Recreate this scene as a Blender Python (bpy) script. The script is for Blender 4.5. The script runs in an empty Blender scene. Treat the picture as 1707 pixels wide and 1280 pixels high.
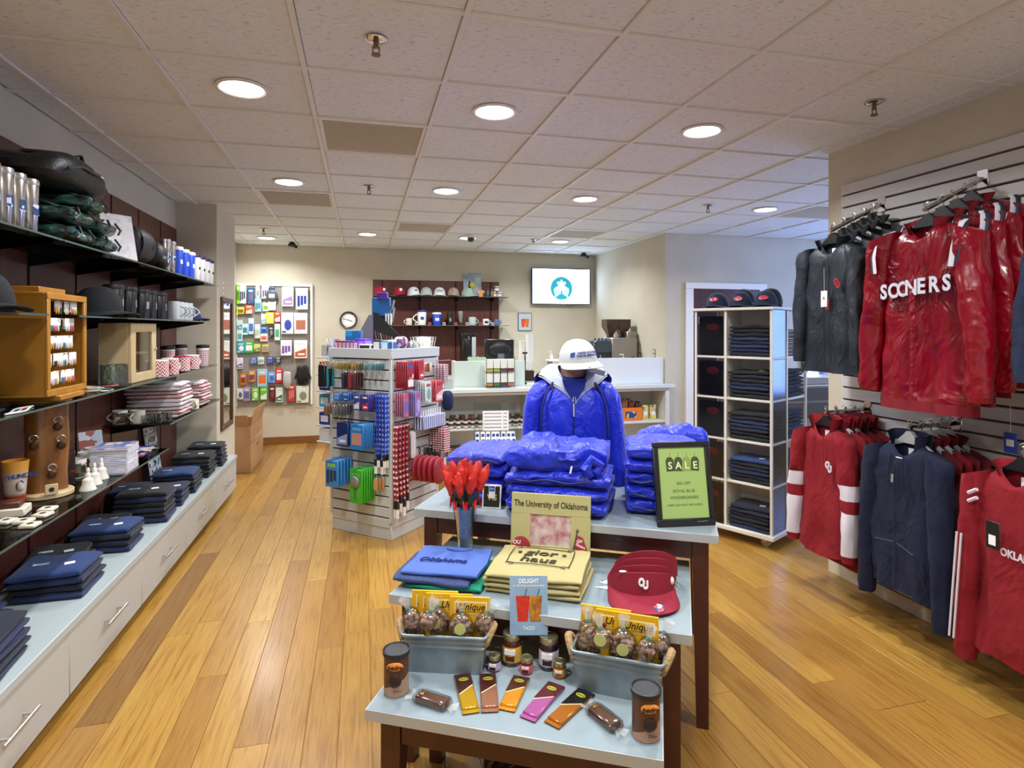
import bpy, bmesh, math, random
from mathutils import Vector, Matrix, noise
PI = math.pi
SC = bpy.context.scene
COL = SC.collection
R = math.radians

# ---------------------------------------------------------------- camera, world, light, exposure
YAW, FPX, HORIZON, EYE = 0.2491, 981.2, 547.5, 1.58
cam_data = bpy.data.cameras.new('camera')
cam_data.sensor_width = 36.0
cam_data.lens = FPX / 1707 * 36.0
cam_data.shift_y = -(640 - HORIZON) / 1707
cam_data.clip_start = 0.05
camera = bpy.data.objects.new('camera', cam_data)
camera.location = (0, 0, EYE)
camera.rotation_euler = (PI / 2, 0, -YAW)
COL.objects.link(camera)
SC.camera = camera

world = bpy.data.worlds.new('world')
SC.world = world
world.use_nodes = True
world.node_tree.nodes['Background'].inputs[0].default_value = (0.93, 0.96, 1.0, 1)
world.node_tree.nodes['Background'].inputs[1].default_value = 0.72

DOWNLIGHT_W = 19.0          # one ceiling downlight
SC.view_settings.view_transform = 'Standard'
SC.view_settings.look = 'None'
SC.view_settings.gamma = 1.0
SC.view_settings.exposure = 0.25
SC.view_settings.use_curve_mapping = False
SC.cycles.use_denoising = True
SC.cycles.max_bounces = 8
SC.cycles.diffuse_bounces = 5
SC.cycles.glossy_bounces = 3
SC.cycles.transparent_max_bounces = 40
SC.cycles.sample_clamp_indirect = 6.0
SC.cycles.caustics_reflective = False
SC.cycles.caustics_refractive = False

# ---------------------------------------------------------------- helpers: materials
def lin(h):
    h = h.lstrip('#')
    o = []
    for i in (0, 2, 4):
        c = int(h[i:i + 2], 16) / 255
        o.append(c / 12.92 if c <= 0.04045 else ((c + 0.055) / 1.055) ** 2.4)
    return (*o, 1.0)

MAT = {}
def newmat(name):
    m = bpy.data.materials.new(name)
    m.use_nodes = True
    nt = m.node_tree
    return m, nt, nt.nodes['Principled BSDF']
def nd(nt, t, **kw):
    n = nt.nodes.new(t)
    for k, v in kw.items():
        setattr(n, k, v)
    return n
def lk(nt, a, b):
    nt.links.new(a, b)
def coords(nt, scale=(1, 1, 1), kind='Object'):
    tc = nd(nt, 'ShaderNodeTexCoord')
    mp = nd(nt, 'ShaderNodeMapping')
    mp.inputs['Scale'].default_value = scale
    lk(nt, tc.outputs[kind], mp.inputs['Vector'])
    return mp.outputs['Vector']
def ramp(nt, fac, stops, interp='LINEAR'):
    r = nd(nt, 'ShaderNodeValToRGB')
    cr = r.color_ramp
    cr.interpolation = interp
    while len(cr.elements) < len(stops):
        cr.elements.new(0.5)
    for e, (p, c) in zip(cr.elements, stops):
        e.position = p
        e.color = lin(c) if isinstance(c, str) else c
    lk(nt, fac, r.inputs['Fac'])
    return r.outputs['Color']
def P(name, col, rough=0.5, metal=0.0, bump=0.0, bscale=80.0, var=0.0, col2=None, nscale=6.0, nstretch=(1, 1, 1), coat=0.0, emit=0.0, spec=0.5, sheen=0.0, alpha=1.0):
    """one procedural material: base colour, optional second colour by noise, per-object variation and fine bump"""
    if name in MAT:
        return MAT[name]
    m, nt, b = newmat(name)
    b.inputs['Roughness'].default_value = rough
    b.inputs['Metallic'].default_value = metal
    b.inputs['Specular IOR Level'].default_value = spec
    b.inputs['Coat Weight'].default_value = coat
    b.inputs['Sheen Weight'].default_value = sheen
    b.inputs['Alpha'].default_value = alpha
    b.inputs['Base Color'].default_value = lin(col)
    src = None
    if col2:
        n = nd(nt, 'ShaderNodeTexNoise')
        n.inputs['Scale'].default_value = nscale
        n.inputs['Detail'].default_value = 4
        lk(nt, coords(nt, nstretch), n.inputs['Vector'])
        src = ramp(nt, n.outputs['Fac'], [(0.35, col), (0.65, col2)])
    if var:
        oi = nd(nt, 'ShaderNodeObjectInfo')
        hs = nd(nt, 'ShaderNodeHueSaturation')
        mr = nd(nt, 'ShaderNodeMapRange')
        mr.inputs['To Min'].default_value = 1 - var
        mr.inputs['To Max'].default_value = 1 + var
        lk(nt, oi.outputs['Random'], mr.inputs['Value'])
        lk(nt, mr.outputs['Result'], hs.inputs['Value'])
        if src:
            lk(nt, src, hs.inputs['Color'])
        else:
            hs.inputs['Color'].default_value = lin(col)
        src = hs.outputs['Color']
    if src:
        lk(nt, src, b.inputs['Base Color'])
    if emit:
        b.inputs['Emission Color'].default_value = lin(col)
        b.inputs['Emission Strength'].default_value = emit
    if bump:
        n = nd(nt, 'ShaderNodeTexNoise')
        n.inputs['Scale'].default_value = bscale
        n.inputs['Detail'].default_value = 3
        lk(nt, coords(nt), n.inputs['Vector'])
        bp = nd(nt, 'ShaderNodeBump')
        bp.inputs['Strength'].default_value = bump
        bp.inputs['Distance'].default_value = 0.01
        lk(nt, n.outputs['Fac'], bp.inputs['Height'])
        lk(nt, bp.outputs['Normal'], b.inputs['Normal'])
    MAT[name] = m
    return m
def cloth(name, col, rough=0.8, scale=9.0, strength=0.6, dist=0.03, sheen=0.1, fine=0.08):
    """fabric with soft creases: distorted ridged noise as bump plus a fine weave"""
    if name in MAT:
        return MAT[name]
    m, nt, b = newmat(name)
    b.inputs['Base Color'].default_value = lin(col)
    b.inputs['Roughness'].default_value = rough
    b.inputs['Sheen Weight'].default_value = sheen
    n = nd(nt, 'ShaderNodeTexNoise')
    n.inputs['Scale'].default_value = scale
    n.inputs['Detail'].default_value = 3
    n.inputs['Distortion'].default_value = 1.2
    v = coords(nt, (1, 1, 0.7))
    lk(nt, v, n.inputs['Vector'])
    r = expr(nt, 'SUBTRACT', 1.0, expr(nt, 'MULTIPLY', expr(nt, 'ABSOLUTE', expr(nt, 'SUBTRACT', n.outputs['Fac'], 0.5)), 4.0))
    bp = nd(nt, 'ShaderNodeBump')
    bp.inputs['Strength'].default_value = strength
    bp.inputs['Distance'].default_value = dist
    lk(nt, r, bp.inputs['Height'])
    n2 = nd(nt, 'ShaderNodeTexNoise')
    n2.inputs['Scale'].default_value = 420
    lk(nt, v, n2.inputs['Vector'])
    b2 = nd(nt, 'ShaderNodeBump')
    b2.inputs['Strength'].default_value = fine
    b2.inputs['Distance'].default_value = 0.005
    lk(nt, n2.outputs['Fac'], b2.inputs['Height'])
    lk(nt, bp.outputs['Normal'], b2.inputs['Normal'])
    lk(nt, b2.outputs['Normal'], b.inputs['Normal'])
    MAT[name] = m
    return m
def glass(name, tint='#ffffff', refl=0.08, rough=0.03, edge=0.5):
    """clear sheet: transparent with a fresnel gloss"""
    if name in MAT:
        return MAT[name]
    m, nt, b = newmat(name)
    nt.nodes.remove(b)
    out = nt.nodes['Material Output']
    t = nd(nt, 'ShaderNodeBsdfTransparent')
    t.inputs['Color'].default_value = lin(tint)
    g = nd(nt, 'ShaderNodeBsdfGlossy')
    g.inputs['Roughness'].default_value = rough
    lw = nd(nt, 'ShaderNodeLayerWeight')
    lw.inputs['Blend'].default_value = 0.25
    ad = nd(nt, 'ShaderNodeMath', operation='MULTIPLY_ADD')
    ad.inputs[1].default_value = edge
    ad.inputs[2].default_value = refl
    ad.use_clamp = True
    lk(nt, lw.outputs['Fresnel'], ad.inputs[0])
    mx = nd(nt, 'ShaderNodeMixShader')
    lk(nt, ad.outputs[0], mx.inputs[0])
    lk(nt, t.outputs[0], mx.inputs[1])
    lk(nt, g.outputs[0], mx.inputs[2])
    lk(nt, mx.outputs[0], out.inputs['Surface'])
    MAT[name] = m
    return m
def prints(name, cols, scale=14.0, rough=0.5, stretch=(1, 1, 1)):
    """flat print: blocks of a few colours, as on packaging and cards"""
    if name in MAT:
        return MAT[name]
    m, nt, b = newmat(name)
    v = nd(nt, 'ShaderNodeTexVoronoi', distance='CHEBYCHEV')
    v.inputs['Scale'].default_value = scale
    oi = nd(nt, 'ShaderNodeObjectInfo')
    ad = nd(nt, 'ShaderNodeVectorMath', operation='ADD')
    cx = nd(nt, 'ShaderNodeCombineXYZ')
    ml = nd(nt, 'ShaderNodeMath', operation='MULTIPLY')
    ml.inputs[1].default_value = 20
    lk(nt, oi.outputs['Random'], ml.inputs[0])
    for i in range(3):
        lk(nt, ml.outputs[0], cx.inputs[i])
    lk(nt, coords(nt, stretch), ad.inputs[0])
    lk(nt, cx.outputs[0], ad.inputs[1])
    lk(nt, ad.outputs[0], v.inputs['Vector'])
    sp = nd(nt, 'ShaderNodeSeparateColor')
    lk(nt, v.outputs['Color'], sp.inputs[0])
    k = len(cols)
    c = ramp(nt, sp.outputs[0], [(i / k, x) for i, x in enumerate(cols)], 'CONSTANT')
    lk(nt, c, b.inputs['Base Color'])
    b.inputs['Roughness'].default_value = rough
    MAT[name] = m
    return m
def expr(nt, op, a, b=None, clamp=False):
    n = nd(nt, 'ShaderNodeMath', operation=op)
    n.use_clamp = clamp
    for i, x in enumerate((a, b)):
        if x is None:
            continue
        if isinstance(x, (int, float)):
            n.inputs[i].default_value = x
        else:
            lk(nt, x, n.inputs[i])
    return n.outputs[0]
def pattern(name, kind, c1, c2, sx=60.0, sz=60.0, rough=0.5, cyl=False):
    """stripe / chevron / gingham / dot print; horizontal axis is x+y (or the angle round a mug), vertical z"""
    if name in MAT:
        return MAT[name]
    m, nt, b = newmat(name)
    tc = nd(nt, 'ShaderNodeTexCoord')
    s = nd(nt, 'ShaderNodeSeparateXYZ')
    lk(nt, tc.outputs['Object'], s.inputs[0])
    if cyl:
        h = expr(nt, 'MULTIPLY', expr(nt, 'ARCTAN2', s.outputs[1], s.outputs[0]), sx)
    else:
        h = expr(nt, 'MULTIPLY', expr(nt, 'ADD', s.outputs[0], s.outputs[1]), sx)
    z = expr(nt, 'MULTIPLY', s.outputs[2], sz)
    if kind == 'chevron':
        t = expr(nt, 'PINGPONG', h, 1.0)
        f = expr(nt, 'GREATER_THAN', expr(nt, 'FRACT', expr(nt, 'ADD', z, t)), 0.5)
    elif kind == 'gingham':
        a_ = expr(nt, 'GREATER_THAN', expr(nt, 'FRACT', h), 0.5)
        b_ = expr(nt, 'GREATER_THAN', expr(nt, 'FRACT', z), 0.5)
        f = expr(nt, 'MULTIPLY', expr(nt, 'ADD', a_, b_), 0.5)
    elif kind == 'dots':
        a_ = expr(nt, 'ABSOLUTE', expr(nt, 'SUBTRACT', expr(nt, 'FRACT', h), 0.5))
        b_ = expr(nt, 'ABSOLUTE', expr(nt, 'SUBTRACT', expr(nt, 'FRACT', z), 0.5))
        f = expr(nt, 'LESS_THAN', expr(nt, 'ADD', expr(nt, 'MULTIPLY', a_, a_), expr(nt, 'MULTIPLY', b_, b_)), 0.05)
    elif kind == 'hstripe':
        f = expr(nt, 'GREATER_THAN', expr(nt, 'FRACT', z), 0.5)
    else:
        f = expr(nt, 'GREATER_THAN', expr(nt, 'FRACT', h), 0.5)
    lk(nt, ramp(nt, f, [(0.0, c1), (1.0, c2)]), b.inputs['Base Color'])
    b.inputs['Roughness'].default_value = rough
    MAT[name] = m
    return m

# ---------------------------------------------------------------- helpers: geometry
class G:
    """collects shapes; put() links them as ONE mesh object"""
    def __init__(s, T=None):
        s.v, s.f, s.T = [], [], T
    def add(s, vs, fs):
        o = len(s.v)
        if s.T is not None:
            vs = [tuple(s.T @ Vector(p)) for p in vs]
        s.v.extend(vs)
        s.f.extend([tuple(i + o for i in f) for f in fs])
        return s
    def box(s, x0, x1, y0, y1, z0, z1):
        return s.add([(x0, y0, z0), (x1, y0, z0), (x1, y1, z0), (x0, y1, z0), (x0, y0, z1), (x1, y0, z1), (x1, y1, z1), (x0, y1, z1)],
                     [(3, 2, 1, 0), (4, 5, 6, 7), (0, 1, 5, 4), (1, 2, 6, 5), (2, 3, 7, 6), (3, 0, 4, 7)])
    def rb(s, x0, x1, y0, y1, z0, z1, r=0.004):
        r = min(r, (x1 - x0) / 2.01, (y1 - y0) / 2.01, (z1 - z0) / 2.01)
        vs, ix = [], {}
        for i, (X, dx) in enumerate(((x0, r), (x1, -r))):
            for j, (Y, dy) in enumerate(((y0, r), (y1, -r))):
                for k, (Z, dz) in enumerate(((z0, r), (z1, -r))):
                    for a in range(3):
                        ix[i, j, k, a] = len(vs)
                        vs.append((X + (dx if a != 0 else 0), Y + (dy if a != 1 else 0), Z + (dz if a != 2 else 0)))
        q = ix
        fs = [(q[0, 0, 0, 0], q[0, 0, 1, 0], q[0, 1, 1, 0], q[0, 1, 0, 0]), (q[1, 0, 0, 0], q[1, 1, 0, 0], q[1, 1, 1, 0], q[1, 0, 1, 0]),
              (q[0, 0, 0, 1], q[1, 0, 0, 1], q[1, 0, 1, 1], q[0, 0, 1, 1]), (q[0, 1, 0, 1], q[0, 1, 1, 1], q[1, 1, 1, 1], q[1, 1, 0, 1]),
              (q[0, 0, 0, 2], q[0, 1, 0, 2], q[1, 1, 0, 2], q[1, 0, 0, 2]), (q[0, 0, 1, 2], q[1, 0, 1, 2], q[1, 1, 1, 2], q[0, 1, 1, 2])]
        for i in (0, 1):
            for j in (0, 1):
                for k in (0, 1):
                    t = (q[i, j, k, 0], q[i, j, k, 1], q[i, j, k, 2])
                    fs.append(t if (i + j + k) % 2 == 0 else t[::-1])
        for a in (0, 1):
            for b in (0, 1):
                e = (q[a, b, 0, 0], q[a, b, 0, 1], q[a, b, 1, 1], q[a, b, 1, 0]); fs.append(e if (a + b) % 2 else e[::-1])
                e = (q[a, 0, b, 0], q[a, 0, b, 2], q[a, 1, b, 2], q[a, 1, b, 0]); fs.append(e if (a + b) % 2 == 0 else e[::-1])
                e = (q[0, a, b, 1], q[0, a, b, 2], q[1, a, b, 2], q[1, a, b, 1]); fs.append(e if (a + b) % 2 else e[::-1])
        return s.add(vs, fs)
    def lathe(s, prof, n=20, c=(0, 0, 0), sx=1.0, sy=1.0, cap=True):
        vs, fs = [], []
        for r, z in prof:
            for k in range(n):
                a = 2 * PI * k / n
                vs.append((c[0] + r * math.cos(a) * sx, c[1] + r * math.sin(a) * sy, c[2] + z))
        for i in range(len(prof) - 1):
            for k in range(n):
                k2 = (k + 1) % n
                fs.append((i * n + k, i * n + k2, (i + 1) * n + k2, (i + 1) * n + k))
        if cap:
            fs.append(tuple(range(n - 1, -1, -1)))
            m = (len(prof) - 1) * n
            fs.append(tuple(m + k for k in range(n)))
        return s.add(vs, fs)
    def cyl(s, c, r, h, n=16, r2=None):
        return s.lathe([(r, 0), (r if r2 is None else r2, h)], n, c)
    def rod(s, a, b, r, n=8, r2=None):
        return s.tube([a, b], [r, r if r2 is None else r2], n)
    def tube(s, pts, r, n=8, closed=False, flat=1.0, cap=True):
        pts = [Vector(p) for p in pts]
        m = len(pts)
        rr = r if isinstance(r, (list, tuple)) else [r] * m
        rings, prev = [], None
        for i, p in enumerate(pts):
            if closed:
                t = pts[(i + 1) % m] - pts[i - 1]
            else:
                t = pts[min(i + 1, m - 1)] - pts[max(i - 1, 0)]
            t = t.normalized() if t.length > 1e-9 else Vector((0, 0, 1))
            if prev is None:
                u = t.cross(Vector((0, 0, 1)))
                if u.length < 0.05:
                    u = t.cross(Vector((0, 1, 0)))
            else:
                u = prev - t * prev.dot(t)
            u.normalize(); prev = u
            w = t.cross(u)
            rings.append([tuple(p + (u * math.cos(2 * PI * k / n) + w * flat * math.sin(2 * PI * k / n)) * rr[i]) for k in range(n)])
        if closed:
            rings.append(rings[0])
        return s.loft(rings, cap=cap and not closed)
    def loft(s, rings, cap=True, close=True):
        n = len(rings[0])
        vs = [p for r in rings for p in r]
        fs = []
        for i in range(len(rings) - 1):
            for k in range(n if close else n - 1):
                k2 = (k + 1) % n
                fs.append((i * n + k, (i + 1) * n + k, (i + 1) * n + k2, i * n + k2)[::-1])
        if cap:
            fs.append(tuple(range(n - 1, -1, -1)))
            m = (len(rings) - 1) * n
            fs.append(tuple(m + k for k in range(n)))
        return s.add(vs, fs)
    def prism(s, poly, y0, y1):
        """polygon in x,z extruded from y0 to y1"""
        n = len(poly)
        ar = sum(poly[i][0] * poly[(i + 1) % n][1] - poly[(i + 1) % n][0] * poly[i][1] for i in range(n))
        if ar < 0:
            poly = poly[::-1]
        vs = [(x, y0, z) for x, z in poly] + [(x, y1, z) for x, z in poly]
        fs = [tuple(range(n)), tuple(range(2 * n - 1, n - 1, -1))]
        for i in range(n):
            j = (i + 1) % n
            fs.append((i, i + n, j + n, j))
        return s.add(vs, fs)
    def grid(s, fn, nu, nv, cu=False):
        vs = [fn(i / (nu if cu else nu - 1), j / (nv - 1)) for j in range(nv) for i in range(nu)]
        fs = []
        for j in range(nv - 1):
            for i in range(nu if cu else nu - 1):
                i2 = (i + 1) % nu
                fs.append((j * nu + i, j * nu + i2, (j + 1) * nu + i2, (j + 1) * nu + i))
        return s.add(vs, fs)
    def ell(s, c, rx, ry, rz, nu=16, nv=10, e=1.0, ez=1.0, wob=0.0, ws=8.0, seed=0.0, zmin=-1.0):
        def sp(x, p):
            return math.copysign(abs(x) ** p, x)
        vs, fs = [], []
        for j in range(nv + 1):
            ph = -PI / 2 + PI * j / nv
            for i in range(nu):
                th = 2 * PI * i / nu
                d = Vector((sp(math.cos(ph), ez) * sp(math.cos(th), e), sp(math.cos(ph), ez) * sp(math.sin(th), e), max(zmin, sp(math.sin(ph), ez))))
                k = 1.0
                if wob:
                    k += wob * noise.noise(Vector((d.x * rx, d.y * ry, d.z * rz)) * ws + Vector((seed, seed * 1.7, 3)))
                vs.append((c[0] + d.x * rx * k, c[1] + d.y * ry * k, c[2] + d.z * rz * k))
        for j in range(nv):
            for i in range(nu):
                i2 = (i + 1) % nu
                fs.append((j * nu + i, j * nu + i2, (j + 1) * nu + i2, (j + 1) * nu + i))
        return s.add(vs, fs)
    def mesh(s, name, mat, ang=38):
        me = bpy.data.meshes.new(name)
        me.from_pydata([tuple(p) for p in s.v], [], s.f)
        bm = bmesh.new()
        bm.from_mesh(me)
        bmesh.ops.recalc_face_normals(bm, faces=bm.faces)
        bm.to_mesh(me)
        bm.free()
        if mat:
            me.materials.append(mat)
        if ang:
            me.polygons.foreach_set('use_smooth', [True] * len(me.polygons))
            me.set_sharp_from_angle(angle=R(ang))
        me.update()
        return me
    def put(s, name, mat, parent=None, loc=(0, 0, 0), rot=(0, 0, 0), ang=38):
        return link(name, s.mesh(name, mat, ang), parent, loc, rot)

def link(name, me, parent=None, loc=(0, 0, 0), rot=(0, 0, 0), scale=(1, 1, 1)):
    o = bpy.data.objects.new(name, me)
    COL.objects.link(o)
    o.location, o.rotation_euler, o.scale = loc, rot, scale
    if parent is not None:
        o.parent = parent
    return o
def tag(o, label, cat, group=None, kind=None):
    o['label'], o['category'] = label, cat
    if group:
        o['group'] = group
    if kind:
        o['kind'] = kind
    return o
def thing(name, label, cat, loc=(0, 0, 0), rz=0.0, group=None, rot=None):
    o = bpy.data.objects.new(name, None)
    o.empty_display_size = 0.05
    COL.objects.link(o)
    o.location = loc
    o.rotation_euler = rot if rot else (0, 0, rz)
    return tag(o, label, cat, group)
def struct(o, label=None):
    o['kind'] = 'structure'
    if label:
        o['label'] = label
    return o
def group_root(name, loc=(0, 0, 0), rz=0.0, label=None):
    o = bpy.data.objects.new(name, None)
    COL.objects.link(o)
    o.location, o.rotation_euler = loc, (0, 0, rz)
    return struct(o, label)
KIDS = {}
def copy_thing(src, loc, rz=None, label=None, group=None, rot=None, scale=None):
    """a copy of a thing with copies of its parts and sub-parts (mesh data shared)"""
    if src.name not in KIDS:
        KIDS[src.name] = [(c, list(c.children)) for c in src.children]
    r = src.copy()
    COL.objects.link(r)
    r.location = loc
    if rot:
        r.rotation_euler = rot
    elif rz is not None:
        r.rotation_euler = (0, 0, rz)
    if scale:
        r.scale = scale
    if label:
        r['label'] = label
    if group:
        r['group'] = group
    for c, gs in KIDS[src.name]:
        k = c.copy(); COL.objects.link(k); k.parent = r
        for g in gs:
            q = g.copy(); COL.objects.link(q); q.parent = k
    return r
TEXTS = {}
def text(s, size, mat, parent, loc, rot=(PI / 2, 0, 0), name='lettering', ext=0.0006, sx=1.0, shear=0.0, align='CENTER', bold=0.0, space=1.0):
    key = (s, size, mat.name, ext, shear, align, bold, space)
    me = TEXTS.get(key)
    if me is None:
        cu = bpy.data.curves.new(name, 'FONT')
        cu.body = s
        cu.size = size
        cu.align_x = align
        cu.align_y = 'CENTER'
        cu.extrude = ext
        cu.shear = shear
        cu.offset = bold
        cu.space_character = space
        cu.resolution_u = 3
        t = bpy.data.objects.new('tmp_text', cu)
        me = bpy.data.meshes.new_from_object(t)
        bpy.data.objects.remove(t)
        bpy.data.curves.remove(cu)
        me.materials.clear()
        me.materials.append(mat)
        TEXTS[key] = me
    return link(name, me, parent, loc, rot, (sx, 1, 1))
def nz(x, y, z, s=0.0):
    return noise.noise(Vector((x + s, y + s * 0.7, z - s)))
FACE_PX = (PI / 2, 0, PI / 2)      # a flat mark facing +x
FACE_MX = (PI / 2, 0, -PI / 2)     # facing -x
FACE_MY = (PI / 2, 0, 0)           # facing -y
rnd = random.Random(11)
WHITE = P('white_paint', '#eceae4', 0.45)
BLACK = P('black_plastic', '#121214', 0.45)
STEEL = P('brushed_steel', '#c9c9c7', 0.28, 1.0)
CHROME = P('chrome', '#dddddd', 0.12, 1.0)
INK = P('black_ink', '#1b1a1a', 0.6)
WINK = P('white_ink', '#f4f4f2', 0.6)
RINK = P('crimson_ink', '#a3142b', 0.6)
BINK = P('blue_ink', '#1c3f93', 0.6)
PAPER = P('white_card', '#f1f0ec', 0.6)
CLEAR = glass('clear_acrylic', '#f4f8f8', 0.05)

# ================================================================ the room
HC = 2.713                                   # ceiling height
GX, GY, GS = -0.244, 2.699, 0.6094           # ceiling grid
def wood_floor():
    m, nt, b = newmat('bamboo_plank')
    oi = nd(nt, 'ShaderNodeObjectInfo')
    base = ramp(nt, oi.outputs['Random'], [(0.0, '#84602c'), (0.1, '#a07838'), (0.5, '#ae8840'), (0.85, '#b69146'), (1.0, '#a98446')])
    n = nd(nt, 'ShaderNodeTexNoise')
    n.inputs['Scale'].default_value = 3.0
    n.inputs['Detail'].default_value = 6
    n.inputs['Roughness'].default_value = 0.65
    v = coords(nt, (26, 1.1, 1))
    ad = nd(nt, 'ShaderNodeVectorMath', operation='ADD')
    cb = nd(nt, 'ShaderNodeCombineXYZ')
    lk(nt, expr(nt, 'MULTIPLY', oi.outputs['Random'], 40.0), cb.inputs[1])
    lk(nt, v, ad.inputs[0]); lk(nt, cb.outputs[0], ad.inputs[1])
    lk(nt, ad.outputs[0], n.inputs['Vector'])
    g = ramp(nt, n.outputs['Fac'], [(0.28, '#b98a55'), (0.5, '#f2e6d2'), (0.72, '#ffffff')])
    mx = nd(nt, 'ShaderNodeMix', data_type='RGBA', blend_type='MULTIPLY')
    mx.inputs[0].default_value = 0.85
    lk(nt, base, mx.inputs[6]); lk(nt, g, mx.inputs[7])
    lk(nt, mx.outputs[2], b.inputs['Base Color'])
    b.inputs['Roughness'].default_value = 0.33
    b.inputs['Coat Weight'].default_value = 0.25
    b.inputs['Coat Roughness'].default_value = 0.2
    return m
FLOOR = wood_floor()
WALL = P('beige_wall', '#cdc6b2', 0.85, bump=0.08, bscale=180, col2='#c7bfaa', nscale=3)
CEILT, nt, b = newmat('acoustic_tile')
n = nd(nt, 'ShaderNodeTexNoise'); n.inputs['Scale'].default_value = 1.0; n.inputs['Detail'].default_value = 4
lk(nt, coords(nt, (38, 120, 1)), n.inputs['Vector'])
lk(nt, ramp(nt, n.outputs['Fac'], [(0.27, '#adb0b2'), (0.40, '#dde4e8'), (0.7, '#e5ecf0')]), b.inputs['Base Color'])
b.inputs['Roughness'].default_value = 0.9
bp = nd(nt, 'ShaderNodeBump'); bp.inputs['Strength'].default_value = 0.35; bp.inputs['Distance'].default_value = 0.004
lk(nt, n.outputs['Fac'], bp.inputs['Height']); lk(nt, bp.outputs['Normal'], b.inputs['Normal'])
TBAR = P('white_ceiling_bar', '#e2e2de', 0.45)
MAHOG = P('mahogany_laminate', '#552e28', 0.38, col2='#6a3c32', nscale=2.2, nstretch=(40, 40, 1.2), spec=0.4)
DARKGROOVE = P('dark_standard', '#1a0f0d', 0.5, 0.3)
BASEB = P('wood_baseboard', '#8a5a30', 0.45, col2='#7a4c26', nscale=3, nstretch=(2, 2, 30))
SLATW = P('white_melamine', '#cccbca', 0.35)

# floor: planks in reach of the camera are single boards, the rest is the slab below them
fl = G().box(-2.2, 7.0, -2.5, 9.2, -0.06, -0.005).put('floor', FLOOR)
struct(fl, 'warm bamboo plank floor of the shop')
PW = 0.127
lens = (1.3, 1.55, 1.85)
pm = [G().rb(0.0008, PW - 0.0008, 0.001, L - 0.001, -0.012, 0.0, 0.0012).mesh('plank', FLOOR, 0) for L in lens]
count = 0
for i in range(41):
    x = -1.36 + i * PW
    y = 0.75 + rnd.random() * 1.2 - 1.2
    ymax = 8.58 if x < 0.75 else 6.25
    while y < ymax:
        k = rnd.randrange(3)
        L = lens[k]
        if y + L > ymax:
            L2 = ymax - y
        else:
            L2 = L
        vis = y + L > 1.55 and not (x > 3.0 and y + L < 2.9)
        if vis and L2 > 0.08 and count < 300:
            link('plank', pm[k], fl, (x, y, 0), scale=(1, L2 / L, 1))
            count += 1
        y += L

# ceiling: slab, lay-in tiles, runner bars
ce = struct(G().box(-2.2, 7.0, -2.5, 9.2, HC + 0.03, HC + 0.1).put('ceiling', P('ceiling_slab', '#d9d2c6', 0.9)), 'suspended ceiling of white acoustic tiles')
def tile_mesh(w, d):
    return G().rb(0.0122, w - 0.0122, 0.0122, d - 0.0122, HC + 0.004, HC + 0.018, 0.003).mesh('ceiling_tile', CEILT, 0)
full = tile_mesh(GS, GS)
VENTS = {(0, 1): 'beside the two near downlights', (-1, 4): 'above the left aisle', (1, 6): 'above the counter end', (4, 6): 'before the wall screen', (7, 3): 'past the white slat wall'}
XL, YB = -1.637, 8.58
for i in range(-3, 11):
    for j in range(-4, 10):
        x0, y0 = GX + GS * i, GY + GS * j
        x1, y1 = x0 + GS, y0 + GS
        if (i, j) in VENTS or (x0 > 2.95 and y1 < 3.1):
            continue
        cx0, cy1 = max(x0, XL), min(y1, 6.35 if x0 > 3.45 else YB)
        if cy1 - y0 < 0.06 or x1 - cx0 < 0.06:
            continue
        if cx0 == x0 and cy1 == y1:
            link('ceiling_tile', full, ce, (x0, y0, 0))
        else:
            link('ceiling_tile', tile_mesh(x1 - cx0, cy1 - y0), ce, (cx0, y0, 0))
bar_y = G().box(-0.0105, 0.0105, -2.2, YB, HC - 0.007, HC + 0.02).mesh('runner_bar', TBAR, 0)
for i in range(-2, 6):
    link('runner_bar', bar_y, ce, (GX + GS * i, 0, 0))
bar_y2 = G().box(-0.0105, 0.0105, 3.0, 6.34, HC - 0.007, HC + 0.02).mesh('runner_bar', TBAR, 0)
for i in range(6, 11):
    link('runner_bar', bar_y2, ce, (GX + GS * i, 0, 0))
bar_x = G().box(XL, 3.3, -0.0105, 0.0105, HC - 0.006, HC + 0.02).mesh('cross_bar', TBAR, 0)
bar_x2 = G().box(XL, 6.6, -0.0105, 0.0105, HC - 0.006, HC + 0.02).mesh('cross_bar', TBAR, 0)
for j in range(-4, 10):
    y = GY + GS * j
    link('cross_bar', bar_x2 if 3.25 < y < 6.3 else bar_x, ce, (0, y, 0))

def wall(name, x0, x1, y0, y1, z0=0, z1=HC + 0.02, mat=WALL, label=None):
    return struct(G().box(x0, x1, y0, y1, z0, z1).put(name, mat, ang=0), label)
wall('wall_left', -1.8, XL, -2.4, 8.8, label='beige side wall above the mahogany shelving')
wall('wall_pillar', XL, -1.294, 5.90, 6.69, label='beige wall pillar that carries the mirror')
wall('wall_back', -1.8, 3.8, YB, 8.75, label='pale beige back wall behind the coffee counter')
wall('wall_right', 3.5, 3.62, 6.47, YB, label='beige side wall beside the coffee machine')
wall('wall_side', 3.5, 6.8, 6.35, 6.47, label='pale wall with the dark door')
wall('wall_display', 2.95, 3.16, -2.4, 3.215, label='tan wall that carries the white slat panel')
wall('wall_far', 6.7, 6.85, 2.0, 6.5, label='end wall of the side room')
bbg = G().rb(-1.3, 0.9, YB - 0.018, YB, 0, 0.1, 0.004)
struct(bbg.put('baseboard_back', BASEB), 'brown wooden baseboard along the back wall')
struct(G().rb(-1.294, -1.279, 6.2, 6.69, 0, 0.1, 0.004).put('baseboard_pillar', BASEB), 'short brown baseboard at the mirror pillar')

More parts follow.
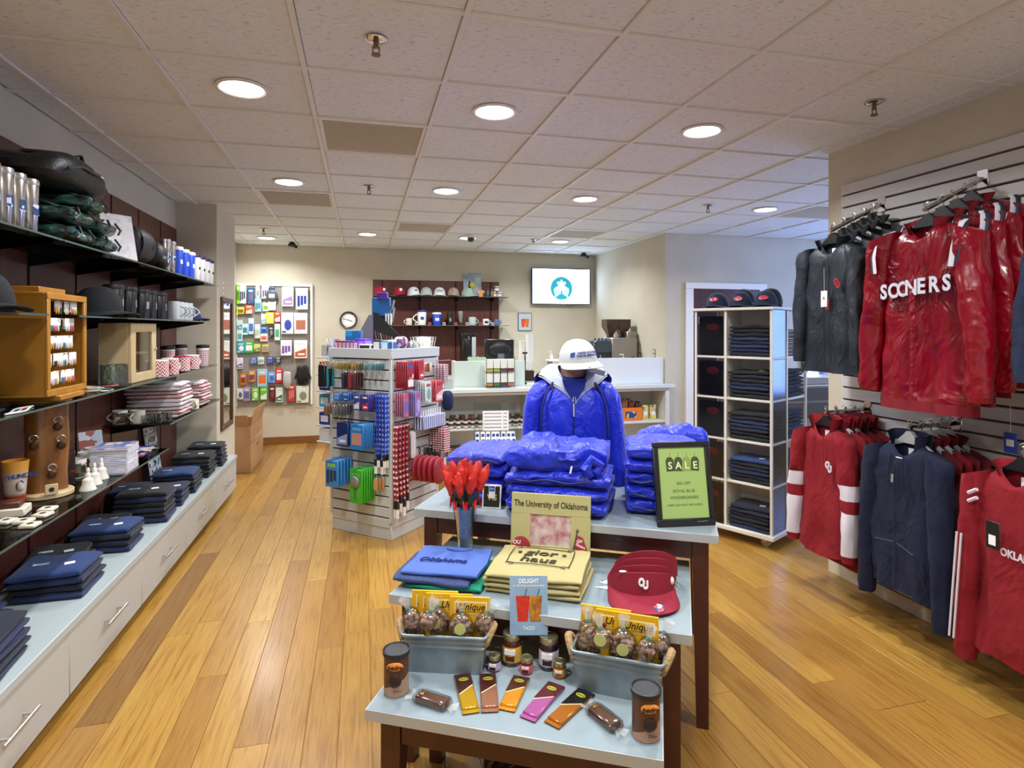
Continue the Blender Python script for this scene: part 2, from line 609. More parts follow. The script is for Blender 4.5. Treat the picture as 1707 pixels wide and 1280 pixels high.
# mahogany panels with slotted standards on the left wall
pan = group_root('trim_1', (0, 0, 0), label='mahogany laminate panelling on the side wall')
YS = [1.95, 2.455, 2.955, 3.457, 3.961, 4.458, 4.954, 5.451, 5.895]
for a, c in zip(YS[:-1], YS[1:]):
    G().rb(XL, XL + 0.016, a + 0.011, c - 0.011, 0.3, 2.475, 0.002).put('panel', MAHOG, pan)
for a in YS[:-1]:
    G().box(XL, XL + 0.008, a - 0.011, a + 0.011, 0.3, 2.475).put('standard', DARKGROOVE, pan)

# mahogany panel on the back wall
pan2 = group_root('trim_2', (0, 0, 0), label='mahogany laminate panel on the back wall behind the shelves of cups')
XB = [0.14, 0.275, 0.80, 1.325, 1.85, 1.985]
for a, c in zip(XB[:-1], XB[1:]):
    G().rb(a + 0.01, c - 0.01, YB - 0.025, YB, 0.85, 2.27, 0.002).put('panel', MAHOG, pan2)
for a in XB[1:-1]:
    G().box(a - 0.01, a + 0.01, YB - 0.014, YB, 0.85, 2.265).put('standard', DARKGROOVE, pan2)
G().rb(0.125, 0.145, YB - 0.027, YB, 0.85, 2.272, 0.003).put('edge_strip', P('pale_edge', '#c9b79b', 0.5), pan2)
G().rb(0.125, 2.0, YB - 0.027, YB, 2.272, 2.29, 0.003).put('edge_strip', MAT['pale_edge'], pan2)

# white slat panel on the display wall
slat = group_root('trim_3', (0, 0, 0), label='white slat panel with dark grooves on the display wall')
G().box(2.938, 2.95, -0.6, 3.08, 0.08, 2.478).put('backing_board', P('slat_groove', '#5a4032', 0.6), slat)
zt = 2.476
k = 0
while zt > 0.15:
    h = 0.0635 if k else 0.061
    G().rb(2.918, 2.94, -0.6, 3.08, zt - h, zt, 0.002).put('slat', SLATW, slat)
    zt -= h + 0.0112
    k += 1

# door in the side wall
dr = group_root('door_1', (0, 6.35, 0), label='dark red-brown door with white frame beside the coffee counter')
leaf = G().rb(3.86, 4.78, -0.02, 0.0, 0.0, 2.06, 0.003).put('door_leaf', P('dark_red_door', '#43211f', 0.3, col2='#4d2824', nscale=2, nstretch=(12, 12, 1)), dr)
for x0, x1, z0, z1 in ((3.755, 3.86, 0, 2.06), (4.78, 4.885, 0, 2.06), (3.755, 4.885, 2.06, 2.135)):
    G().rb(x0, x1, -0.035, 0.0, z0, z1, 0.004).put('door_frame', WHITE, dr)
h = G().rod((4.7, -0.02, 1.0), (4.7, -0.07, 1.0), 0.011).rod((4.7, -0.07, 1.0), (4.58, -0.07, 1.0), 0.009)
h.put('door_handle', STEEL, leaf)
G().rb(3.93, 4.0, -0.026, -0.018, 1.63, 1.72, 0.002).put('notice_plate', WHITE, dr)

# daylight window of the side room (out of direct view past the slat wall)
wn = group_root('window_right_offscreen', (6.7, 4.5, 0), label='bright daylight window of the side room')
SKYM, nt, b = newmat('daylight_pane')
b.inputs['Base Color'].default_value = (0.2, 0.3, 0.6, 1)
b.inputs['Emission Color'].default_value = (0.28, 0.45, 1.0, 1)
b.inputs['Emission Strength'].default_value = 9.0
for k in range(3):
    G().box(-0.03, -0.02, -1.1 + k * 0.75, -0.4 + k * 0.75, 0.75, 2.25).put('window_pane_offscreen', SKYM, wn)
for y in (-1.14, -0.39, 0.36, 1.11):
    G().rb(-0.06, 0.0, y - 0.03, y + 0.03, 0.75, 2.27, 0.004).put('window_frame', WHITE, wn)
for z in (0.7, 2.27):
    G().rb(-0.06, 0.0, -1.17, 1.14, z, z + 0.05, 0.004).put('window_frame', WHITE, wn)
w2 = group_root('window_1', (5.45, 6.35, 0), label='narrow bright glass strip in the side wall past the door')
G().box(0.02, 0.20, -0.02, -0.01, 0.9, 2.0).put('window_pane', SKYM, w2)
for x0, x1, z0, z1 in ((-0.04, 0.02, 0.9, 2.0), (0.2, 0.26, 0.9, 2.0), (-0.04, 0.26, 2.0, 2.1), (-0.04, 0.26, 0.84, 0.9)):
    G().rb(x0, x1, -0.05, 0, z0, z1, 0.004).put('window_frame', P('grey_frame', '#5b6470', 0.4, 0.6), w2)

# ---------------------------------------------------------------- ceiling fittings
LAMP = P('downlight_lens', '#ffffff', 0.5, emit=9.0)
def downlight(i, j, label, w=1.0, off=''):
    x, y = GX + GS * (i + 0.5), GY + GS * (j + 0.5)
    t = thing('downlight' + off, label, 'ceiling light', (x, y, HC), group='recessed downlights')
    G().lathe([(0.118, 0.0), (0.118, -0.007), (0.104, -0.009), (0.096, -0.004), (0.096, 0.0)], 32).put('trim_ring', TBAR, t)
    G().cyl((0, 0, -0.0045), 0.096, 0.003, 32).put('lens', LAMP, t)
    ld = bpy.data.lights.new('downlight_lamp', 'AREA')
    ld.shape = 'DISK'; ld.size = 0.19; ld.energy = DOWNLIGHT_W * w; ld.spread = R(150)
    ld.color = (0.96, 0.97, 1.0)
    lo = bpy.data.objects.new('lamp' + off, ld)
    COL.objects.link(lo)
    lo.parent = t; lo.location = (0, 0, -0.012)
    return t
for i, j, l in ((-1, 0, 'above the drawer aisle near the backpacks'), (1, 0, 'above the tables beside the first vent'), (3, 0, 'before the white slat wall'),
                (-1, 3, 'beside the vent over the drawer aisle'), (1, 3, 'over the white gondola'), (3, 3, 'over the mannequin'), (6, 3, 'past the slat wall in the side room'),
                (-2, 8, 'in front of the pegboard'), (0, 7, 'in front of the wall clock'), (2, 7, 'beside the white dome camera'), (4, 7, 'in front of the wall screen')):
    downlight(i, j, 'round recessed ceiling downlight ' + l)
for i, j in ((-1, -3), (1, -3), (3, -3)):
    downlight(i, j, 'round recessed ceiling downlight in the row before the tables', off='_offscreen')
for (i, j), l in VENTS.items():
    t = thing('ceiling_vent', 'square grey return air vent in the ceiling ' + l, 'vent', (GX + GS * i, GY + GS * j, HC), group='ceiling return vents')
    G().box(0.012, GS - 0.012, 0.012, GS - 0.012, 0.004, 0.012).put('grille', P('vent_grille', '#c8c2ae', 0.6, 0.0, col2='#d2ccba', nscale=1.2), t)
    for k in range(26):
        y = 0.04 + k * (GS - 0.08) / 25
        G().box(0.03, GS - 0.03, y - 0.0035, y + 0.0035, -0.001, 0.005).put('blade', MAT['vent_grille'], t)
    for a in ((0.012, GS - 0.012, 0.012, 0.032), (0.012, GS - 0.012, GS - 0.032, GS - 0.012), (0.012, 0.032, 0.032, GS - 0.032), (GS - 0.032, GS - 0.012, 0.032, GS - 0.032)):
        G().rb(*a, -0.005, 0.008, 0.002).put('frame', TBAR, t)
for x, y, l in ((0.052, 2.36, 'in the tile nearest the first vent'), (0.051, 4.82, 'between two downlights over the gondola'), (-1.09, 7.2, 'near the pegboard'), (2.485, 2.41, 'before the white slat wall'), (3.08, 4.8, 'near the side room'), (2.11, 7.19, 'before the wall screen')):
    t = thing('sprinkler', 'small brass fire sprinkler head ' + l, 'sprinkler', (x, y, HC - 0.002), group='fire sprinklers')
    G().lathe([(0.042, 0.0), (0.042, -0.003), (0.03, -0.009), (0.014, -0.010), (0.014, -0.002)], 20).put('escutcheon', CHROME, t)
    BR = P('brass', '#8a6a4a', 0.35, 0.9)
    G().cyl((0, 0, -0.035), 0.010, 0.03, 10).rod((-0.013, 0, -0.03), (-0.011, 0, -0.058), 0.003, 6).rod((0.013, 0, -0.03), (0.011, 0, -0.058), 0.003, 6).put('body', BR, t)
    G().cyl((0, 0, -0.064), 0.018, 0.004, 12).put('deflector', BR, t)
for x, y, l, ang in ((-0.894, 8.2, 'black security camera above the pegboard', 0.5), (3.22, 8.3, 'black security camera above the wall screen corner', 1.2)):
    t = thing('security_camera', l, 'camera', (x, y, HC), ang)
    G().cyl((0, 0, -0.012), 0.035, 0.012, 14).put('mount', BLACK, t)
    G().lathe([(0.02, -0.06), (0.045, -0.055), (0.05, -0.03), (0.03, -0.008)], 16).put('dome', BLACK, t)
    G().rod((0.0, -0.02, -0.045), (0.03, -0.075, -0.065), 0.022, 12).put('lens_barrel', BLACK, t)
t = thing('security_camera', 'white dome security camera under the ceiling', 'camera', (1.285, 7.08, HC), 0)
G().cyl((0, 0, -0.03), 0.055, 0.03, 18).put('mount', WHITE, t)
G().ell((0, 0, -0.04), 0.045, 0.045, 0.04, 16, 8).put('dome', P('smoked_dome', '#3a3a40', 0.1), t)

# ================================================================ prop builders
NAVY = P('navy_knit', '#172548', 0.9, bump=0.15, bscale=500, var=0.25, sheen=0.1)
DNAVY = P('dark_navy_knit', '#141a2f', 0.9, bump=0.15, bscale=500, var=0.25, sheen=0.1)
BLUEK = P('mid_blue_knit', '#1b3466', 0.9, bump=0.15, bscale=500, var=0.15, sheen=0.1)
BLACKK = P('black_knit', '#121518', 0.9, bump=0.15, bscale=500, var=0.3, sheen=0.1)
GINGH = pattern('red_white_print', 'gingham', '#e9e4e4', '#b0283c', 70, 70, 0.9)
WHITEK = P('white_knit', '#d3cbd0', 0.9, bump=0.15, bscale=400, var=0.08)
SHIRT_MESH = {}
def folded_mesh(w, d, h, mat, seed):
    key = (round(w, 3), round(d, 3), round(h, 3), mat.name, seed)
    if key not in SHIRT_MESH:
        g = G()
        def fn(u, v):
            # closed pillow section swept across the width, front edge rolled, back edge looser
            a = 2 * PI * u
            c, s_ = math.cos(a), math.sin(a)
            y = math.copysign(abs(c) ** 0.32, c) * d / 2
            z = math.copysign(abs(s_) ** 0.62, s_) * h / 2
            x = (v - 0.5) * w
            e = min(v, 1 - v) * 2
            k = min(1.0, 0.55 + e * 3.0) if e < 0.15 else 1.0
            ww = 0.5 * (nz(x * 9, y * 9, seed, 2.0)) * h * 0.55
            z = z * k + h / 2 + (ww if s_ > 0 else ww * 0.5)
            y += 0.012 * nz(x * 7, z * 20, seed, 5.0)
            x += 0.012 * nz(y * 7, z * 20, seed, 9.0)
            return (x, y, z)
        g.grid(fn, 28, 12, True)
        n = 28
        g.f.append(tuple(range(n)))
        g.f.append(tuple(11 * n + k for k in range(n)))
        SHIRT_MESH[key] = g.mesh('fabric', mat, 50)
    return SHIRT_MESH[key]
STICKER = G().box(-0.02, 0.02, -0.016, 0.016, 0, 0.0012).mesh('size_sticker', PAPER, 0)
LOGO = G().box(-0.03, 0.03, -0.012, 0.012, 0, 0.001).mesh('chest_logo', prints('pale_logo', ['#c9d2e6', '#8d9cc8', '#dfe5f2'], 60), 0)
def stack(x, y, z, n, w, d, h, mats, where, rz=0.0, kind='sweatshirt', group=None, names=None, sticker=True, logo=True, jit=0.008, fold=None):
    """n folded garments, each a thing of its own"""
    names = names or {}
    zz = z
    for k in range(n):
        m = mats[k % len(mats)]
        col = names.get(m.name, m.name.split('_')[0])
        top = k == n - 1
        lab = '%s folded %s, %s up %s' % (col, kind, ('lowest', 'second', 'third', 'fourth', 'fifth', 'sixth', 'seventh', 'eighth', 'ninth')[k], where)
        lab = lab.replace('lowest up', 'lowest')
        if top:
            lab = '%s %s on top of the pile %s' % (col, kind, where)
        hk = h * (0.9 + 0.2 * rnd.random())
        t = thing('folded_' + kind.replace(' ', '_'), lab, kind, (x + rnd.uniform(-jit, jit), y + rnd.uniform(-jit, jit), zz), rz + rnd.uniform(-0.03, 0.03), group or ('folded %ss %s' % (kind, where)))
        o = link('fabric', folded_mesh(w, d, h, m, k % 3 + (7 if top else 0)), t, (0, 0, 0), (0, 0, 0 if (k % 2 or top) else PI), (1, 1, hk / h))
        if top and sticker:
            link('size_sticker', STICKER, t, (w * 0.22, -d * 0.12, hk * 1.04), (0, 0, 0.3))
        if top and logo:
            link('chest_logo', LOGO, t, (-w * 0.2, -d * 0.05, hk * 1.04), (0, 0, 0.1))
        zz += hk * 0.93
    return zz

CAPS = {}
def cap(x, y, z, rz, mat, label, brim=None, group=None, s=1.0, emblem=None, flat=False, emb_text=None, emb_mat=None, tilt=(0, 0), sz=1.0):
    """baseball cap, visor pointing -y before turning"""
    t = thing('baseball_cap', label, 'cap', (x, y, z), rz, group, rot=(tilt[0], tilt[1], rz))
    key = (mat.name, brim.name if brim else mat.name)
    if key not in CAPS:
        g = G()
        def crown(u, v):
            a = 2 * PI * u
            ph = v * PI / 2
            r = math.cos(ph) ** 0.72
            zc = math.sin(ph) ** 1.05 * 0.115
            fr = 1.0 + 0.05 * max(0, -math.sin(a))
            zc *= 1.0 + 0.10 * max(0, -math.sin(a)) * (1 - v)
            return (0.083 * r * math.cos(a), 0.1 * r * math.sin(a) * fr, 0.012 + zc)
        g.grid(crown, 24, 9, True)
        g.grid(lambda u, v: (0.083 * math.cos(2 * PI * u) * (1 - 0.03 * v), 0.1 * math.sin(2 * PI * u) * (1 - 0.03 * v), 0.012 * (1 - v)), 24, 2, True)
        cm = g.mesh('crown', mat, 60)
        g = G()
        def br(u, v, dz=0):
            a = PI + PI * u
            ca, sa = math.cos(a), math.sin(a)
            r0 = (0.083 * ca, 0.098 * sa)
            r1 = (0.088 * ca, -0.075 + 0.11 * sa)
            px = r0[0] + (r1[0] - r0[0]) * v
            py = r0[1] + (r1[1] - r0[1]) * v
            return (px, py, 0.028 - 0.010 * v - 1.7 * px * px + dz)
        g.grid(lambda u, v: br(u, v), 15, 5)
        g.grid(lambda u, v: br(u, v, -0.004), 15, 5)
        g.grid(lambda u, v: br(u, 1, -0.004 * v), 15, 2)
        bm_ = g.mesh('brim', brim or mat, 60)
        g = G().ell((0, 0, 0.127), 0.007, 0.007, 0.004, 8, 4)
        bt = g.mesh('top_button', mat, 60)
        CAPS[key] = (cm, bm_, bt)
    c_, b_, d_ = CAPS[key]
    cr_ = link('crown', c_, t, scale=(s, s, s * sz)); link('brim', b_, t, scale=(s, s, s * sz)); link('top_button', d_, cr_)
    if emblem:
        g = G().grid(lambda u, v: ((u - 0.5) * 0.062, -0.1015 + 0.28 * ((u - 0.5) * 0.062) ** 2 * 10 + v * 0.016 - 0.0035, 0.048 + v * 0.038), 7, 4)
        g.put('emblem', emblem, t)
    if emb_text:
        text(emb_text, 0.045 * s, emb_mat or WINK, t, (0, -0.0965 * s, 0.066 * s), (PI / 2 - 0.38, 0, 0), 'emblem', 0.002, bold=0.001)
    return t

MUGM = {}
def mug(x, y, z, r, h, mat, label, group=None, rz=0.0, handle=True, lid=None, band=None, taper=1.0, name='mug', cat='mug', hmat=None, inner=None, mark=None):
    t = thing(name, label, cat, (x, y, z), rz, group)
    key = ('b', round(r, 3), round(h, 3), mat.name, taper, bool(lid))
    if key not in MUGM:
        rb_ = r * taper
        pr = [(rb_ * 0.9, 0), (rb_, 0.004), (r, h - 0.003), (r * 0.97, h)]
        if not lid:
            pr += [(r * 0.9, h - 0.003), (rb_ * 0.88, 0.008)]
        MUGM[key] = G().lathe(pr, 22).mesh('body', mat, 40)
    link('body', MUGM[key], t)
    if handle:
        key = ('h', round(r, 3), round(h, 3), (hmat or mat).name)
        if key not in MUGM:
            pts = [(r * 0.93 + 0.34 * h * 1.0 * math.sin(PI * k / 8) * 0.95, 0, h * (0.80 - 0.60 * k / 8)) for k in range(9)]
            MUGM[key] = G().tube(pts, 0.0065 if h < 0.16 else 0.009, 7).mesh('handle', hmat or mat, 60)
        link('handle', MUGM[key], t)
    if lid:
        G().lathe([(r * 1.03, h - 0.012), (r * 1.05, h), (r * 1.0, h + 0.012), (r * 0.55, h + 0.016), (r * 0.5, h + 0.013)], 22).put('lid', lid, t)
    if band:
        bm_, z0, z1 = band
        rr = r * (taper + (1 - taper) * (z0 + z1) / 2)
        ra, rb2 = r * (taper + (1 - taper) * z0) + 0.0008, r * (taper + (1 - taper) * z1) + 0.0008
        G().lathe([(ra, h * z0), (rb2, h * z1)], 22, cap=False).put('print', bm_, t)
    if mark:
        mm, mw, mh, ma = mark
        rr = r * (0.5 + 0.5 * taper) + 0.0012
        G().grid(lambda u, v: (rr * math.sin((u - 0.5) * mw / r) , -rr * math.cos((u - 0.5) * mw / r), h * 0.5 + (v - 0.5) * mh), 6, 2).put('logo', mm, t, rot=(0, 0, ma))
    return t

def jar(x, y, z, r, h, body, lidm, labm, label, group=None, rz=0.0, lh=0.016, txt=None):
    t = thing('jar', label, 'jar', (x, y, z), rz, group)
    key = ('j', r, h, body.name, lidm.name, labm.name, lh)
    if key not in MUGM:
        MUGM[key] = (G().lathe([(r * 0.9, 0), (r, 0.005), (r, h - 0.012 - lh), (r * 0.88, h - lh)], 18).mesh('glass_body', body, 40),
                     G().lathe([(r * 0.93, h - lh - 0.002), (r * 0.95, h - lh), (r * 0.95, h - 0.002), (r * 0.90, h), (r * 0.78, h + 0.0005), (r * 0.76, h - 0.0012)], 22).mesh('lid', lidm, 40),
                     G().lathe([(r + 0.0006, h * 0.14), (r + 0.0006, h * 0.62)], 18, cap=False).mesh('paper_label', labm, 40))
    a, b_, c_ = MUGM[key]
    link('glass_body', a, t); link('lid', b_, t); link('paper_label', c_, t)
    return t

def sheet_card(name, label, cat, loc, w, h, th, mat, rot=(0, 0, 0), group=None, back=None):
    """upright card or sign: origin at the bottom edge centre, faces -y before turning"""
    t = thing(name, label, cat, loc, 0, group, rot=rot)
    G().rb(-w / 2, w / 2, -th / 2, th / 2, 0, h, min(0.001, th / 3)).put('board', back or PAPER, t)
    G().box(-w / 2 + 0.001, w / 2 - 0.001, -th / 2 - 0.0008, -th / 2, 0.001, h - 0.001).put('print', mat, t)
    return t

# ================================================================ left wall: drawers, worktop, shelves
CAB = P('cabinet_white', '#b6b8b3', 0.4)
TOPM = P('worktop_pale', '#aebabb', 0.3)
KICK = P('toe_kick_brown', '#4b2c16', 0.6)
seams = [1.155, 1.981, 2.808, 3.632, 4.457, 5.281, 6.13]
where = ['farthest from the mirror pillar', 'under the coaster end of the shelves', 'under the navy and black piles', 'under the bells and books', 'below the postcard stand', 'nearest the mirror pillar']
for k, (a, c) in enumerate(zip(seams[:-1], seams[1:])):
    t = thing('drawer_cabinet', 'low white drawer cabinet %s' % where[k], 'cabinet', (0, a, 0), group='low white drawer cabinets')
    L = c - a
    xb = XL + 0.018 if a < 5.2 else XL + 0.02
    if a > 5.2:
        G().rb(-1.290, -1.19, 0.001, L, 0.065, 0.333, 0.002).rb(XL + 0.02, -1.291, 0.001, 5.895 - a, 0.065, 0.333, 0.002).put('body', CAB, t)
    else:
        G().rb(XL + 0.02, -1.19, 0.001, L - 0.001, 0.065, 0.333, 0.002).put('body', CAB, t)
    G().box(-1.285 if a > 5.2 else -1.6, -1.26, 0.0, L, 0, 0.065).put('plinth', KICK, t)
    f = G().rb(-1.19, -1.172, 0.0025, L - 0.0025, 0.062, 0.331, 0.002).put('drawer', CAB, t)
    hh = G().rod((-1.172, L / 2 - 0.07, 0.205), (-1.14, L / 2 - 0.07, 0.205), 0.005).rod((-1.172, L / 2 + 0.07, 0.205), (-1.14, L / 2 + 0.07, 0.205), 0.005)
    hh.rod((-1.14, L / 2 - 0.11, 0.205), (-1.14, L / 2 + 0.11, 0.205), 0.0065)
    hh.put('handle', STEEL, f)
t = thing('worktop', 'long pale worktop over the low drawer cabinets', 'worktop', (0, 0, 0))
G().rb(XL + 0.018, -1.165, 1.15, 5.895, 0.333, 0.368, 0.003).rb(-1.291, -1.165, 5.89, 6.135, 0.333, 0.368, 0.003).put('board', TOPM, t)

SHG = glass('shelf_glass', '#aab4b0', 0.08, 0.04)
SHE = P('shelf_glass_edge', '#4a5e58', 0.15)
def shelf(y0, y1, z, xf, label):
    t = thing('glass_shelf', label, 'shelf', (0, 0, z), group='glass wall shelves')
    G().box(XL + 0.022, xf - 0.004, y0, y1, -0.008, 0).put('pane', SHG, t)
    G().box(xf - 0.004, xf, y0, y1, -0.008, 0).put('front_edge', SHE, t)
    for s_ in YS:
        if y0 - 0.02 <= s_ <= y1 + 0.02:
            g = G().prism([(XL + 0.017, -0.075), (XL + 0.017, -0.008), (xf - 0.04, -0.008), (xf - 0.04, -0.018)], s_ - 0.004, s_ + 0.004)
            g.put('bracket', P('bracket_black', '#1d1b1b', 0.4, 0.7), t)
    return t
Z1, Z2, Z3, Z4, Z5, ZC = 1.967, 1.64, 1.257, 0.952, 0.792, 0.368
for a, c, l in ((1.95, 2.952, 'under the row of big steel tumblers'), (2.96, 3.955, 'under the black backpack'), (3.965, 4.95, 'under the black duffel bags'), (4.957, 5.76, 'under the blue travel cups')):
    shelf(a, c, Z1, -1.255, 'top glass shelf ' + l)
shelf(1.95, 2.83, Z2, -1.255, 'second glass shelf under the two big caps')
shelf(3.1, 4.45, Z2, -1.255, 'second glass shelf under the black cap and tumblers')
shelf(4.456, 5.45, Z2, -1.255, 'second glass shelf under the grey mugs')
shelf(1.95, 3.45, Z3, -1.255, 'glass shelf under the earring case')
shelf(3.456, 4.45, Z3, -1.255, 'glass shelf under the pale wooden case')
shelf(4.456, 5.76, Z3, -1.255, 'glass shelf under the red chevron mugs')
shelf(4.32, 5.76, Z4, -1.225, 'glass shelf under the red and white folded shirts')
shelf(1.95, 3.1, Z5, -1.235, 'lowest glass shelf under the white coasters')
shelf(3.106, 4.32, Z5, -1.235, 'lowest glass shelf under the bells and booklets')

# --- top shelf
POSTAL = prints('navy_emblem', ['#1c3560', '#23407a', '#c9ced8'], 40)
for y, l in ((2.66, 'first'), (2.75, 'second'), (2.842, 'third'), (2.94, 'fourth')):
    mug(-1.38, y, Z1, 0.038, 0.235, P('tumbler_steel', '#c9c5c0', 0.22, 1.0), 'tall steel tumbler with navy logo, %s in the row by the backpack' % l, 'big steel tumblers', -0.9 * 0 + 0.5, handle=False, taper=0.86, name='tumbler', cat='tumbler', mark=(POSTAL, 0.04, 0.045, 0.9), lid=STEEL)
for y, l in ((4.49, 'nearer the duffel bag'), (4.60, 'nearer the blue cups')):
    mug(-1.31, y, Z1, 0.038, 0.21, MAT['tumbler_steel'], 'steel tumbler on the top shelf %s' % l, 'steel tumblers by the blue cups', 0.5, handle=False, taper=0.86, name='tumbler', cat='tumbler', mark=(POSTAL, 0.03, 0.03, 0.9), lid=STEEL)
CUPB = P('royal_blue_plastic', '#1c49c4', 0.35)
for k, y in enumerate((4.72, 4.88, 5.04)):
    mug(-1.305, y, Z1, 0.047, 0.19, CUPB, 'royal blue travel cup with white lid, %s from the steel tumblers' % ('first', 'second', 'third')[k], 'blue travel cups', 0.7, handle=False, taper=0.8, lid=WHITE, name='travel_cup', cat='cup', mark=(PAPER, 0.035, 0.03, 0.7))
PURL = P('purple_lid', '#3c2458', 0.4)
for k, y in enumerate((5.22, 5.37, 5.52, 5.66)):
    mug(-1.305, y, Z1, 0.043, 0.195, WHITE, 'white travel cup with purple lid, %s from the blue cups' % ('first', 'second', 'third', 'fourth')[k], 'white travel cups', 0.7, handle=False, taper=0.8, lid=PURL, name='travel_cup', cat='cup', mark=(INK, 0.03, 0.02, 0.7))
# reflective green bags under a backpack
GRNB = P('glossy_green_nylon', '#2c5248', 0.22, col2='#0b0f0e', nscale=14, nstretch=(1, 1, 2.5), bump=0.5, bscale=30)
BLKN = P('black_nylon', '#0f0f11', 0.5, bump=0.3, bscale=60)
zb = Z1
for k, (y, r_) in enumerate(((3.15, 0.03), (3.46, -0.03), (3.15, -0.03), (3.46, 0.03), (3.3, 0.0))):
    z0 = Z1 + (k // 2) * 0.085
    t = thing('drawstring_bag', 'glossy green and black folded bag, %s of the pile under the backpack' % ('bottom layer', 'bottom layer', 'middle layer', 'middle layer', 'top')[k], 'bag', (-1.4, y, z0), r_, 'folded green bags')
    G().ell((0, 0, 0.044), 0.145, 0.14, 0.042, 22, 10, 0.45, 0.7, 0.2, 16, k * 3.1).put('body', GRNB, t)
    G().tube([(0.1 * math.cos(a), 0.12 * math.sin(a) * 1.05, 0.088 + 0.01 * math.sin(3 * a)) for a in [i * 2 * PI / 14 for i in range(14)]], 0.004, 5, True).put('cord', BLKN, t)
    for q in range(2):
        G().tube([(0.152, -0.1 + 0.16 * q, 0.02), (0.16, -0.07 + 0.14 * q, 0.045), (0.14, -0.05 + 0.1 * q, 0.08)], 0.006, 5).put('strap', BLKN, t)
t = thing('backpack', 'black backpack lying on the pile of green bags', 'backpack', (-1.42, 3.22, Z1 + 0.26), 0.05)
G().ell((0, 0, 0.07), 0.165, 0.30, 0.075, 28, 12, 0.5, 0.7, 0.16, 9, 4).put('body', BLKN, t)
G().ell((0.04, -0.02, 0.125), 0.11, 0.2, 0.03, 20, 8, 0.5, 0.8, 0.1, 10, 1).put('pocket', BLKN, t)
G().tube([(0.155, -0.24, 0.06), (0.165, -0.1, 0.1), (0.162, 0.1, 0.105), (0.15, 0.24, 0.06)], 0.006, 6).put('zipper', P('grey_zip', '#3b3b3e', 0.4, 0.5), t)
G().rb(0.155, 0.166, 0.13, 0.16, 0.055, 0.115, 0.004).put('badge', P('pale_badge', '#b9bdb8', 0.4), t)
G().tube([(0.1, -0.1, 0.14), (0.12, 0.0, 0.175), (0.1, 0.1, 0.14)], 0.009, 6, flat=0.5).put('strap', BLKN, t)
t = sheet_card('price_sign', 'white printed price sheet in a leaning clear holder beside the backpack', 'sign', (-1.31, 3.75, Z1), 0.17, 0.27, 0.004, prints('faint_print', ['#dfe0e0', '#d3d4d6', '#e9e9e9', '#e2e2e4'], 40), rot=(-0.25, 0, PI / 2 - 0.75))
for y, sx, l in ((4.10, 1.0, 'long black duffel bag on the top glass shelf'), (4.31, 0.62, 'small black cap-style bag on the end of the duffel')):
    t = thing('duffel_bag', l, 'bag', (-1.42, y, Z1 if sx == 1 else Z1 + 0.0), 0.0)
    if sx == 1:
        G().ell((0, -0.03, 0.125), 0.155, 0.19, 0.125, 28, 14, 0.6, 0.8, 0.06, 7, 2).put('body', BLKN, t)
        for q in (-0.12, 0.06):
            G().tube([(0.13 * math.cos(a) * 1.2, q - 0.02, 0.125 + 0.128 * math.sin(a)) for a in [(-0.9 + i * 0.28) for i in range(9)]], 0.011, 6, flat=0.35).put('strap', P('charcoal_strap', '#2c2c30', 0.7), t)
        G().tube([(0.03, -0.25, 0.235), (0.04, -0.03, 0.252), (0.03, 0.2, 0.235)], 0.005, 6).put('zipper', MAT['grey_zip'], t)
    else:
        G().ell((0.03, 0.05, 0.1), 0.125, 0.095, 0.1, 24, 12, 0.7, 0.8, 0.12, 9, 7).put('body', BLKN, t)
        G().ell((0.12, 0.05, 0.06), 0.05, 0.07, 0.045, 14, 8, 0.7, 0.8).put('pocket', BLKN, t)
        G().rb(0.168, 0.172, 0.03, 0.06, 0.05, 0.075, 0.001).put('badge', MAT['pale_badge'], t)

# --- second shelf
BLKC = P('black_twill', '#101317', 0.85, bump=0.1, bscale=400)
NAVC = P('navy_twill', '#14224a', 0.85, bump=0.1, bscale=400)
cap(-1.355, 2.56, Z2, R(55), BLKC, 'big black cap with small postal logo on the second shelf', s=1.2, emblem=POSTAL)
cap(-1.525, 2.765, Z2, R(-6), NAVC, 'navy blue cap behind the big black cap', s=0.92)
cap(-1.38, 3.62, Z2, R(60), BLKC, 'black cap with a white flash and red edge beside the black tumblers', s=1.3, emblem=prints('pale_red_patch', ['#c9b8ae', '#8d2430', '#d8d0c8'], 30))
WRING = pattern('white_ring_mark', 'dots', '#141416', '#c9c9c6', 16, 16, 0.4)
for k, y in enumerate((3.80, 4.00, 4.22, 4.36, 4.56)):
    mug(-1.37, y, Z2, 0.052, 0.175, P('black_glaze', '#131315', 0.3), 'black lidded tumbler on the second shelf, %s from the black cap' % ('first', 'second', 'third', 'fourth', 'fifth')[k], 'black tumblers', 0.7, handle=False, taper=0.86, lid=BLACK, name='tumbler', cat='tumbler', mark=(P('grey_mark', '#8f8f8c', 0.5), 0.03, 0.045, 1.0 if k != 2 else 0.6))
for k, y in enumerate((4.70, 4.80, 4.91, 5.03)):
    mug(-1.315, y, Z2, 0.042, 0.135, P('pale_grey_glaze', '#a9b0b2', 0.35), 'pale grey mug on the second shelf, %s from the black tumblers' % ('first', 'second', 'third', 'fourth')[k], 'pale grey mugs', R(20))
cap(-1.37, 5.26, Z2, R(60), NAVC, 'navy cap with white lettering at the end of the second shelf', s=1.05, emblem=prints('white_lettering', ['#e9e9e9', '#14224a', '#dfe2ea'], 60))

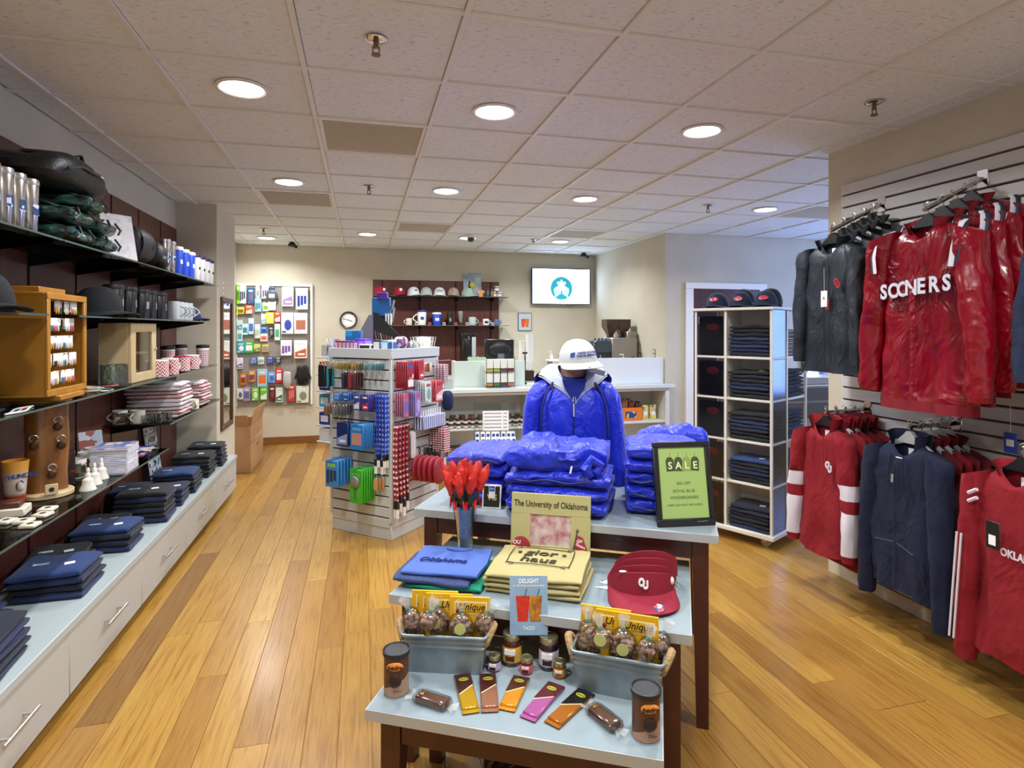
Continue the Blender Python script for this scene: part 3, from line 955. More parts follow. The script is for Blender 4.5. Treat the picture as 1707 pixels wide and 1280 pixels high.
# --- third shelf
HONEY = P('honey_wood', '#b07c26', 0.42, col2='#a06c1c', nscale=3, nstretch=(4, 4, 0.6))
PALEW = P('pale_birch', '#cdb88d', 0.5, col2='#c6ae80', nscale=3, nstretch=(4, 4, 0.6))
t = thing('earring_case', 'honey wooden case with open front full of earring cards', 'display case', (-1.38, 3.05, Z3), 0.03)
G().cyl((0, 0, 0.0), 0.11, 0.012, 24).rb(-0.10, 0.12, -0.12, 0.12, 0.012, 0.035, 0.003).put('turntable', HONEY, t)
W2, D2, H2 = 0.195, 0.09, 0.44
G().rb(-D2, -D2 + 0.012, -W2, W2, 0.05, H2 + 0.02, 0.002).put('back_panel', HONEY, t)
for y in (-W2, W2 - 0.014):
    G().rb(-D2 + 0.012, D2, y, y + 0.014, 0.05, H2 + 0.02, 0.002).put('side_panel', HONEY, t)
G().rb(-D2, D2, -W2, W2, 0.035, 0.05, 0.002).put('bottom_panel', HONEY, t)
G().rb(-D2, D2, -W2, W2, H2 + 0.02, H2 + 0.035, 0.002).put('top_panel', HONEY, t)
G().rb(-D2 * 0.8, D2 * 0.7, -W2 * 0.9, W2 * 0.35, H2 + 0.035, H2 + 0.06, 0.002).put('top_board', HONEY, t)
for a in ((-W2, -W2 + 0.028, 0.063, H2 + 0.007), (W2 - 0.028, W2, 0.063, H2 + 0.007), (-W2, W2, 0.035, 0.063), (-W2, W2, H2 + 0.007, H2 + 0.035)):
    G().rb(D2, D2 + 0.012, a[0], a[1], a[2], a[3], 0.002).put('front_frame', HONEY, t)
for k in range(5):
    G().rod((0.07, -W2 + 0.015, 0.12 + k * 0.078 + 0.012), (0.07, W2 - 0.015, 0.12 + k * 0.078 + 0.012), 0.002, 6).put('rail', STEEL, t)
ECOL = ['#d9d6cf', '#d9d6cf', '#b9cf6a', '#e06a8a', '#3f7f88', '#d7cfe0', '#303236', '#c9a23a']
ecard = G().box(-0.001, 0.001, -0.011, 0.011, -0.05, 0.0).mesh('card', PAPER, 0)
for row in range(5):
    for q in range(12):
        if rnd.random() < 0.16:
            continue
        y = 2.885 + 0.0265 * q
        e = thing('earring_card', 'small earring card hanging in the honey wooden case, %s row from its floor' % ('first', 'second', 'third', 'fourth', 'fifth')[row], 'earrings', (-1.318 + rnd.uniform(-0.006, 0.016), y, Z3 + 0.135 + row * 0.078), rnd.uniform(-0.7, -0.1), 'earring cards row %d' % (row + 1))
        link('card', ecard, e)
        c_ = rnd.choice(ECOL)
        for dy in (-0.005, 0.005):
            G().ell((0.003, dy, -0.045), 0.003, 0.004, 0.016, 6, 4).put('earring', P('earring_' + c_[1:], c_, 0.3, 0.2), e)
# bracelets on a black velvet roll
t = thing('bracelet_roll', 'black velvet roll that holds the bracelets', 'display stand', (-1.43, 2.65, Z3), R(12))
G().rb(-0.09, 0.09, -0.06, 0.06, 0, 0.012, 0.004).put('base', BLKN, t)
G().rod((0, -0.1, 0.08), (0, 0.16, 0.08), 0.04, 16).put('roll', BLKN, t)
G().rod((0, 0.0, 0.01), (0, 0.0, 0.06), 0.015, 10).put('post', BLKN, t)
BC = ['#2a6f86', '#d9d4c4', '#1f4f66', '#b88a3a', '#8fb6bd', '#e0dcd0', '#c2452c', '#394a52', '#b9c7b0', '#7a3b2a']
for k in range(10):
    o = thing('bracelet', 'beaded bracelet on the black velvet roll, %s' % (BC[k] and ['teal', 'ivory', 'dark teal', 'amber', 'pale blue', 'white', 'red', 'slate', 'sage', 'brown'][k]), 'bracelet', (-1.43, 2.65, Z3 + 0.08), R(12), 'beaded bracelets')
    G().tube([(0.046 * math.cos(a), -0.08 + k * 0.022, 0.046 * math.sin(a)) for a in [i * 2 * PI / 20 for i in range(20)]], 0.005, 6, True).put('beads', P('bead_' + str(k), BC[k], 0.3), o)
for k in range(3):
    o = thing('bead_necklace', 'loose strand of beads spilling towards the shelf edge, %s' % ('white', 'pink', 'pale blue')[k], 'necklace', (-1.285 - 0.012 * k, 2.68 + 0.02 * k, Z3), 0.0, 'loose bead strands')
    G().tube([(0.02 * math.sin(i * 0.6 + k), -0.1 + 0.03 * i, 0.004) for i in range(8)], 0.004, 5).put('beads', P('strand_%d' % k, ('#e9e4dc', '#d08a7a', '#9fc3cf')[k], 0.4), o)
for k in range(9):
    o = thing('bangle', 'thin coloured bangle lying before the pale wooden case', 'bracelet', (-1.34 + 0.05 * rnd.uniform(-1, 1), 3.36 + 0.022 * k, Z3), 0, 'bangles by the wooden case')
    hz_ = 0.004 + (k % 3) * 0.008
    G().tube([(0.036 * math.cos(a), 0.036 * math.sin(a), hz_ + 0.003 * math.sin(a + k)) for a in [i * 2 * PI / 18 for i in range(18)]], 0.0035, 5, True).put('ring', P('bangle_%d' % (k % 4), ('#a9443a', '#c9b08a', '#8aa8a0', '#d8cfc8')[k % 4], 0.3), o)
t = thing('glass_jar', 'round glass jar full of silver trinkets', 'jar', (-1.335, 3.70, Z3), 0)
G().lathe([(0.06, 0), (0.07, 0.006), (0.07, 0.118), (0.064, 0.125), (0.061, 0.118), (0.061, 0.01)], 24).put('glass_body', glass('jar_glass', '#dfe9e6', 0.1), t)
for k in range(26):
    a = rnd.random() * 2 * PI; r_ = 0.05 * math.sqrt(rnd.random()); z_ = 0.018 + 0.004 * k
    G().tube([(r_ * math.cos(a) + 0.008 * math.cos(q), r_ * math.sin(a) + 0.006 * math.sin(q), z_ + 0.004 * math.sin(q * 2)) for q in [i * 2 * PI / 7 for i in range(7)]], 0.003, 4, True).put('trinket', STEEL, t)
t = thing('wooden_case', 'pale wooden cabinet with a small glazed door', 'display case', (0, 0, Z3), 0)
cx0, cx1, cy0, cy1, ch = -1.478, -1.325, 3.88, 4.31, 0.355
G().rb(cx0, cx1, cy0, cy0 + 0.014, 0, ch, 0.002).put('side_panel', PALEW, t)
G().rb(cx0, cx1, cy1 - 0.014, cy1, 0, ch, 0.002).put('side_panel', PALEW, t)
G().rb(cx0 + 0.0005, cx0 + 0.01, cy0 + 0.014, cy1 - 0.014, 0.001, ch - 0.001, 0.002).put('back_panel', PALEW, t)
for z_ in (0.0, 0.165, ch - 0.014):
    G().rb(cx0, cx1 - 0.012, cy0 + 0.014, cy1 - 0.014, z_, z_ + 0.012, 0.002).put('shelf_board', PALEW, t)
dd = G().rb(cx1, cx1 + 0.018, cy0, cy0 + 0.075, 0, ch, 0.003).rb(cx1, cx1 + 0.018, cy1 - 0.075, cy1, 0, ch, 0.003).rb(cx1, cx1 + 0.018, cy0 + 0.07, cy1 - 0.07, 0, 0.055, 0.003).rb(cx1, cx1 + 0.018, cy0 + 0.07, cy1 - 0.07, ch - 0.055, ch, 0.003).put('door', PALEW, t)
G().box(cx1 + 0.006, cx1 + 0.009, cy0 + 0.07, cy1 - 0.07, 0.05, ch - 0.05).put('pane', CLEAR, dd)
G().ell((cx1 + 0.024, cy1 - 0.03, 0.19), 0.008, 0.008, 0.008, 8, 6).put('knob', STEEL, dd)
for k, (y, c_, h_) in enumerate(((4.02, '#3d3c3a', 0.06), (4.12, '#c07a66', 0.09), (4.2, '#d9d2c6', 0.05))):
    tag(G().lathe([(0.016, 0), (0.018, 0.004), (0.018, h_ * 0.7), (0.009, h_ * 0.85), (0.009, h_)], 12).put('bottle', P('lotion_%d' % k, c_, 0.4), None, (-1.39, y, Z3 + 0.012)), '%s small bottle inside the pale wooden case' % ('dark', 'pink', 'cream')[k], 'bottle', 'bottles in the wooden case')
CHEV = pattern('red_chevron', 'chevron', '#f0ecea', '#a81f36', 4.0, 42, 0.4, cyl=True)
GCUP = pattern('red_gingham_cup', 'gingham', '#f0ecea', '#a81f36', 3.5, 60, 0.4, cyl=True)
for k, (x, y) in enumerate(((-1.305, 4.36), (-1.305, 4.58), (-1.31, 4.88), (-1.31, 5.14))):
    mug(x, y, Z3, 0.055, 0.115, WHITE if k != 2 else RINK, 'red and white chevron mug on the shelf, %s from the wooden case' % ('first', 'second', 'third', 'fourth')[k], 'red chevron mugs', R(60), band=(CHEV, 0.06, 0.94), hmat=WHITE if k % 2 else RINK)
for k, (x, y) in enumerate(((-1.45, 5.04), (-1.46, 5.40), (-1.32, 5.52))):
    mug(x, y, Z3, 0.05, 0.175 if k < 2 else 0.17, WHITE, 'red checked travel mug with black lid, %s along the shelf end' % ('first', 'second', 'third')[k], 'checked travel mugs', 0.6, handle=False, lid=BLACK, taper=0.85, band=(GCUP, 0.05, 0.85), name='travel_mug')

# --- fourth shelf
SCENE = prints('picture_print', ['#d9d0b8', '#7a5a3a', '#2f2a26', '#a9966c', '#4d5a4a'], 36, 0.35)
mug(-1.55, 4.40, Z4, 0.045, 0.088, WHITE, 'white mug with a picture band at the end of the short shelf', rz=R(200), band=(SCENE, 0.08, 0.85))
mug(-1.44, 4.385, Z4, 0.043, 0.088, P('cream_glaze', '#d9d2bf', 0.35), 'plain cream mug beside the picture mug', rz=R(250))
for k, (x, y) in enumerate(((-1.385, 4.36), (-1.335, 4.40), (-1.29, 4.36), (-1.36, 4.44), (-1.27, 4.44), (-1.31, 4.50))):
    tag(G().lathe([(0.018, 0), (0.02, 0.008), (0.024, 0.058), (0.0225, 0.058), (0.018, 0.012)], 14).put('shot_glass', glass('shot_glass_clear', '#e4ebea', 0.14), None, (x, y, Z4)), 'clear shot glass on the short shelf before the checked shirts', 'glass', 'shot glasses')
NM = {'red_white_print': 'red and white printed', 'white_knit': 'white'}
stack(-1.41, 4.72, Z4, 9, 0.30, 0.34, 0.028, [WHITEK, GINGH, WHITEK, WHITEK], 'behind the shot glasses', kind='shirt', names=NM, sticker=False, logo=False, rz=R(90), jit=0.016)
stack(-1.40, 5.34, Z4, 8, 0.28, 0.30, 0.026, [GINGH, WHITEK, GINGH], 'beside the pillar', kind='shirt', names=NM, sticker=False, logo=False, rz=R(90), jit=0.016)
mug(-1.27, 5.05, Z4, 0.036, 0.08, MAT['cream_glaze'], 'small cream mug squeezed between the two shirt piles', rz=R(-60))

# --- lowest glass shelf
CUPP, nt, b = newmat('orange_paper_cup')
tc = nd(nt, 'ShaderNodeTexCoord'); sp_ = nd(nt, 'ShaderNodeSeparateXYZ'); lk(nt, tc.outputs['Object'], sp_.inputs[0])
lk(nt, ramp(nt, expr(nt, 'MULTIPLY', sp_.outputs[2], 5.0), [(0.0, '#c23a1c'), (0.22, '#c23a1c'), (0.3, '#e3d6c2'), (0.62, '#e9dcc4'), (0.8, '#e8a944'), (1.0, '#e39a2c')]), b.inputs['Base Color'])
t = mug(-1.50, 3.09, Z5, 0.05, 0.2, CUPP, 'tall orange and cream paper cup with blue THUNDER lettering', rz=0, handle=False, taper=0.68, name='paper_cup', cat='cup')
text('THUNDER', 0.027, BINK, t, (0.0355, -0.032, 0.135), (PI / 2, 0, R(48)), 'lettering', 0.001, bold=0.0006)
G().ell((0.033, -0.028, 0.092), 0.016, 0.016, 0.024, 12, 8).put('emblem', prints('shield_print', ['#1c4f9c', '#d9532c', '#e9e4da'], 40), t, rot=(0, 0, 0))
LOGW = P('peeled_log', '#9c6a2c', 0.45, col2='#6e4116', nscale=5, nstretch=(2, 2, 0.5), bump=0.4, bscale=14, coat=0.4)
t = thing('log_stand', 'varnished upright log on a round wooden base with trinkets pinned on', 'display stand', (-1.45, 3.24, Z5), R(25))
G().lathe([(0.105, 0), (0.11, 0.004), (0.11, 0.02), (0.105, 0.024)], 28).put('base', PALEW, t)
def logf(u, v):
    a = 2 * PI * u
    r_ = 0.082 * (1 + 0.10 * nz(math.cos(a) * 2, math.sin(a) * 2, v * 2.5, 3) + 0.05 * math.cos(3 * a))
    return (r_ * math.cos(a), 0.7 * r_ * math.sin(a), 0.022 + 0.42 * v)
lg = G().grid(logf, 28, 12, True)
lg.f.append(tuple(11 * 28 + i for i in range(28)))
lg.put('log', LOGW, t)
for k, (a, z_) in enumerate(((-60, 0.36), (-50, 0.27), (-75, 0.14), (-120, 0.28))):
    ca, sa = math.cos(R(a)), math.sin(R(a))
    x_, y_ = 0.088 * ca, 0.066 * sa
    o = thing('keyring', 'dark metal keyring pinned on the varnished log, %s' % ('topmost', 'round', 'lowest', 'side')[k], 'keyring', (-1.45, 3.24, Z5), R(25), 'keyrings on the log')
    G().tube([(x_ + 0.016 * math.cos(q), y_ - 0.004, z_ + 0.016 * math.sin(q)) for q in [i * 2 * PI / 12 for i in range(12)]], 0.0035, 5, True).put('ring', STEEL, o)
    G().ell((x_, y_ - 0.008, z_ - 0.032), 0.018, 0.005, 0.02, 10, 6).put('fob', P('bronze_fob', '#4a3522', 0.4, 0.6), o)
t = thing('wooden_tag', 'small square wooden tag with a dark emblem leaning on the log', 'sign', (-1.385, 3.145, Z5 + 0.024), R(30))
G().rb(-0.024, 0.024, -0.005, 0.005, 0, 0.048, 0.002).put('board', PALEW, t)
G().ell((0, -0.0055, 0.024), 0.011, 0.001, 0.011, 10, 6).put('emblem', INK, t)
t = thing('bottle_box', 'dark brown picture box with a white tag beside the log', 'box', (-1.47, 3.45, Z5), R(25))
G().rb(-0.05, 0.05, -0.03, 0.03, 0, 0.165, 0.003).put('body', prints('dark_scene', ['#2a1510', '#5c2a18', '#7a3c20', '#1d2b40', '#3a1a12'], 22, 0.25), t)
G().box(-0.018, 0.018, -0.0315, -0.03, 0.085, 0.118).put('price_tag', PAPER, t)
for k, (x, y, h_) in enumerate(((-1.575, 3.50, 0.27), (-1.59, 3.62, 0.30))):
    t = thing('feather_vase', 'slim white vase with pale feathers behind the brown box, %s' % ('shorter', 'taller')[k], 'vase', (x, y, Z5), 0)
    G().lathe([(0.014, 0), (0.017, 0.01), (0.015, h_ * 0.8), (0.012, h_ * 0.86)], 14).put('vase', P('white_ceramic', '#e6e1d6', 0.25), t)
    for q in range(3):
        G().ell((0.012 * math.cos(q * 2.1), 0.012 * math.sin(q * 2.1), h_ * 0.95), 0.012, 0.018, 0.035, 8, 6, wob=0.4, ws=30, seed=q).put('feather', P('pale_feather', '#d9d0bd', 0.9), t)
for k, (x, y) in enumerate(((-1.30, 3.30), (-1.315, 3.41), (-1.33, 3.53))):
    t = thing('ceramic_bell', 'white ceramic hand bell, %s from the brown box' % ('nearest', 'next', 'farthest')[k], 'bell', (x, y, Z5), 0, 'white ceramic bells')
    G().lathe([(0.036, 0), (0.035, 0.006), (0.025, 0.03), (0.024, 0.05), (0.012, 0.062)], 18).put('bell', MAT['white_ceramic'], t)
    G().lathe([(0.011, 0.06), (0.013, 0.075), (0.007, 0.085), (0.009, 0.098), (0.004, 0.108)], 12).put('handle', MAT['white_ceramic'], t)
for k, (x, y, h_) in enumerate(((-1.46, 3.58, 0.10), (-1.46, 3.69, 0.115), (-1.48, 3.82, 0.115))):
    mug(x, y, Z5, 0.042, h_, WHITE, 'white mug with a landscape picture, %s behind the bells' % ('smallest', 'middle', 'rear')[k], 'picture mugs behind the bells', R(200), band=(SCENE, 0.08, 0.8))
BOOKC = prints('booklet_cover', ['#5d6fa8', '#d9dae4', '#8a93b8', '#b0a0a8'], 26, 0.3)
for k in range(15):
    t = thing('booklet', 'thin booklet in the tall stack beside the bells' if k < 14 else 'topmost booklet of the tall stack beside the bells', 'booklet', (-1.325 + rnd.uniform(-0.004, 0.004), 3.70 + rnd.uniform(-0.004, 0.004), Z5 + k * 0.0095), R(4) + rnd.uniform(-0.03, 0.03), 'stacked booklets')
    G().box(-0.085, 0.085, -0.11, 0.11, 0.0, 0.0078).put('pages', P('page_edges', '#d5d6de', 0.7), t)
    G().box(-0.086, 0.086, -0.111, 0.111, 0.0078, 0.009).put('cover', BOOKC, t)
sheet_card('leaflet', 'blue and red landscape leaflet leaning behind the booklet stack', 'leaflet', (-1.52, 3.93, Z5), 0.13, 0.19, 0.006, prints('landscape_leaflet', ['#6f8fb8', '#b9c9d8', '#a85a4a', '#8aa0b8', '#d9dfe4'], 18), rot=(-0.2, 0, R(50)))
for k in range(6):
    t = thing('magazine', 'blue and red magazine lying flat near the shelf end', 'magazine', (-1.40 + 0.03 * (k % 3 - 1), 4.02 + 0.045 * k, Z5 + 0.003 * k), R(80 + 6 * (k % 3)), 'magazines on the lowest shelf')
    G().box(-0.1, 0.1, -0.07, 0.07, 0, 0.003).put('cover', prints('blue_red_cover', ['#24398a', '#2b51b0', '#a8434a', '#d9c9b8', '#1d2442'], 16, 0.25), t)
for k, (x, y) in enumerate(((-1.33, 2.80), (-1.30, 2.88), (-1.40, 2.82), (-1.32, 2.965), (-1.44, 2.74), (-1.28, 2.74))):
    t = thing('coaster', 'white stone coaster with brown mark on the lowest glass shelf', 'coaster', (x, y, Z5), rnd.uniform(-0.3, 0.3), 'white coasters')
    G().rb(-0.03, 0.03, -0.03, 0.03, 0, 0.014, 0.004).put('tile', P('ivory_stone', '#ded5c2', 0.5), t)
    G().ell((0, 0, 0.0142), 0.012, 0.014, 0.0012, 10, 4).put('mark', P('brown_mark', '#4a2c20', 0.6), t)
t = thing('brown_box', 'white edged brown box by the paper cup', 'box', (-1.45, 2.93, Z5), R(10))
G().rb(-0.07, 0.07, -0.05, 0.05, 0, 0.035, 0.004).put('body', MAT['ivory_stone'], t)
G().rb(-0.05, 0.05, -0.035, 0.035, 0.034, 0.06, 0.004).put('lid', P('brown_leather', '#5a2c1c', 0.5), t)

# --- folded sweatshirts on the worktop
A = dict(rz=R(90))
stack(-1.36, 2.46, ZC, 5, 0.30, 0.27, 0.034, [NAVY, DNAVY, NAVY], 'at the coaster end of the worktop', rz=R(4))
stack(-1.51, 2.76, ZC, 3, 0.19, 0.22, 0.032, [BLUEK], 'with white print against the panel', logo=True)
stack(-1.365, 3.17, ZC, 4, 0.28, 0.27, 0.034, [NAVY, DNAVY, NAVY, BLUEK], 'in front of the low black pile', rz=R(3))
stack(-1.475, 3.42, ZC, 3, 0.24, 0.22, 0.034, [BLACKK], 'below the brown picture box', rz=R(6))
stack(-1.365, 3.72, ZC, 4, 0.28, 0.24, 0.034, [NAVY, DNAVY, DNAVY, BLUEK], 'below the white bells', rz=R(2))
stack(-1.475, 3.96, ZC, 3, 0.24, 0.22, 0.034, [BLACKK], 'below the booklet stack', rz=R(5))
stack(-1.335, 4.21, ZC, 6, 0.28, 0.25, 0.034, [NAVY, BLACKK, DNAVY, BLACKK], 'in the tallest pile on the worktop', rz=R(2))
stack(-1.505, 4.46, ZC, 5, 0.19, 0.23, 0.034, [BLACKK, DNAVY, BLACKK, BLACKK, BLUEK], 'against the panel below the magazines', rz=R(2))
stack(-1.292, 4.55, ZC, 4, 0.19, 0.24, 0.032, [NAVY], 'next to the tallest pile', rz=R(3))
stack(-1.345, 4.89, ZC, 5, 0.28, 0.27, 0.033, [NAVY, BLACKK, DNAVY, DNAVY, BLUEK], 'in front of the postcard stand', rz=R(2))
stack(-1.345, 5.36, ZC, 6, 0.28, 0.27, 0.032, [DNAVY, BLACKK, BLACKK], 'beside the postcard stand', rz=R(2))
stack(-1.335, 5.75, ZC, 6, 0.27, 0.24, 0.032, [BLACKK, DNAVY, BLACKK], 'at the pillar end of the worktop', rz=R(2))
t = thing('postcard_stand', 'upright board of pale blue postcards standing on the worktop', 'postcard stand', (-1.545, 5.12, ZC), 0, rot=(0, R(-8), R(0)))
G().rb(0, 0.006, -0.13, 0.13, 0, 0.46, 0.002).put('board', P('pale_board', '#c9d3dc', 0.5), t)
for i in range(4):
    for j in range(7):
        G().box(0.006, 0.009, -0.12 + i * 0.062, -0.068 + i * 0.062, 0.02 + j * 0.062, 0.068 + j * 0.062).put('postcard', prints('tiny_postcard', ['#dfe6ee', '#4a5f84', '#9fb2c8', '#e9eef2', '#2f3f5c'], 36, 0.35), t)

# --- mirror on the pillar, cardboard box behind
t = thing('wall_mirror', 'narrow mirror in a brown wooden frame on the pillar', 'mirror', (-1.294, 6.28, 0.61))
FRB = P('walnut_frame', '#4d2f20', 0.4, col2='#5c3a28', nscale=3, nstretch=(2, 2, 20))
MIRR = P('mirror_glass', '#c9cfcd', 0.03, 1.0)
G().box(0, 0.008, -0.2, 0.2, 0.04, 1.24).put('glass', MIRR, t)
for a in ((-0.245, -0.19, 0.05, 1.22), (0.19, 0.245, 0.05, 1.22), (-0.245, 0.245, 0, 0.05), (-0.245, 0.245, 1.22, 1.27)):
    G().rb(0, 0.022, *a, 0.005).put('frame', FRB, t)
t = thing('switch_plate', 'small white switch plate on the pillar above the mirror', 'switch', (-1.294, 6.14, 1.9))
G().rb(0, 0.006, -0.02, 0.02, 0, 0.13, 0.002).put('plate', WHITE, t)
for z_ in (0.035, 0.085):
    G().rb(0.006, 0.012, -0.006, 0.006, z_, z_ + 0.014, 0.001).put('toggle', P('switch_grey', '#8b8b88', 0.5), t)
CARD = P('cardboard', '#a9805a', 0.85, col2='#b88f66', nscale=4)
t = thing('cardboard_box', 'tall brown cardboard box with open flaps by the pegboard', 'box', (-1.41, 7.4, 0), 0)
for a in ((-0.22, 0.22, -0.42, -0.412), (-0.22, 0.22, 0.372, 0.38), (-0.22, -0.212, -0.412, 0.372)):
    G().rb(*a, 0.0, 0.50, 0.002).put('side', CARD, t)
G().box(0.212, 0.22, -0.412, 0.372, 0.0, 0.22).box(0.212, 0.22, -0.412, 0.372, 0.245, 0.50).box(0.212, 0.22, -0.412, -0.05, 0.22, 0.245).box(0.212, 0.22, 0.10, 0.372, 0.22, 0.245).put('side', CARD, t)
G().box(-0.21, 0.21, -0.41, 0.37, 0, 0.01).put('bottom', CARD, t)
G(Matrix.Translation((0.216, 0, 0.50)) @ Matrix.Rotation(R(12), 4, 'Y')).rb(-0.003, 0.003, -0.41, 0.37, 0, 0.19, 0.002).put('flap', CARD, t)
G(Matrix.Translation((-0.0, -0.416, 0.50)) @ Matrix.Rotation(R(25), 4, 'X')).rb(-0.2, 0.2, -0.003, 0.003, 0, 0.15, 0.002).put('flap', CARD, t)
G().box(0.2198, 0.2212, -0.42, 0.38, 0.30, 0.35).put('tape', P('packing_tape', '#b3906a', 0.25), t)

# ================================================================ back left: pegboard with hanging packs
def col(h):
    return P('print_' + h[1:], h, 0.4)
PACKS = {}
def pack_mesh(w, h, d, c):
    key = (round(w, 3), round(h, 3), round(d, 3), c)
    if key not in PACKS:
        PACKS[key] = G().rb(-w / 2, w / 2, -d, 0, -h, 0, min(0.004, d / 2.2)).mesh('body', col(c))
    return PACKS[key]
def pack(label, loc, w, h, d, c, accent, rz=0.0, cat='packet', group=None, name='hanging_packet', tabc='#e6e6e4', mark=None):
    """hanging retail pack: origin at the top centre of its back, faces -y before turning"""
    t = thing(name, label, cat, loc, rz, group)
    link('body', pack_mesh(w, h, d, c), t)
    v = (len(label) * 7 + int(h * 1000)) % 4
    if v == 0:
        G().box(-w * 0.36, w * 0.36, -d - 0.0008, -d, -h * 0.80, -h * 0.34).put('print', col(accent), t)
    elif v == 1:
        pr_ = G().ell((w * 0.05, -d, -h * 0.58), w * 0.3, 0.002, h * 0.26, 14, 6).put('print', col(accent), t)
        G().box(-w * 0.42, -w * 0.1, -d - 0.0008, -d, -h * 0.95, -h * 0.86).put('caption', col(accent), pr_)
    elif v == 2:
        pr_ = G().prism([(-w * 0.42, -h * 0.92), (w * 0.42, -h * 0.92), (w * 0.42, -h * 0.45), (-w * 0.42, -h * 0.66)], -d - 0.0008, -d).put('print', col(accent), t)
        G().box(-w * 0.2, w * 0.3, -d - 0.0016, -d - 0.0008, -h * 0.82, -h * 0.72).put('caption', PAPER, pr_)
    else:
        for q in range(3):
            G().box(-w * 0.38 + q * w * 0.27, -w * 0.17 + q * w * 0.27, -d - 0.0008, -d, -h * (0.86 - 0.06 * q), -h * 0.36).put('print', col(accent), t)
    G().box(-w * 0.3, w * 0.3, -d - 0.0008, -d, -h * 0.24, -h * 0.12).put('header', col(tabc), t)
    return t
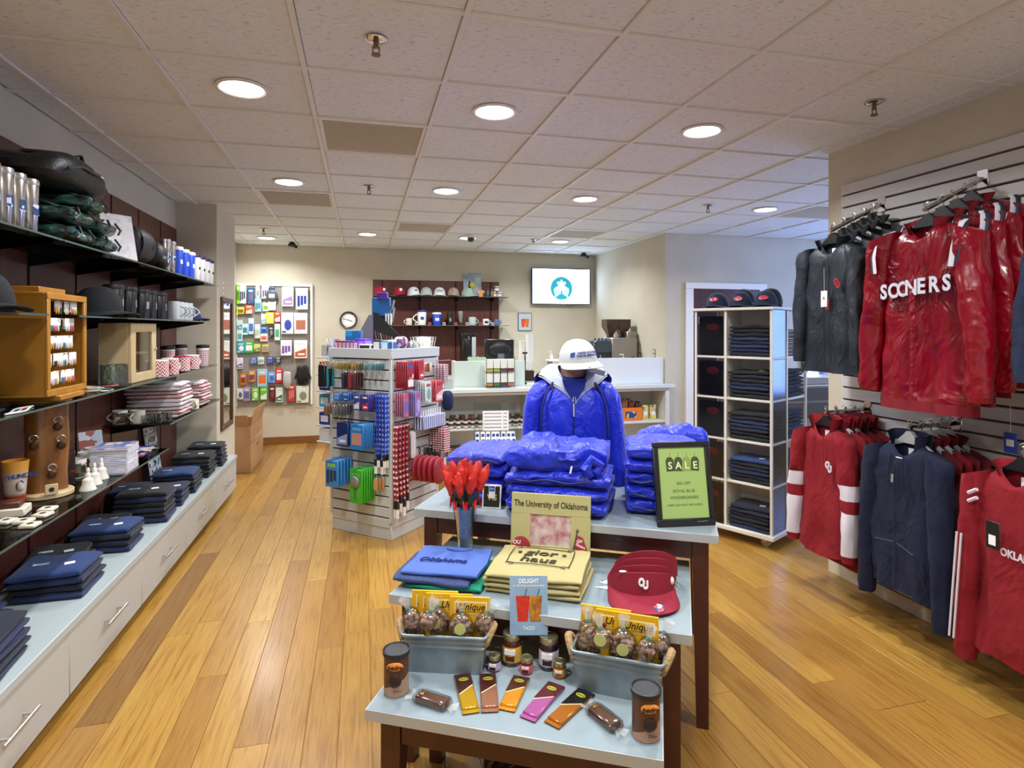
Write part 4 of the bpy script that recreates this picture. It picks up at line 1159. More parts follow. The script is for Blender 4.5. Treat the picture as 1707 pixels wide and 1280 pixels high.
PEG = [
    (0.02, 1.63, 0.041, 0.258, '#8fcf2a', '#3f7f1a', 'lime green comb packet'),
    (0.095, 1.63, 0.091, 0.251, '#e6e4ea', '#3a3e5c', 'white card with a dark brush'),
    (0.198, 1.59, 0.084, 0.217, '#2a5f8f', '#7a5a80', 'blue brush head pack'),
    (0.28, 1.617, 0.053, 0.163, '#dfe6e2', '#7f9a92', 'tall white pack with grey comb'),
    (0.287, 1.451, 0.081, 0.18, '#9fd3d6', '#3f7f88', 'teal blister pack'),
    (0.384, 1.624, 0.1, 0.176, '#ecebf2', '#5a468f', 'white pack with purple bottle picture'),
    (0.387, 1.393, 0.088, 0.115, '#e4ecdc', '#7fae3a', 'white and green box'),
    (0.666, 1.61, 0.15, 0.265, '#f1eff4', '#9f7fb8', 'white undershirt bag with purple print, highest'),
    (0.85, 1.597, 0.156, 0.292, '#f1f1f6', '#2b3f9c', 'white undershirt bag with navy print, highest'),
    (0.008, 1.342, 0.017, 0.132, '#9fd32a', '#d8e02a', 'narrow lime packet'),
    (0.069, 1.332, 0.094, 0.095, '#d8c81e', '#8a6a1a', 'yellow and brown packet'),
    (0.175, 1.359, 0.094, 0.122, '#e2603c', '#f2c8b8', 'coral red packet'),
    (0.437, 1.264, 0.106, 0.156, '#d8d22e', '#f0ec8a', 'yellow sponge bag'),
    (0.355, 1.244, 0.059, 0.142, '#cfe0e8', '#8fb0c8', 'pale blue sachet'),
    (0.534, 1.271, 0.075, 0.142, '#e05a3a', '#f0e8ec', 'red and white sachet'),
    (0.661, 1.257, 0.159, 0.285, '#f1f1f6', '#3a4fa8', 'white undershirt bag with blue print, middle'),
    (0.834, 1.257, 0.175, 0.285, '#f3f1f0', '#b8705a', 'white undershirt bag with brown print, middle'),
    (0.045, 1.156, 0.072, 0.122, '#b9d8dc', '#2f8f9c', 'teal toothbrush pack'),
    (0.126, 1.108, 0.072, 0.149, '#cfe6ec', '#2f8f9c', 'pale blue toothbrush pack'),
    (0.201, 1.183, 0.072, 0.217, '#bfdff0', '#4f6fb8', 'long blue toothbrush pack'),
    (0.281, 1.101, 0.069, 0.19, '#e0e6dc', '#a8b8a0', 'pale green blister pack'),
    (0.359, 1.067, 0.088, 0.088, '#3f7fc0', '#1f4f8c', 'blue floss pack'),
    (0.362, 0.976, 0.094, 0.105, '#e8e0e0', '#e0604a', 'white and red corner pack'),
    (0.453, 1.074, 0.063, 0.149, '#2a2a30', '#8a8a90', 'black razor pack'),
    (0.531, 1.108, 0.069, 0.224, '#e8f0e8', '#4fae6a', 'white pack with green leaves'),
    (0.045, 1.027, 0.072, 0.156, '#c8e4e4', '#5fa0a8', 'short pale teal pack'),
    (0.066, 0.862, 0.104, 0.143, '#2fa0b0', '#dff0f2', 'teal and white box'),
    (0.176, 0.873, 0.112, 0.155, '#2fae4a', '#f0f6f0', 'green and white box'),
    (0.276, 0.834, 0.084, 0.101, '#d8d85a', '#6a6a3a', 'pale yellow box'),
    (0.379, 0.834, 0.093, 0.109, '#c8a84a', '#8a90a8', 'gold and grey box'),
    (0.647, 0.885, 0.143, 0.209, '#f1eff6', '#7a5aa8', 'white undershirt bag with purple print, lowest'),
    (0.833, 0.885, 0.171, 0.248, '#f4f1ee', '#c8603c', 'white undershirt bag with orange print, lowest'),
    (0.048, 0.652, 0.075, 0.147, '#e4e4ee', '#6a6a9c', 'white gadget pack'),
    (0.231, 0.652, 0.089, 0.089, '#4a62a8', '#8aa0d0', 'slate blue box'),
    (0.324, 0.66, 0.082, 0.097, '#dce8d8', '#7a9a80', 'mint white box'),
    (0.438, 0.66, 0.089, 0.097, '#33398a', '#6a70b8', 'indigo box'),
    (0.538, 0.66, 0.082, 0.097, '#33333a', '#8a8a94', 'charcoal box'),
    (0.102, 0.435, 0.075, 0.147, '#d8762a', '#8a3c14', 'orange pill box'),
    (0.211, 0.474, 0.086, 0.147, '#e08a2a', '#2a3a80', 'orange and navy striped pack'),
    (0.34, 0.497, 0.129, 0.24, '#9fc8dc', '#e8702a', 'big orange and sky blue pack'),
    (0.458, 0.451, 0.093, 0.143, '#6fa8e0', '#3a6ab8', 'sky blue pouch'),
    (0.554, 0.505, 0.086, 0.198, '#d8262e', '#f0f0f2', 'red pouch with white label'),
    (0.047, 0.241, 0.079, 0.147, '#e2e0e0', '#4f6f70', 'white pack with a small screen'),
    (0.147, 0.257, 0.093, 0.186, '#b88aa8', '#5a6a9c', 'mauve pack'),
    (0.252, 0.249, 0.089, 0.174, '#7fc82e', '#e8eee4', 'green and white travel pack, nearer the mauve one'),
    (0.358, 0.249, 0.093, 0.174, '#6fc02e', '#e4ece0', 'green and white travel pack, nearer the dark red one'),
    (0.465, 0.264, 0.079, 0.202, '#5a1a1e', '#8a3a3a', 'dark red pack'),
    (0.556, 0.241, 0.089, 0.198, '#e8f0ea', '#3f6a50', 'white phone pack with green edge'),
    (0.711, 0.288, 0.086, 0.244, '#c83a36', '#e08a80', 'tall red pack'),
    (0.854, 0.257, 0.164, 0.233, '#d8e0cc', '#8a8a70', 'pale card with a slim figure'),
]
PB = (-1.649, YB - 0.02, 0.535)
t = thing('pegboard', 'grey perforated pegboard with white frame on the back wall', 'pegboard', PB)
PEGM = pattern('perforated_board', 'dots', '#9a948a', '#5c574e', 39.4, 39.4, 0.6)
G().box(0.02, 0.96, 0.0, 0.018, 0.0, 1.62).put('panel', PEGM, t)
for a in ((0.014, 0.985, 1.62, 1.655), (0.955, 0.985, 0.0, 1.62), (0.014, 0.024, 0.0, 1.62)):
    G().rb(a[0], a[1], -0.02, 0.018, a[2], a[3], 0.003).put('frame', WHITE, t)
for i, (bx, zt, w, h, c, a, l) in enumerate(PEG):
    d = 0.05 if 'undershirt' in l else 0.028
    t = pack(l + ' on the pegboard', (PB[0] + max(bx, 0.024 + w / 2), PB[1] - 0.004 - 0.003 * (i % 3) - (0.032 if i in (0, 9) else 0), PB[2] + zt), w * 0.98, h, d, c, a, group='packs on the pegboard')
    G().rod((0, 0.012, -0.012), (0, -d - 0.015, -0.012), 0.0025, 6).put('hook', STEEL, t)
t = thing('kitchen_scale', 'round grey dial gauge pack hanging on the pegboard', 'gauge', (PB[0] + 0.465, PB[1] - 0.036, PB[2] + 1.49), 0)
G(Matrix.Rotation(PI / 2, 4, 'X')).lathe([(0.06, 0), (0.075, 0.004), (0.075, 0.03), (0.06, 0.036)], 24).put('dial_case', P('slate_grey', '#4e545a', 0.4), t)
G().box(-0.035, 0.035, -0.038, -0.036, -0.03, 0.02).put('face', PAPER, t)
G().rb(-0.05, 0.05, -0.014, 0, -0.2, -0.075, 0.003).put('card', PAPER, t)
G().ell((0, -0.015, 0.095), 0.045, 0.01, 0.028, 14, 6).put('hanger', P('slate_blue', '#40466a', 0.4), t)
t = thing('plastic_bag', 'crumpled clear grey plastic bag hanging on the pegboard', 'bag', (PB[0] + 0.66, PB[1] - 0.035, PB[2] + 0.47))
G().ell((0, -0.035, -0.12), 0.055, 0.03, 0.12, 18, 12, 0.6, 0.8, 0.25, 14, 3).put('body', P('frosted_plastic', '#b9b9b4', 0.3), t)
G().rod((0, 0.04, 0.0), (0, -0.06, 0.0), 0.0025, 6).put('hook', STEEL, t)
t = thing('work_gloves', 'pair of black gloves hanging on the pegboard', 'gloves', (PB[0] + 0.86, PB[1] - 0.005, PB[2] + 0.525))
for k in (-1, 1):
    G().ell((0.028 * k, -0.03, -0.1), 0.055, 0.022, 0.11, 16, 10, 0.6, 0.7, 0.15, 12, k).put('palm', BLKN, t)
    for q in range(4):
        G().rod((0.028 * k - 0.035 + 0.023 * q, -0.03 - 0.01 * k, -0.19), (0.028 * k - 0.038 + 0.025 * q, -0.03 - 0.01 * k, -0.26 + 0.012 * abs(q - 1.5)), 0.0115, 8, 0.009).put('finger', BLKN, t)
    G().rod((0.03 * k + 0.05 * k, -0.03, -0.10), (0.03 * k + 0.075 * k, -0.03, -0.17), 0.012, 8, 0.009).put('thumb', BLKN, t)
t = thing('wall_clock', 'round wall clock with dark rim and white face', 'clock', (-0.186, YB, 1.70))
G(Matrix.Rotation(PI / 2, 4, 'X')).lathe([(0.12, 0), (0.12, 0.03), (0.112, 0.04), (0.098, 0.034), (0.096, 0.014)], 36).put('rim', P('clock_rim', '#3a3c40', 0.3, 0.4), t)
G(Matrix.Rotation(PI / 2, 4, 'X')).cyl((0, 0, 0.01), 0.098, 0.006, 36).put('face', PAPER, t)
for k in range(12):
    a = 2 * PI * k / 12
    G().rod((0.078 * math.sin(a), -0.0165, 0.078 * math.cos(a)), (0.09 * math.sin(a), -0.0165, 0.09 * math.cos(a)), 0.002, 4).put('hour_mark', INK, t)
G().rod((-0.012, -0.02, 0.005), (0.05, -0.02, -0.02), 0.003, 6).put('hour_hand', INK, t)
G().rod((0.02, -0.022, -0.006), (-0.07, -0.022, 0.018), 0.002, 6).put('minute_hand', INK, t)

# ================================================================ white slat gondola
GF = (0.209, 4.447, 0.0)
GA = R(47.5)
GC, GSN = math.cos(GA), math.sin(GA)
def gp(x, y, z=0.0):
    """gondola-local point to world"""
    return (GF[0] + x * GC - y * GSN, GF[1] + x * GSN + y * GC, z)
GW, GD = 0.60, 0.62
gw = P('gondola_white', '#c6cac8', 0.38)
GGRV = P('gondola_core_board', '#4a3428', 0.7)
t = thing('gondola', 'white four sided slat display gondola full of hanging souvenirs', 'display gondola', GF, GA)
G().rb(0.012, GW - 0.012, 0.012, GD - 0.012, 0, 0.135, 0.003).put('plinth', gw, t)
G().box(0.02, GW - 0.02, 0.02, GD - 0.02, 0.13, 1.36).put('core', GGRV, t)
pitch, zt, k = 0.0788, 1.342, 0
rs = G().rb(0.024, GW - 0.024, 0.004, 0.022, -0.068, 0, 0.002).mesh('slat', gw)
ls = G().rb(0.004, 0.022, 0.024, GD - 0.024, -0.068, 0, 0.002).mesh('slat', gw)
while zt > 0.16:
    link('slat', rs, t, (0, 0, zt)); link('slat', ls, t, (0, 0, zt))
    link('slat', rs, t, (0, GD - 0.026, zt)); link('slat', ls, t, (GW - 0.026, 0, zt))
    zt -= pitch
for x, y in ((0, 0), (GW - 0.026, 0), (0, GD - 0.026), (GW - 0.026, GD - 0.026)):
    G().rb(x, x + 0.026, y, y + 0.026, 0.13, 1.36, 0.003).put('corner_post', gw, t)
G().rb(-0.006, GW + 0.006, -0.006, GD + 0.006, 1.352, 1.41, 0.004).put('cap', gw, t)
for a in ((-0.006, GW + 0.006, -0.006, 0.006), (-0.006, GW + 0.006, GD - 0.006, GD + 0.006), (-0.006, 0.006, 0.006, GD - 0.006), (GW - 0.006, GW + 0.006, 0.006, GD - 0.006)):
    G().rb(*a, 1.405, 1.428, 0.002).put('tray_edge', gw, t)
ZG = 1.41
# end shelves on the far left side
for k, z_ in enumerate((1.355, 1.214, 1.084, 0.953, 0.81, 0.68)):
    G().rb(0.0, 0.42, GD, GD + 0.15, z_ - 0.012, z_, 0.003).put('end_shelf', gw, t)
END = [('clear box of blue and white pens', '#c9d6ea'), ('orange snack box', '#e0602a'), ('purple notebook pack', '#2c2a86'), ('sky blue cleaner pack', '#3a9ccf'), ('navy spool pack', '#2a3a9c'), ('white roll pack', '#e2e4e6')]
for k, z_ in enumerate((1.355, 1.214, 1.084, 0.953, 0.81, 0.68)):
    l, c = END[k]
    h_ = 0.10 if k else 0.13
    o = thing('end_shelf_box', l + ' on the end shelf of the gondola', 'box', gp(0.1, GD + 0.075, z_), GA, 'goods on the gondola end shelves')
    if k == 0:
        G().rb(-0.07, 0.07, -0.05, 0.05, 0, 0.004, 0.001).put('base', CLEAR, o)
        for a in ((-0.07, 0.07, -0.05, -0.047), (-0.07, 0.07, 0.047, 0.05), (-0.07, -0.067, -0.047, 0.047), (0.067, 0.07, -0.047, 0.047)):
            G().box(*a, 0.004, 0.09).put('side', CLEAR, o)
        for q in range(14):
            G().rod((rnd.uniform(-0.05, 0.05), rnd.uniform(-0.035, 0.035), 0.008), (rnd.uniform(-0.06, 0.06), rnd.uniform(-0.045, 0.045), 0.14), 0.004, 6).put('pen', col(('#2a4ac0', '#e6e6ee', '#c9c6d8', '#b04a6a')[q % 4]), o)
    else:
        G().rb(-0.085, 0.06, -0.06, 0.06, 0, h_, 0.004).put('body', col(c), o)
        G().box(-0.086, -0.085, -0.04, 0.04, 0.025, h_ - 0.025).put('label', PAPER, o)
TEALP = P('teal_bag', '#1f8fa0', 0.35)
for k in range(4):
    o = thing('hanging_towel', 'teal and black hanging pouch at the left corner of the gondola', 'pouch', gp(-0.03 - 0.028 * k, 0.585, 1.30), GA - PI / 2, 'teal pouches on the gondola')
    G().rb(-0.035, 0.035, -0.012, 0.012, -0.17, 0, 0.005).put('body', TEALP if k % 2 == 0 else BLKN, o)
    G().rod((0, 0, 0), (0, 0, 0.02), 0.003, 5).put('loop', WHITE, o)
def hook(face, h, z, L):
    """chrome peg on the left ('L') or right ('R') face"""
    if face == 'L':
        a, b_ = (0.012, h, z), (-L, h, z + 0.012)
    else:
        a, b_ = (h, 0.012, z), (h, -L, z + 0.012)
    G().rod(a, b_, 0.0028, 6).put('hook', CHROME, bpy.data.objects[GON])
GON = t.name
def facing(face):
    return GA - PI / 2 if face == 'L' else GA
def at_face(face, h, off, z):
    return gp(-off, h, z) if face == 'L' else gp(h, -off, z)
def hang(face, h, z, n, w, hh, d, step, c, accent, label, cat='packet', group=None, name='hanging_packet', tabc='#e6e6e4', off0=0.02, fan=0.0):
    hook(face, h, z - 0.006, off0 + step * n + 0.02)
    for k in range(n):
        off = off0 + step * k
        pack((label if n == 1 else label + (', foremost' if k == n - 1 else '')), at_face(face, h, off, z), w, hh, d, c if isinstance(c, str) else c[k % len(c)], accent, facing(face) + fan * (k - n / 2), cat, group or label + 's', name, tabc)
# left face
hang('L', 0.43, 0.59, 5, 0.13, 0.20, 0.016, 0.034, '#3a86c8', '#24304c', 'blue phone holder pack on a low gondola peg', tabc='#8fc83a')
hang('L', 0.20, 0.545, 6, 0.125, 0.25, 0.010, 0.026, '#3fae2a', '#4aba34', 'bright green whisk card on a low gondola peg', tabc='#58c43c')
o = thing('steel_strainer', 'round steel mesh strainer fixed on the foremost green card', 'strainer', at_face('L', 0.20, 0.02 + 0.026 * 5 + 0.012, 0.46), facing('L'))
G().ell((0, -0.012, 0), 0.042, 0.016, 0.042, 20, 10).put('bowl', P('mesh_grey', '#8a9486', 0.4, 0.5), o)
G().tube([(0.043 * math.cos(a), -0.006, 0.043 * math.sin(a)) for a in [i * 2 * PI / 24 for i in range(24)]], 0.003, 5, True).put('rim', STEEL, o)
G().rod((0, -0.006, -0.04), (0, -0.006, -0.13), 0.005, 8).put('handle', P('olive_handle', '#5a5a34', 0.5), o)
hang('L', 0.40, 0.865, 3, 0.12, 0.18, 0.012, 0.03, '#1c2a6a', '#8fa0cc', 'navy basketball logo pack on the gondola', tabc='#1f2f74')
hang('L', 0.20, 0.875, 7, 0.13, 0.19, 0.012, 0.02, '#2a7ac0', '#b98a80', 'bright blue souvenir pack on the gondola', tabc='#5aa0d8')
hang('L', 0.44, 1.09, 4, 0.07, 0.06, 0.012, 0.026, '#2a6ac0', '#6aa0e0', 'small blue keyring card on the gondola')
hang('L', 0.35, 1.095, 4, 0.06, 0.06, 0.012, 0.026, '#2f6fc4', '#1c3f80', 'tiny blue magnet card on the gondola')
hang('L', 0.245, 1.09, 4, 0.06, 0.12, 0.012, 0.024, '#3a3f90', '#d8d0e0', 'violet and white pen card on the gondola')
hang('L', 0.162, 1.09, 4, 0.068, 0.12, 0.012, 0.024, '#30348a', '#c83038', 'navy and red pen card on the gondola')
def keyring(face, h, off, z, c, label, group, drop=0.06, metal=0.6, sz=1.0):
    o = thing('keyring', label, 'keyring', at_face(face, h, off, z), facing(face) + rnd.uniform(-0.4, 0.4), group)
    G().tube([(0.011 * math.cos(a), 0, -0.011 + 0.011 * math.sin(a)) for a in [i * 2 * PI / 10 for i in range(10)]], 0.0015, 4, True).put('ring', STEEL, o)
    G().ell((0, 0, -drop * 0.65), 0.013 * sz, 0.005, 0.026 * sz * drop / 0.06, 10, 6, 0.6, 0.6).put('fob', P('fob_' + c[1:], c, 0.35, metal), o)
for q, (h, c, nm) in enumerate(((0.52, '#b9b4a0', 'pale'), (0.46, '#c9b98a', 'cream'), (0.40, '#b8a060', 'gold'), (0.34, '#a8884a', 'brass'), (0.28, '#c0a870', 'golden'), (0.22, '#8a7a5a', 'bronze'), (0.16, '#7fa0a0', 'silver blue'), (0.11, '#8ab0b8', 'pale blue'), (0.06, '#6a98a8', 'teal'))):
    hook('L', h, 1.335, 0.13)
    for k in range(5):
        keyring('L', h, 0.02 + 0.024 * k, 1.335, c, '%s metal keyring in the highest row of the gondola' % nm, '%s keyrings on the gondola' % nm)
for h, c, nm in ((0.36, '#3a3440', 'dark'), (0.29, '#8a3a44', 'maroon'), (0.245, '#5a3a3a', 'brown')):
    hook('L', h, 1.26, 0.15)
    for k in range(4):
        keyring('L', h, 0.05 + 0.026 * k, 1.262, c, '%s leather keyring below the gold ones on the gondola' % nm, '%s keyrings on the gondola' % nm, 0.11, 0.1, 1.3)
for h, c, nm in ((0.52, '#a07a5a', 'wooden bead'), (0.44, '#8a8a88', 'grey ring'), (0.37, '#6a6e74', 'steel chain')):
    hook('L', h, 1.005, 0.16)
    for k in range(5):
        keyring('L', h, 0.03 + 0.028 * k, 1.005, c, '%s keyring left of the violet pen cards' % nm, '%s keyrings on the gondola' % nm, 0.07, 0.4, 1.3)
def lanyard(face, h, off, z, L, mat, label, group, clip='#1a1a1c'):
    o = thing('lanyard', label, 'lanyard', at_face(face, h, off, z), facing(face) + rnd.uniform(-0.15, 0.15), group)
    for s_ in (-1, 1):
        G().tube([(0.002 * s_, 0, 0), (0.010 * s_, -0.004, -0.03), (0.012 * s_, 0, -L * 0.5), (0.004 * s_, 0, -L * 0.82)], 0.0095, 6, flat=0.18).put('strap', mat, o)
    G().rb(-0.012, 0.012, -0.006, 0.006, -L * 0.90, -L * 0.81, 0.002).put('clasp', col(clip), o)
    G().rb(-0.014, 0.014, -0.002, 0.002, -L, -L * 0.9, 0.001).put('tag', PAPER, o)
BLLAN = pattern('blue_dotted_strap', 'dots', '#1f49b8', '#d8d0e8', 45, 28, 0.6)
RDLAN = pattern('crimson_printed_strap', 'dots', '#8f1426', '#e6d4d4', 45, 24, 0.6)
for q, h in enumerate((0.108, 0.083, 0.052, 0.025)):
    hook('L', h, 1.10, 0.07)
    for k in range(2):
        lanyard('L', h, 0.02 + 0.026 * k, 1.10, 0.60 - 0.05 * (q % 2), BLLAN, 'royal blue lanyard with white dots on the gondola', 'blue lanyards')
for q, h in enumerate((0.02, 0.06, 0.10, 0.14)):
    hook('R', h, 0.87, 0.07)
    for k in range(2):
        lanyard('R', h, 0.02 + 0.024 * k, 0.87, 0.70 - 0.04 * (q % 2), RDLAN, 'crimson printed lanyard at the gondola corner', 'crimson lanyards')
for k in range(3):
    keyring('L', 0.06 + 0.015 * k, 0.03 + 0.02 * k, 0.48, '#b98a5a', 'tan tag keyring beside the green cards', 'tan tag keyrings', 0.08, 0.0, 1.4)
# right face
hang('R', 0.06, 1.335, 7, 0.075, 0.20, 0.011, 0.017, '#9c1a2e', '#f0ecec', 'crimson OU pack with blue top on the gondola', tabc='#2a5ab0')
text('OU', 0.05, RINK, t, (0.06, -0.02 - 0.017 * 6 - 0.014, 1.335 - 0.115), FACE_MY, 'lettering', 0.0008, bold=0.001)
hang('R', 0.245, 1.335, 4, 0.07, 0.15, 0.012, 0.02, '#b01c30', '#c83a48', 'red wallet pack on the gondola', tabc='#a01828')
for k in range(8):
    keyring('R', 0.34 + 0.02 * (k % 4), 0.02 + 0.05 * (k // 4), 1.31, ('#c9382c', '#2a2a30', '#d8c060', '#e0e0e0')[k % 4], 'round bottle cap keyring high on the gondola', 'bottle cap keyrings', 0.06, 0.2, 1.3)
PLAID = pattern('plaid_print', 'gingham', '#d8d0d8', '#8a2a3c', 60, 60, 0.6)
for k in range(4):
    o = thing('plaid_tag', 'plaid luggage tag at the right edge of the gondola', 'luggage tag', at_face('R', 0.548, 0.02 + 0.03 * k, 1.31), facing('R'), 'plaid luggage tags')
    G().rb(-0.03, 0.03, -0.004, 0.004, -0.17, -0.02, 0.003).put('body', PLAID, o)
    G().rod((0, 0, 0), (0, 0, -0.025), 0.003, 5).put('strap', RINK, o)
hook('R', 0.548, 1.312, 0.15)
hang('R', 0.04, 1.105, 5, 0.06, 0.18, 0.008, 0.02, '#b86a8a', '#6a6ab8', 'pink and violet pen pack on the gondola', tabc='#d84a50')
hang('R', 0.17, 1.105, 6, 0.075, 0.19, 0.008, 0.018, '#8a7ac0', '#b8a0d0', 'violet pen pack with red top on the gondola', tabc='#d84a40')
hang('R', 0.30, 1.17, 5, 0.085, 0.17, 0.010, 0.022, '#cfdad8', '#7fa8a0', 'clear pack with red OU badge on the gondola', tabc='#c03a44')
hang('R', 0.46, 1.165, 4, 0.10, 0.17, 0.012, 0.025, '#c84a54', '#e0c0c4', 'rose red OU box on the gondola', tabc='#a02a38')
o = thing('pencil_box', 'blue and white striped pencil box on the gondola', 'box', at_face('R', 0.38, 0.03, 0.80), facing('R'))
G().rb(-0.15, 0.15, -0.09, 0, 0, 0.10, 0.003).put('tray', pattern('blue_white_stripe', 'stripe', '#24419c', '#e8e8f0', 38, 38, 0.5), o)
for k in range(9):
    G().rod((-0.13 + 0.032 * k, -0.05, 0.05), (-0.13 + 0.032 * k, -0.05, 0.145), 0.007, 6).put('pencil', WHITE, o)
SOON = pattern('red_white_lettering_strip', 'hstripe', '#e4dcdc', '#9c1a2e', 40, 55, 0.5)
for k in range(6):
    o = thing('pencil_pack', 'white and crimson lettered pencil pack on the gondola', 'packet', at_face('R', 0.50, 0.02 + 0.026 * k, 0.79), facing('R'), 'lettered pencil packs')
    G().rb(-0.04, 0.04, -0.006, 0.006, -0.20, 0, 0.002).put('body', SOON, o)
hook('R', 0.50, 0.785, 0.2)
for k in range(5):
    keyring('R', 0.185 + 0.02 * (k % 3), 0.02 + 0.03 * (k // 3), 0.785, '#d8d4d4', 'clear earring card on the gondola', 'clear earring cards', 0.15, 0.0, 1.6)
MAROON = P('crimson_neoprene', '#96202e', 0.6, bump=0.1, bscale=200)
hook('R', 0.275, 0.66, 0.26)
for k in range(5):
    o = thing('coin_pouch', 'round crimson zip pouch on a black cord on the gondola' + (', foremost with white logo tag' if k == 4 else ''), 'pouch', at_face('R', 0.275, 0.05 + 0.048 * k, 0.66), facing('R') + 0.03 * k, 'crimson zip pouches')
    G().ell((0, 0, -0.16), 0.095, 0.022, 0.10, 24, 12, 0.75, 0.75).put('pouch', MAROON, o)
    G().tube([(0, 0, 0.0), (-0.012, 0, -0.03), (0, 0, -0.065), (0.012, 0, -0.03)], 0.004, 5, True).put('cord', BLACK, o)
    if k == 4:
        G().rb(0.02, 0.055, -0.027, -0.0235, -0.17, -0.07, 0.001).put('logo_tag', PAPER, o)
        text('OU', 0.03, RINK, o, (0.037, -0.028, -0.145), FACE_MY, 'lettering', 0.0006)
for k in range(6):
    keyring('R', 0.40 + 0.03 * k, 0.03, 0.66, '#1c1c20', 'black rubber cord keyring on the gondola', 'black cord keyrings', 0.12, 0.0, 1.2)
# on top of the gondola
def topbox(label, x, y, w, d, h, c, c2=None, cat='box', name='small_box', rz=0.0, group=None):
    o = thing(name, label + ' on top of the gondola', cat, gp(x, y, ZG), GA + rz, group)
    G().rb(-w / 2, w / 2, -d / 2, d / 2, 0, h, 0.003).put('body', col(c), o)
    if c2:
        G().box(-w / 2 - 0.0008, -w / 2, -d * 0.4, d * 0.4, h * 0.2, h * 0.8).put('label', col(c2), o)
        G().box(-w * 0.4, w * 0.4, -d / 2 - 0.0008, -d / 2, h * 0.2, h * 0.8).put('label', col(c2), o)
    return o
for k in range(5):
    topbox('%s lip balm box' % ('dark red', 'crimson', 'blue', 'magenta', 'purple')[k], 0.05, 0.575 - 0.04 * k, 0.05, 0.036, 0.075, ('#7a1c34', '#8a2040', '#2a4a90', '#7a2a6a', '#5a2a80')[k], '#c8a0b0', group='lip balm boxes')
o = sheet_card('display_card', 'bright blue display card behind the lip balm boxes', 'card', gp(0.14, 0.50, ZG), 0.14, 0.155, 0.008, prints('blue_display', ['#2a86c8', '#2f90d0', '#1f6aa8', '#8a3ab0', '#bfe0f0'], 14), rot=(0, 0, GA - PI / 2 + 0.4))
topbox('purple sloped card box', 0.128, 0.388, 0.09, 0.10, 0.09, '#6a3ac0', '#9a7ae0')
topbox('white tray of black cables', 0.06, 0.27, 0.10, 0.12, 0.05, '#e0e2e6', '#2a2c34')
topbox('tray of black and white striped cards', 0.07, 0.17, 0.08, 0.07, 0.085, '#3a3c42', '#e6e6ea')
topbox('pale blue sunscreen box', 0.06, 0.085, 0.07, 0.06, 0.08, '#6fb0dc', '#d8ecf6')
topbox('white box with blue label', 0.045, 0.03, 0.05, 0.05, 0.085, '#dfe6ec', '#3a6ab0')
o = thing('mesh_pouch', 'pink and purple mesh pouch with sunglasses on top of the gondola', 'pouch', gp(0.17, 0.055, ZG), GA)
G().ell((0, 0, 0.055), 0.06, 0.04, 0.055, 18, 10, 0.7, 0.8, 0.3, 20, 2).put('body', prints('pink_purple', ['#b88aa0', '#6a3a70', '#d0b0bc', '#4a3a60'], 30), o)
G().ell((0.05, -0.005, 0.045), 0.045, 0.03, 0.03, 14, 8, 0.7, 0.8, 0.2, 20, 5).put('flap', prints('violet_glitter', ['#5a3a90', '#8a4a80', '#4a3070'], 40), o)
o = thing('trinket_tray', 'heap of clear glittering trinkets in a tray on top of the gondola', 'tray', gp(0.34, 0.06, ZG), GA)
G().rb(-0.09, 0.09, -0.05, 0.05, 0, 0.008, 0.002).put('tray', CLEAR, o)
for k in range(60):
    r1 = math.sqrt(rnd.random()); a = rnd.random() * 2 * PI
    G().ell((0.075 * r1 * math.cos(a), 0.04 * r1 * math.sin(a), 0.012 + 0.075 * (1 - r1 * 0.5) * rnd.random()), 0.010, 0.008, 0.007, 6, 4).put('trinket', col(('#a9b8b0', '#c9d4cc', '#8a988f', '#dfe6e0')[k % 4]), o)
topbox('yellow duck ornament', 0.42, 0.30, 0.05, 0.05, 0.085, '#d8a82a', '#e0c04a', cat='ornament')
o = thing('wire_basket', 'white wire basket with envelopes on the right corner of the gondola top', 'basket', gp(0.51, 0.09, ZG), GA)
for z_ in (0.02, 0.06, 0.10):
    e = 0.06 + 0.14 * z_
    G().tube([(-e, -e, z_), (e, -e, z_), (e, e, z_), (-e, e, z_)], 0.003, 5, True).put('wire', WHITE, o)
for k in range(5):
    for q in range(4):
        a, c_ = [((-1, -1), (1, -1)), ((1, -1), (1, 1)), ((1, 1), (-1, 1)), ((-1, 1), (-1, -1))][q]
        f = k / 5
        px, py = a[0] + (c_[0] - a[0]) * f, a[1] + (c_[1] - a[1]) * f
        G().rod((px * 0.06, py * 0.06, 0.0), (px * 0.074, py * 0.074, 0.10), 0.002, 4).put('wire', WHITE, o)
for k in range(4):
    G().rb(-0.05, 0.05, -0.04 + 0.022 * k, -0.034 + 0.022 * k, 0.004, 0.095, 0.001).put('envelope', PAPER, o)
# dark tool display in the middle of the top
o = thing('pen_display', 'black wedge shaped pen and knife display with blue headers on the gondola', 'display stand', gp(0.30, 0.33, ZG), -YAW)
G().prism([(-0.07, 0), (0.23, 0), (0.19, 0.06), (-0.03, 0.29), (-0.07, 0.30)], -0.06, -0.05).put('front_board', BLACK, o)
G().prism([(0, 0), (0.22, 0), (0.04, 0.28), (0.0, 0.28)], -0.005, 0.005).put('side_board', P('grey_side', '#6a6c74', 0.4), o, (-0.07, -0.055, 0), (0, 0, R(160)))
G().rb(-0.05, 0.05, -0.03, 0.03, 0, 0.42, 0.004).put('column', BLACK, o)
G().rb(-0.085, 0.06, -0.045, 0.0, 0.27, 0.42, 0.003).put('blue_header', P('deep_blue_header', '#1c5f9c', 0.3), o)
G().rb(-0.045, 0.04, -0.055, -0.01, 0.40, 0.46, 0.003).put('purple_header', P('purple_header', '#4a2a88', 0.3), o)
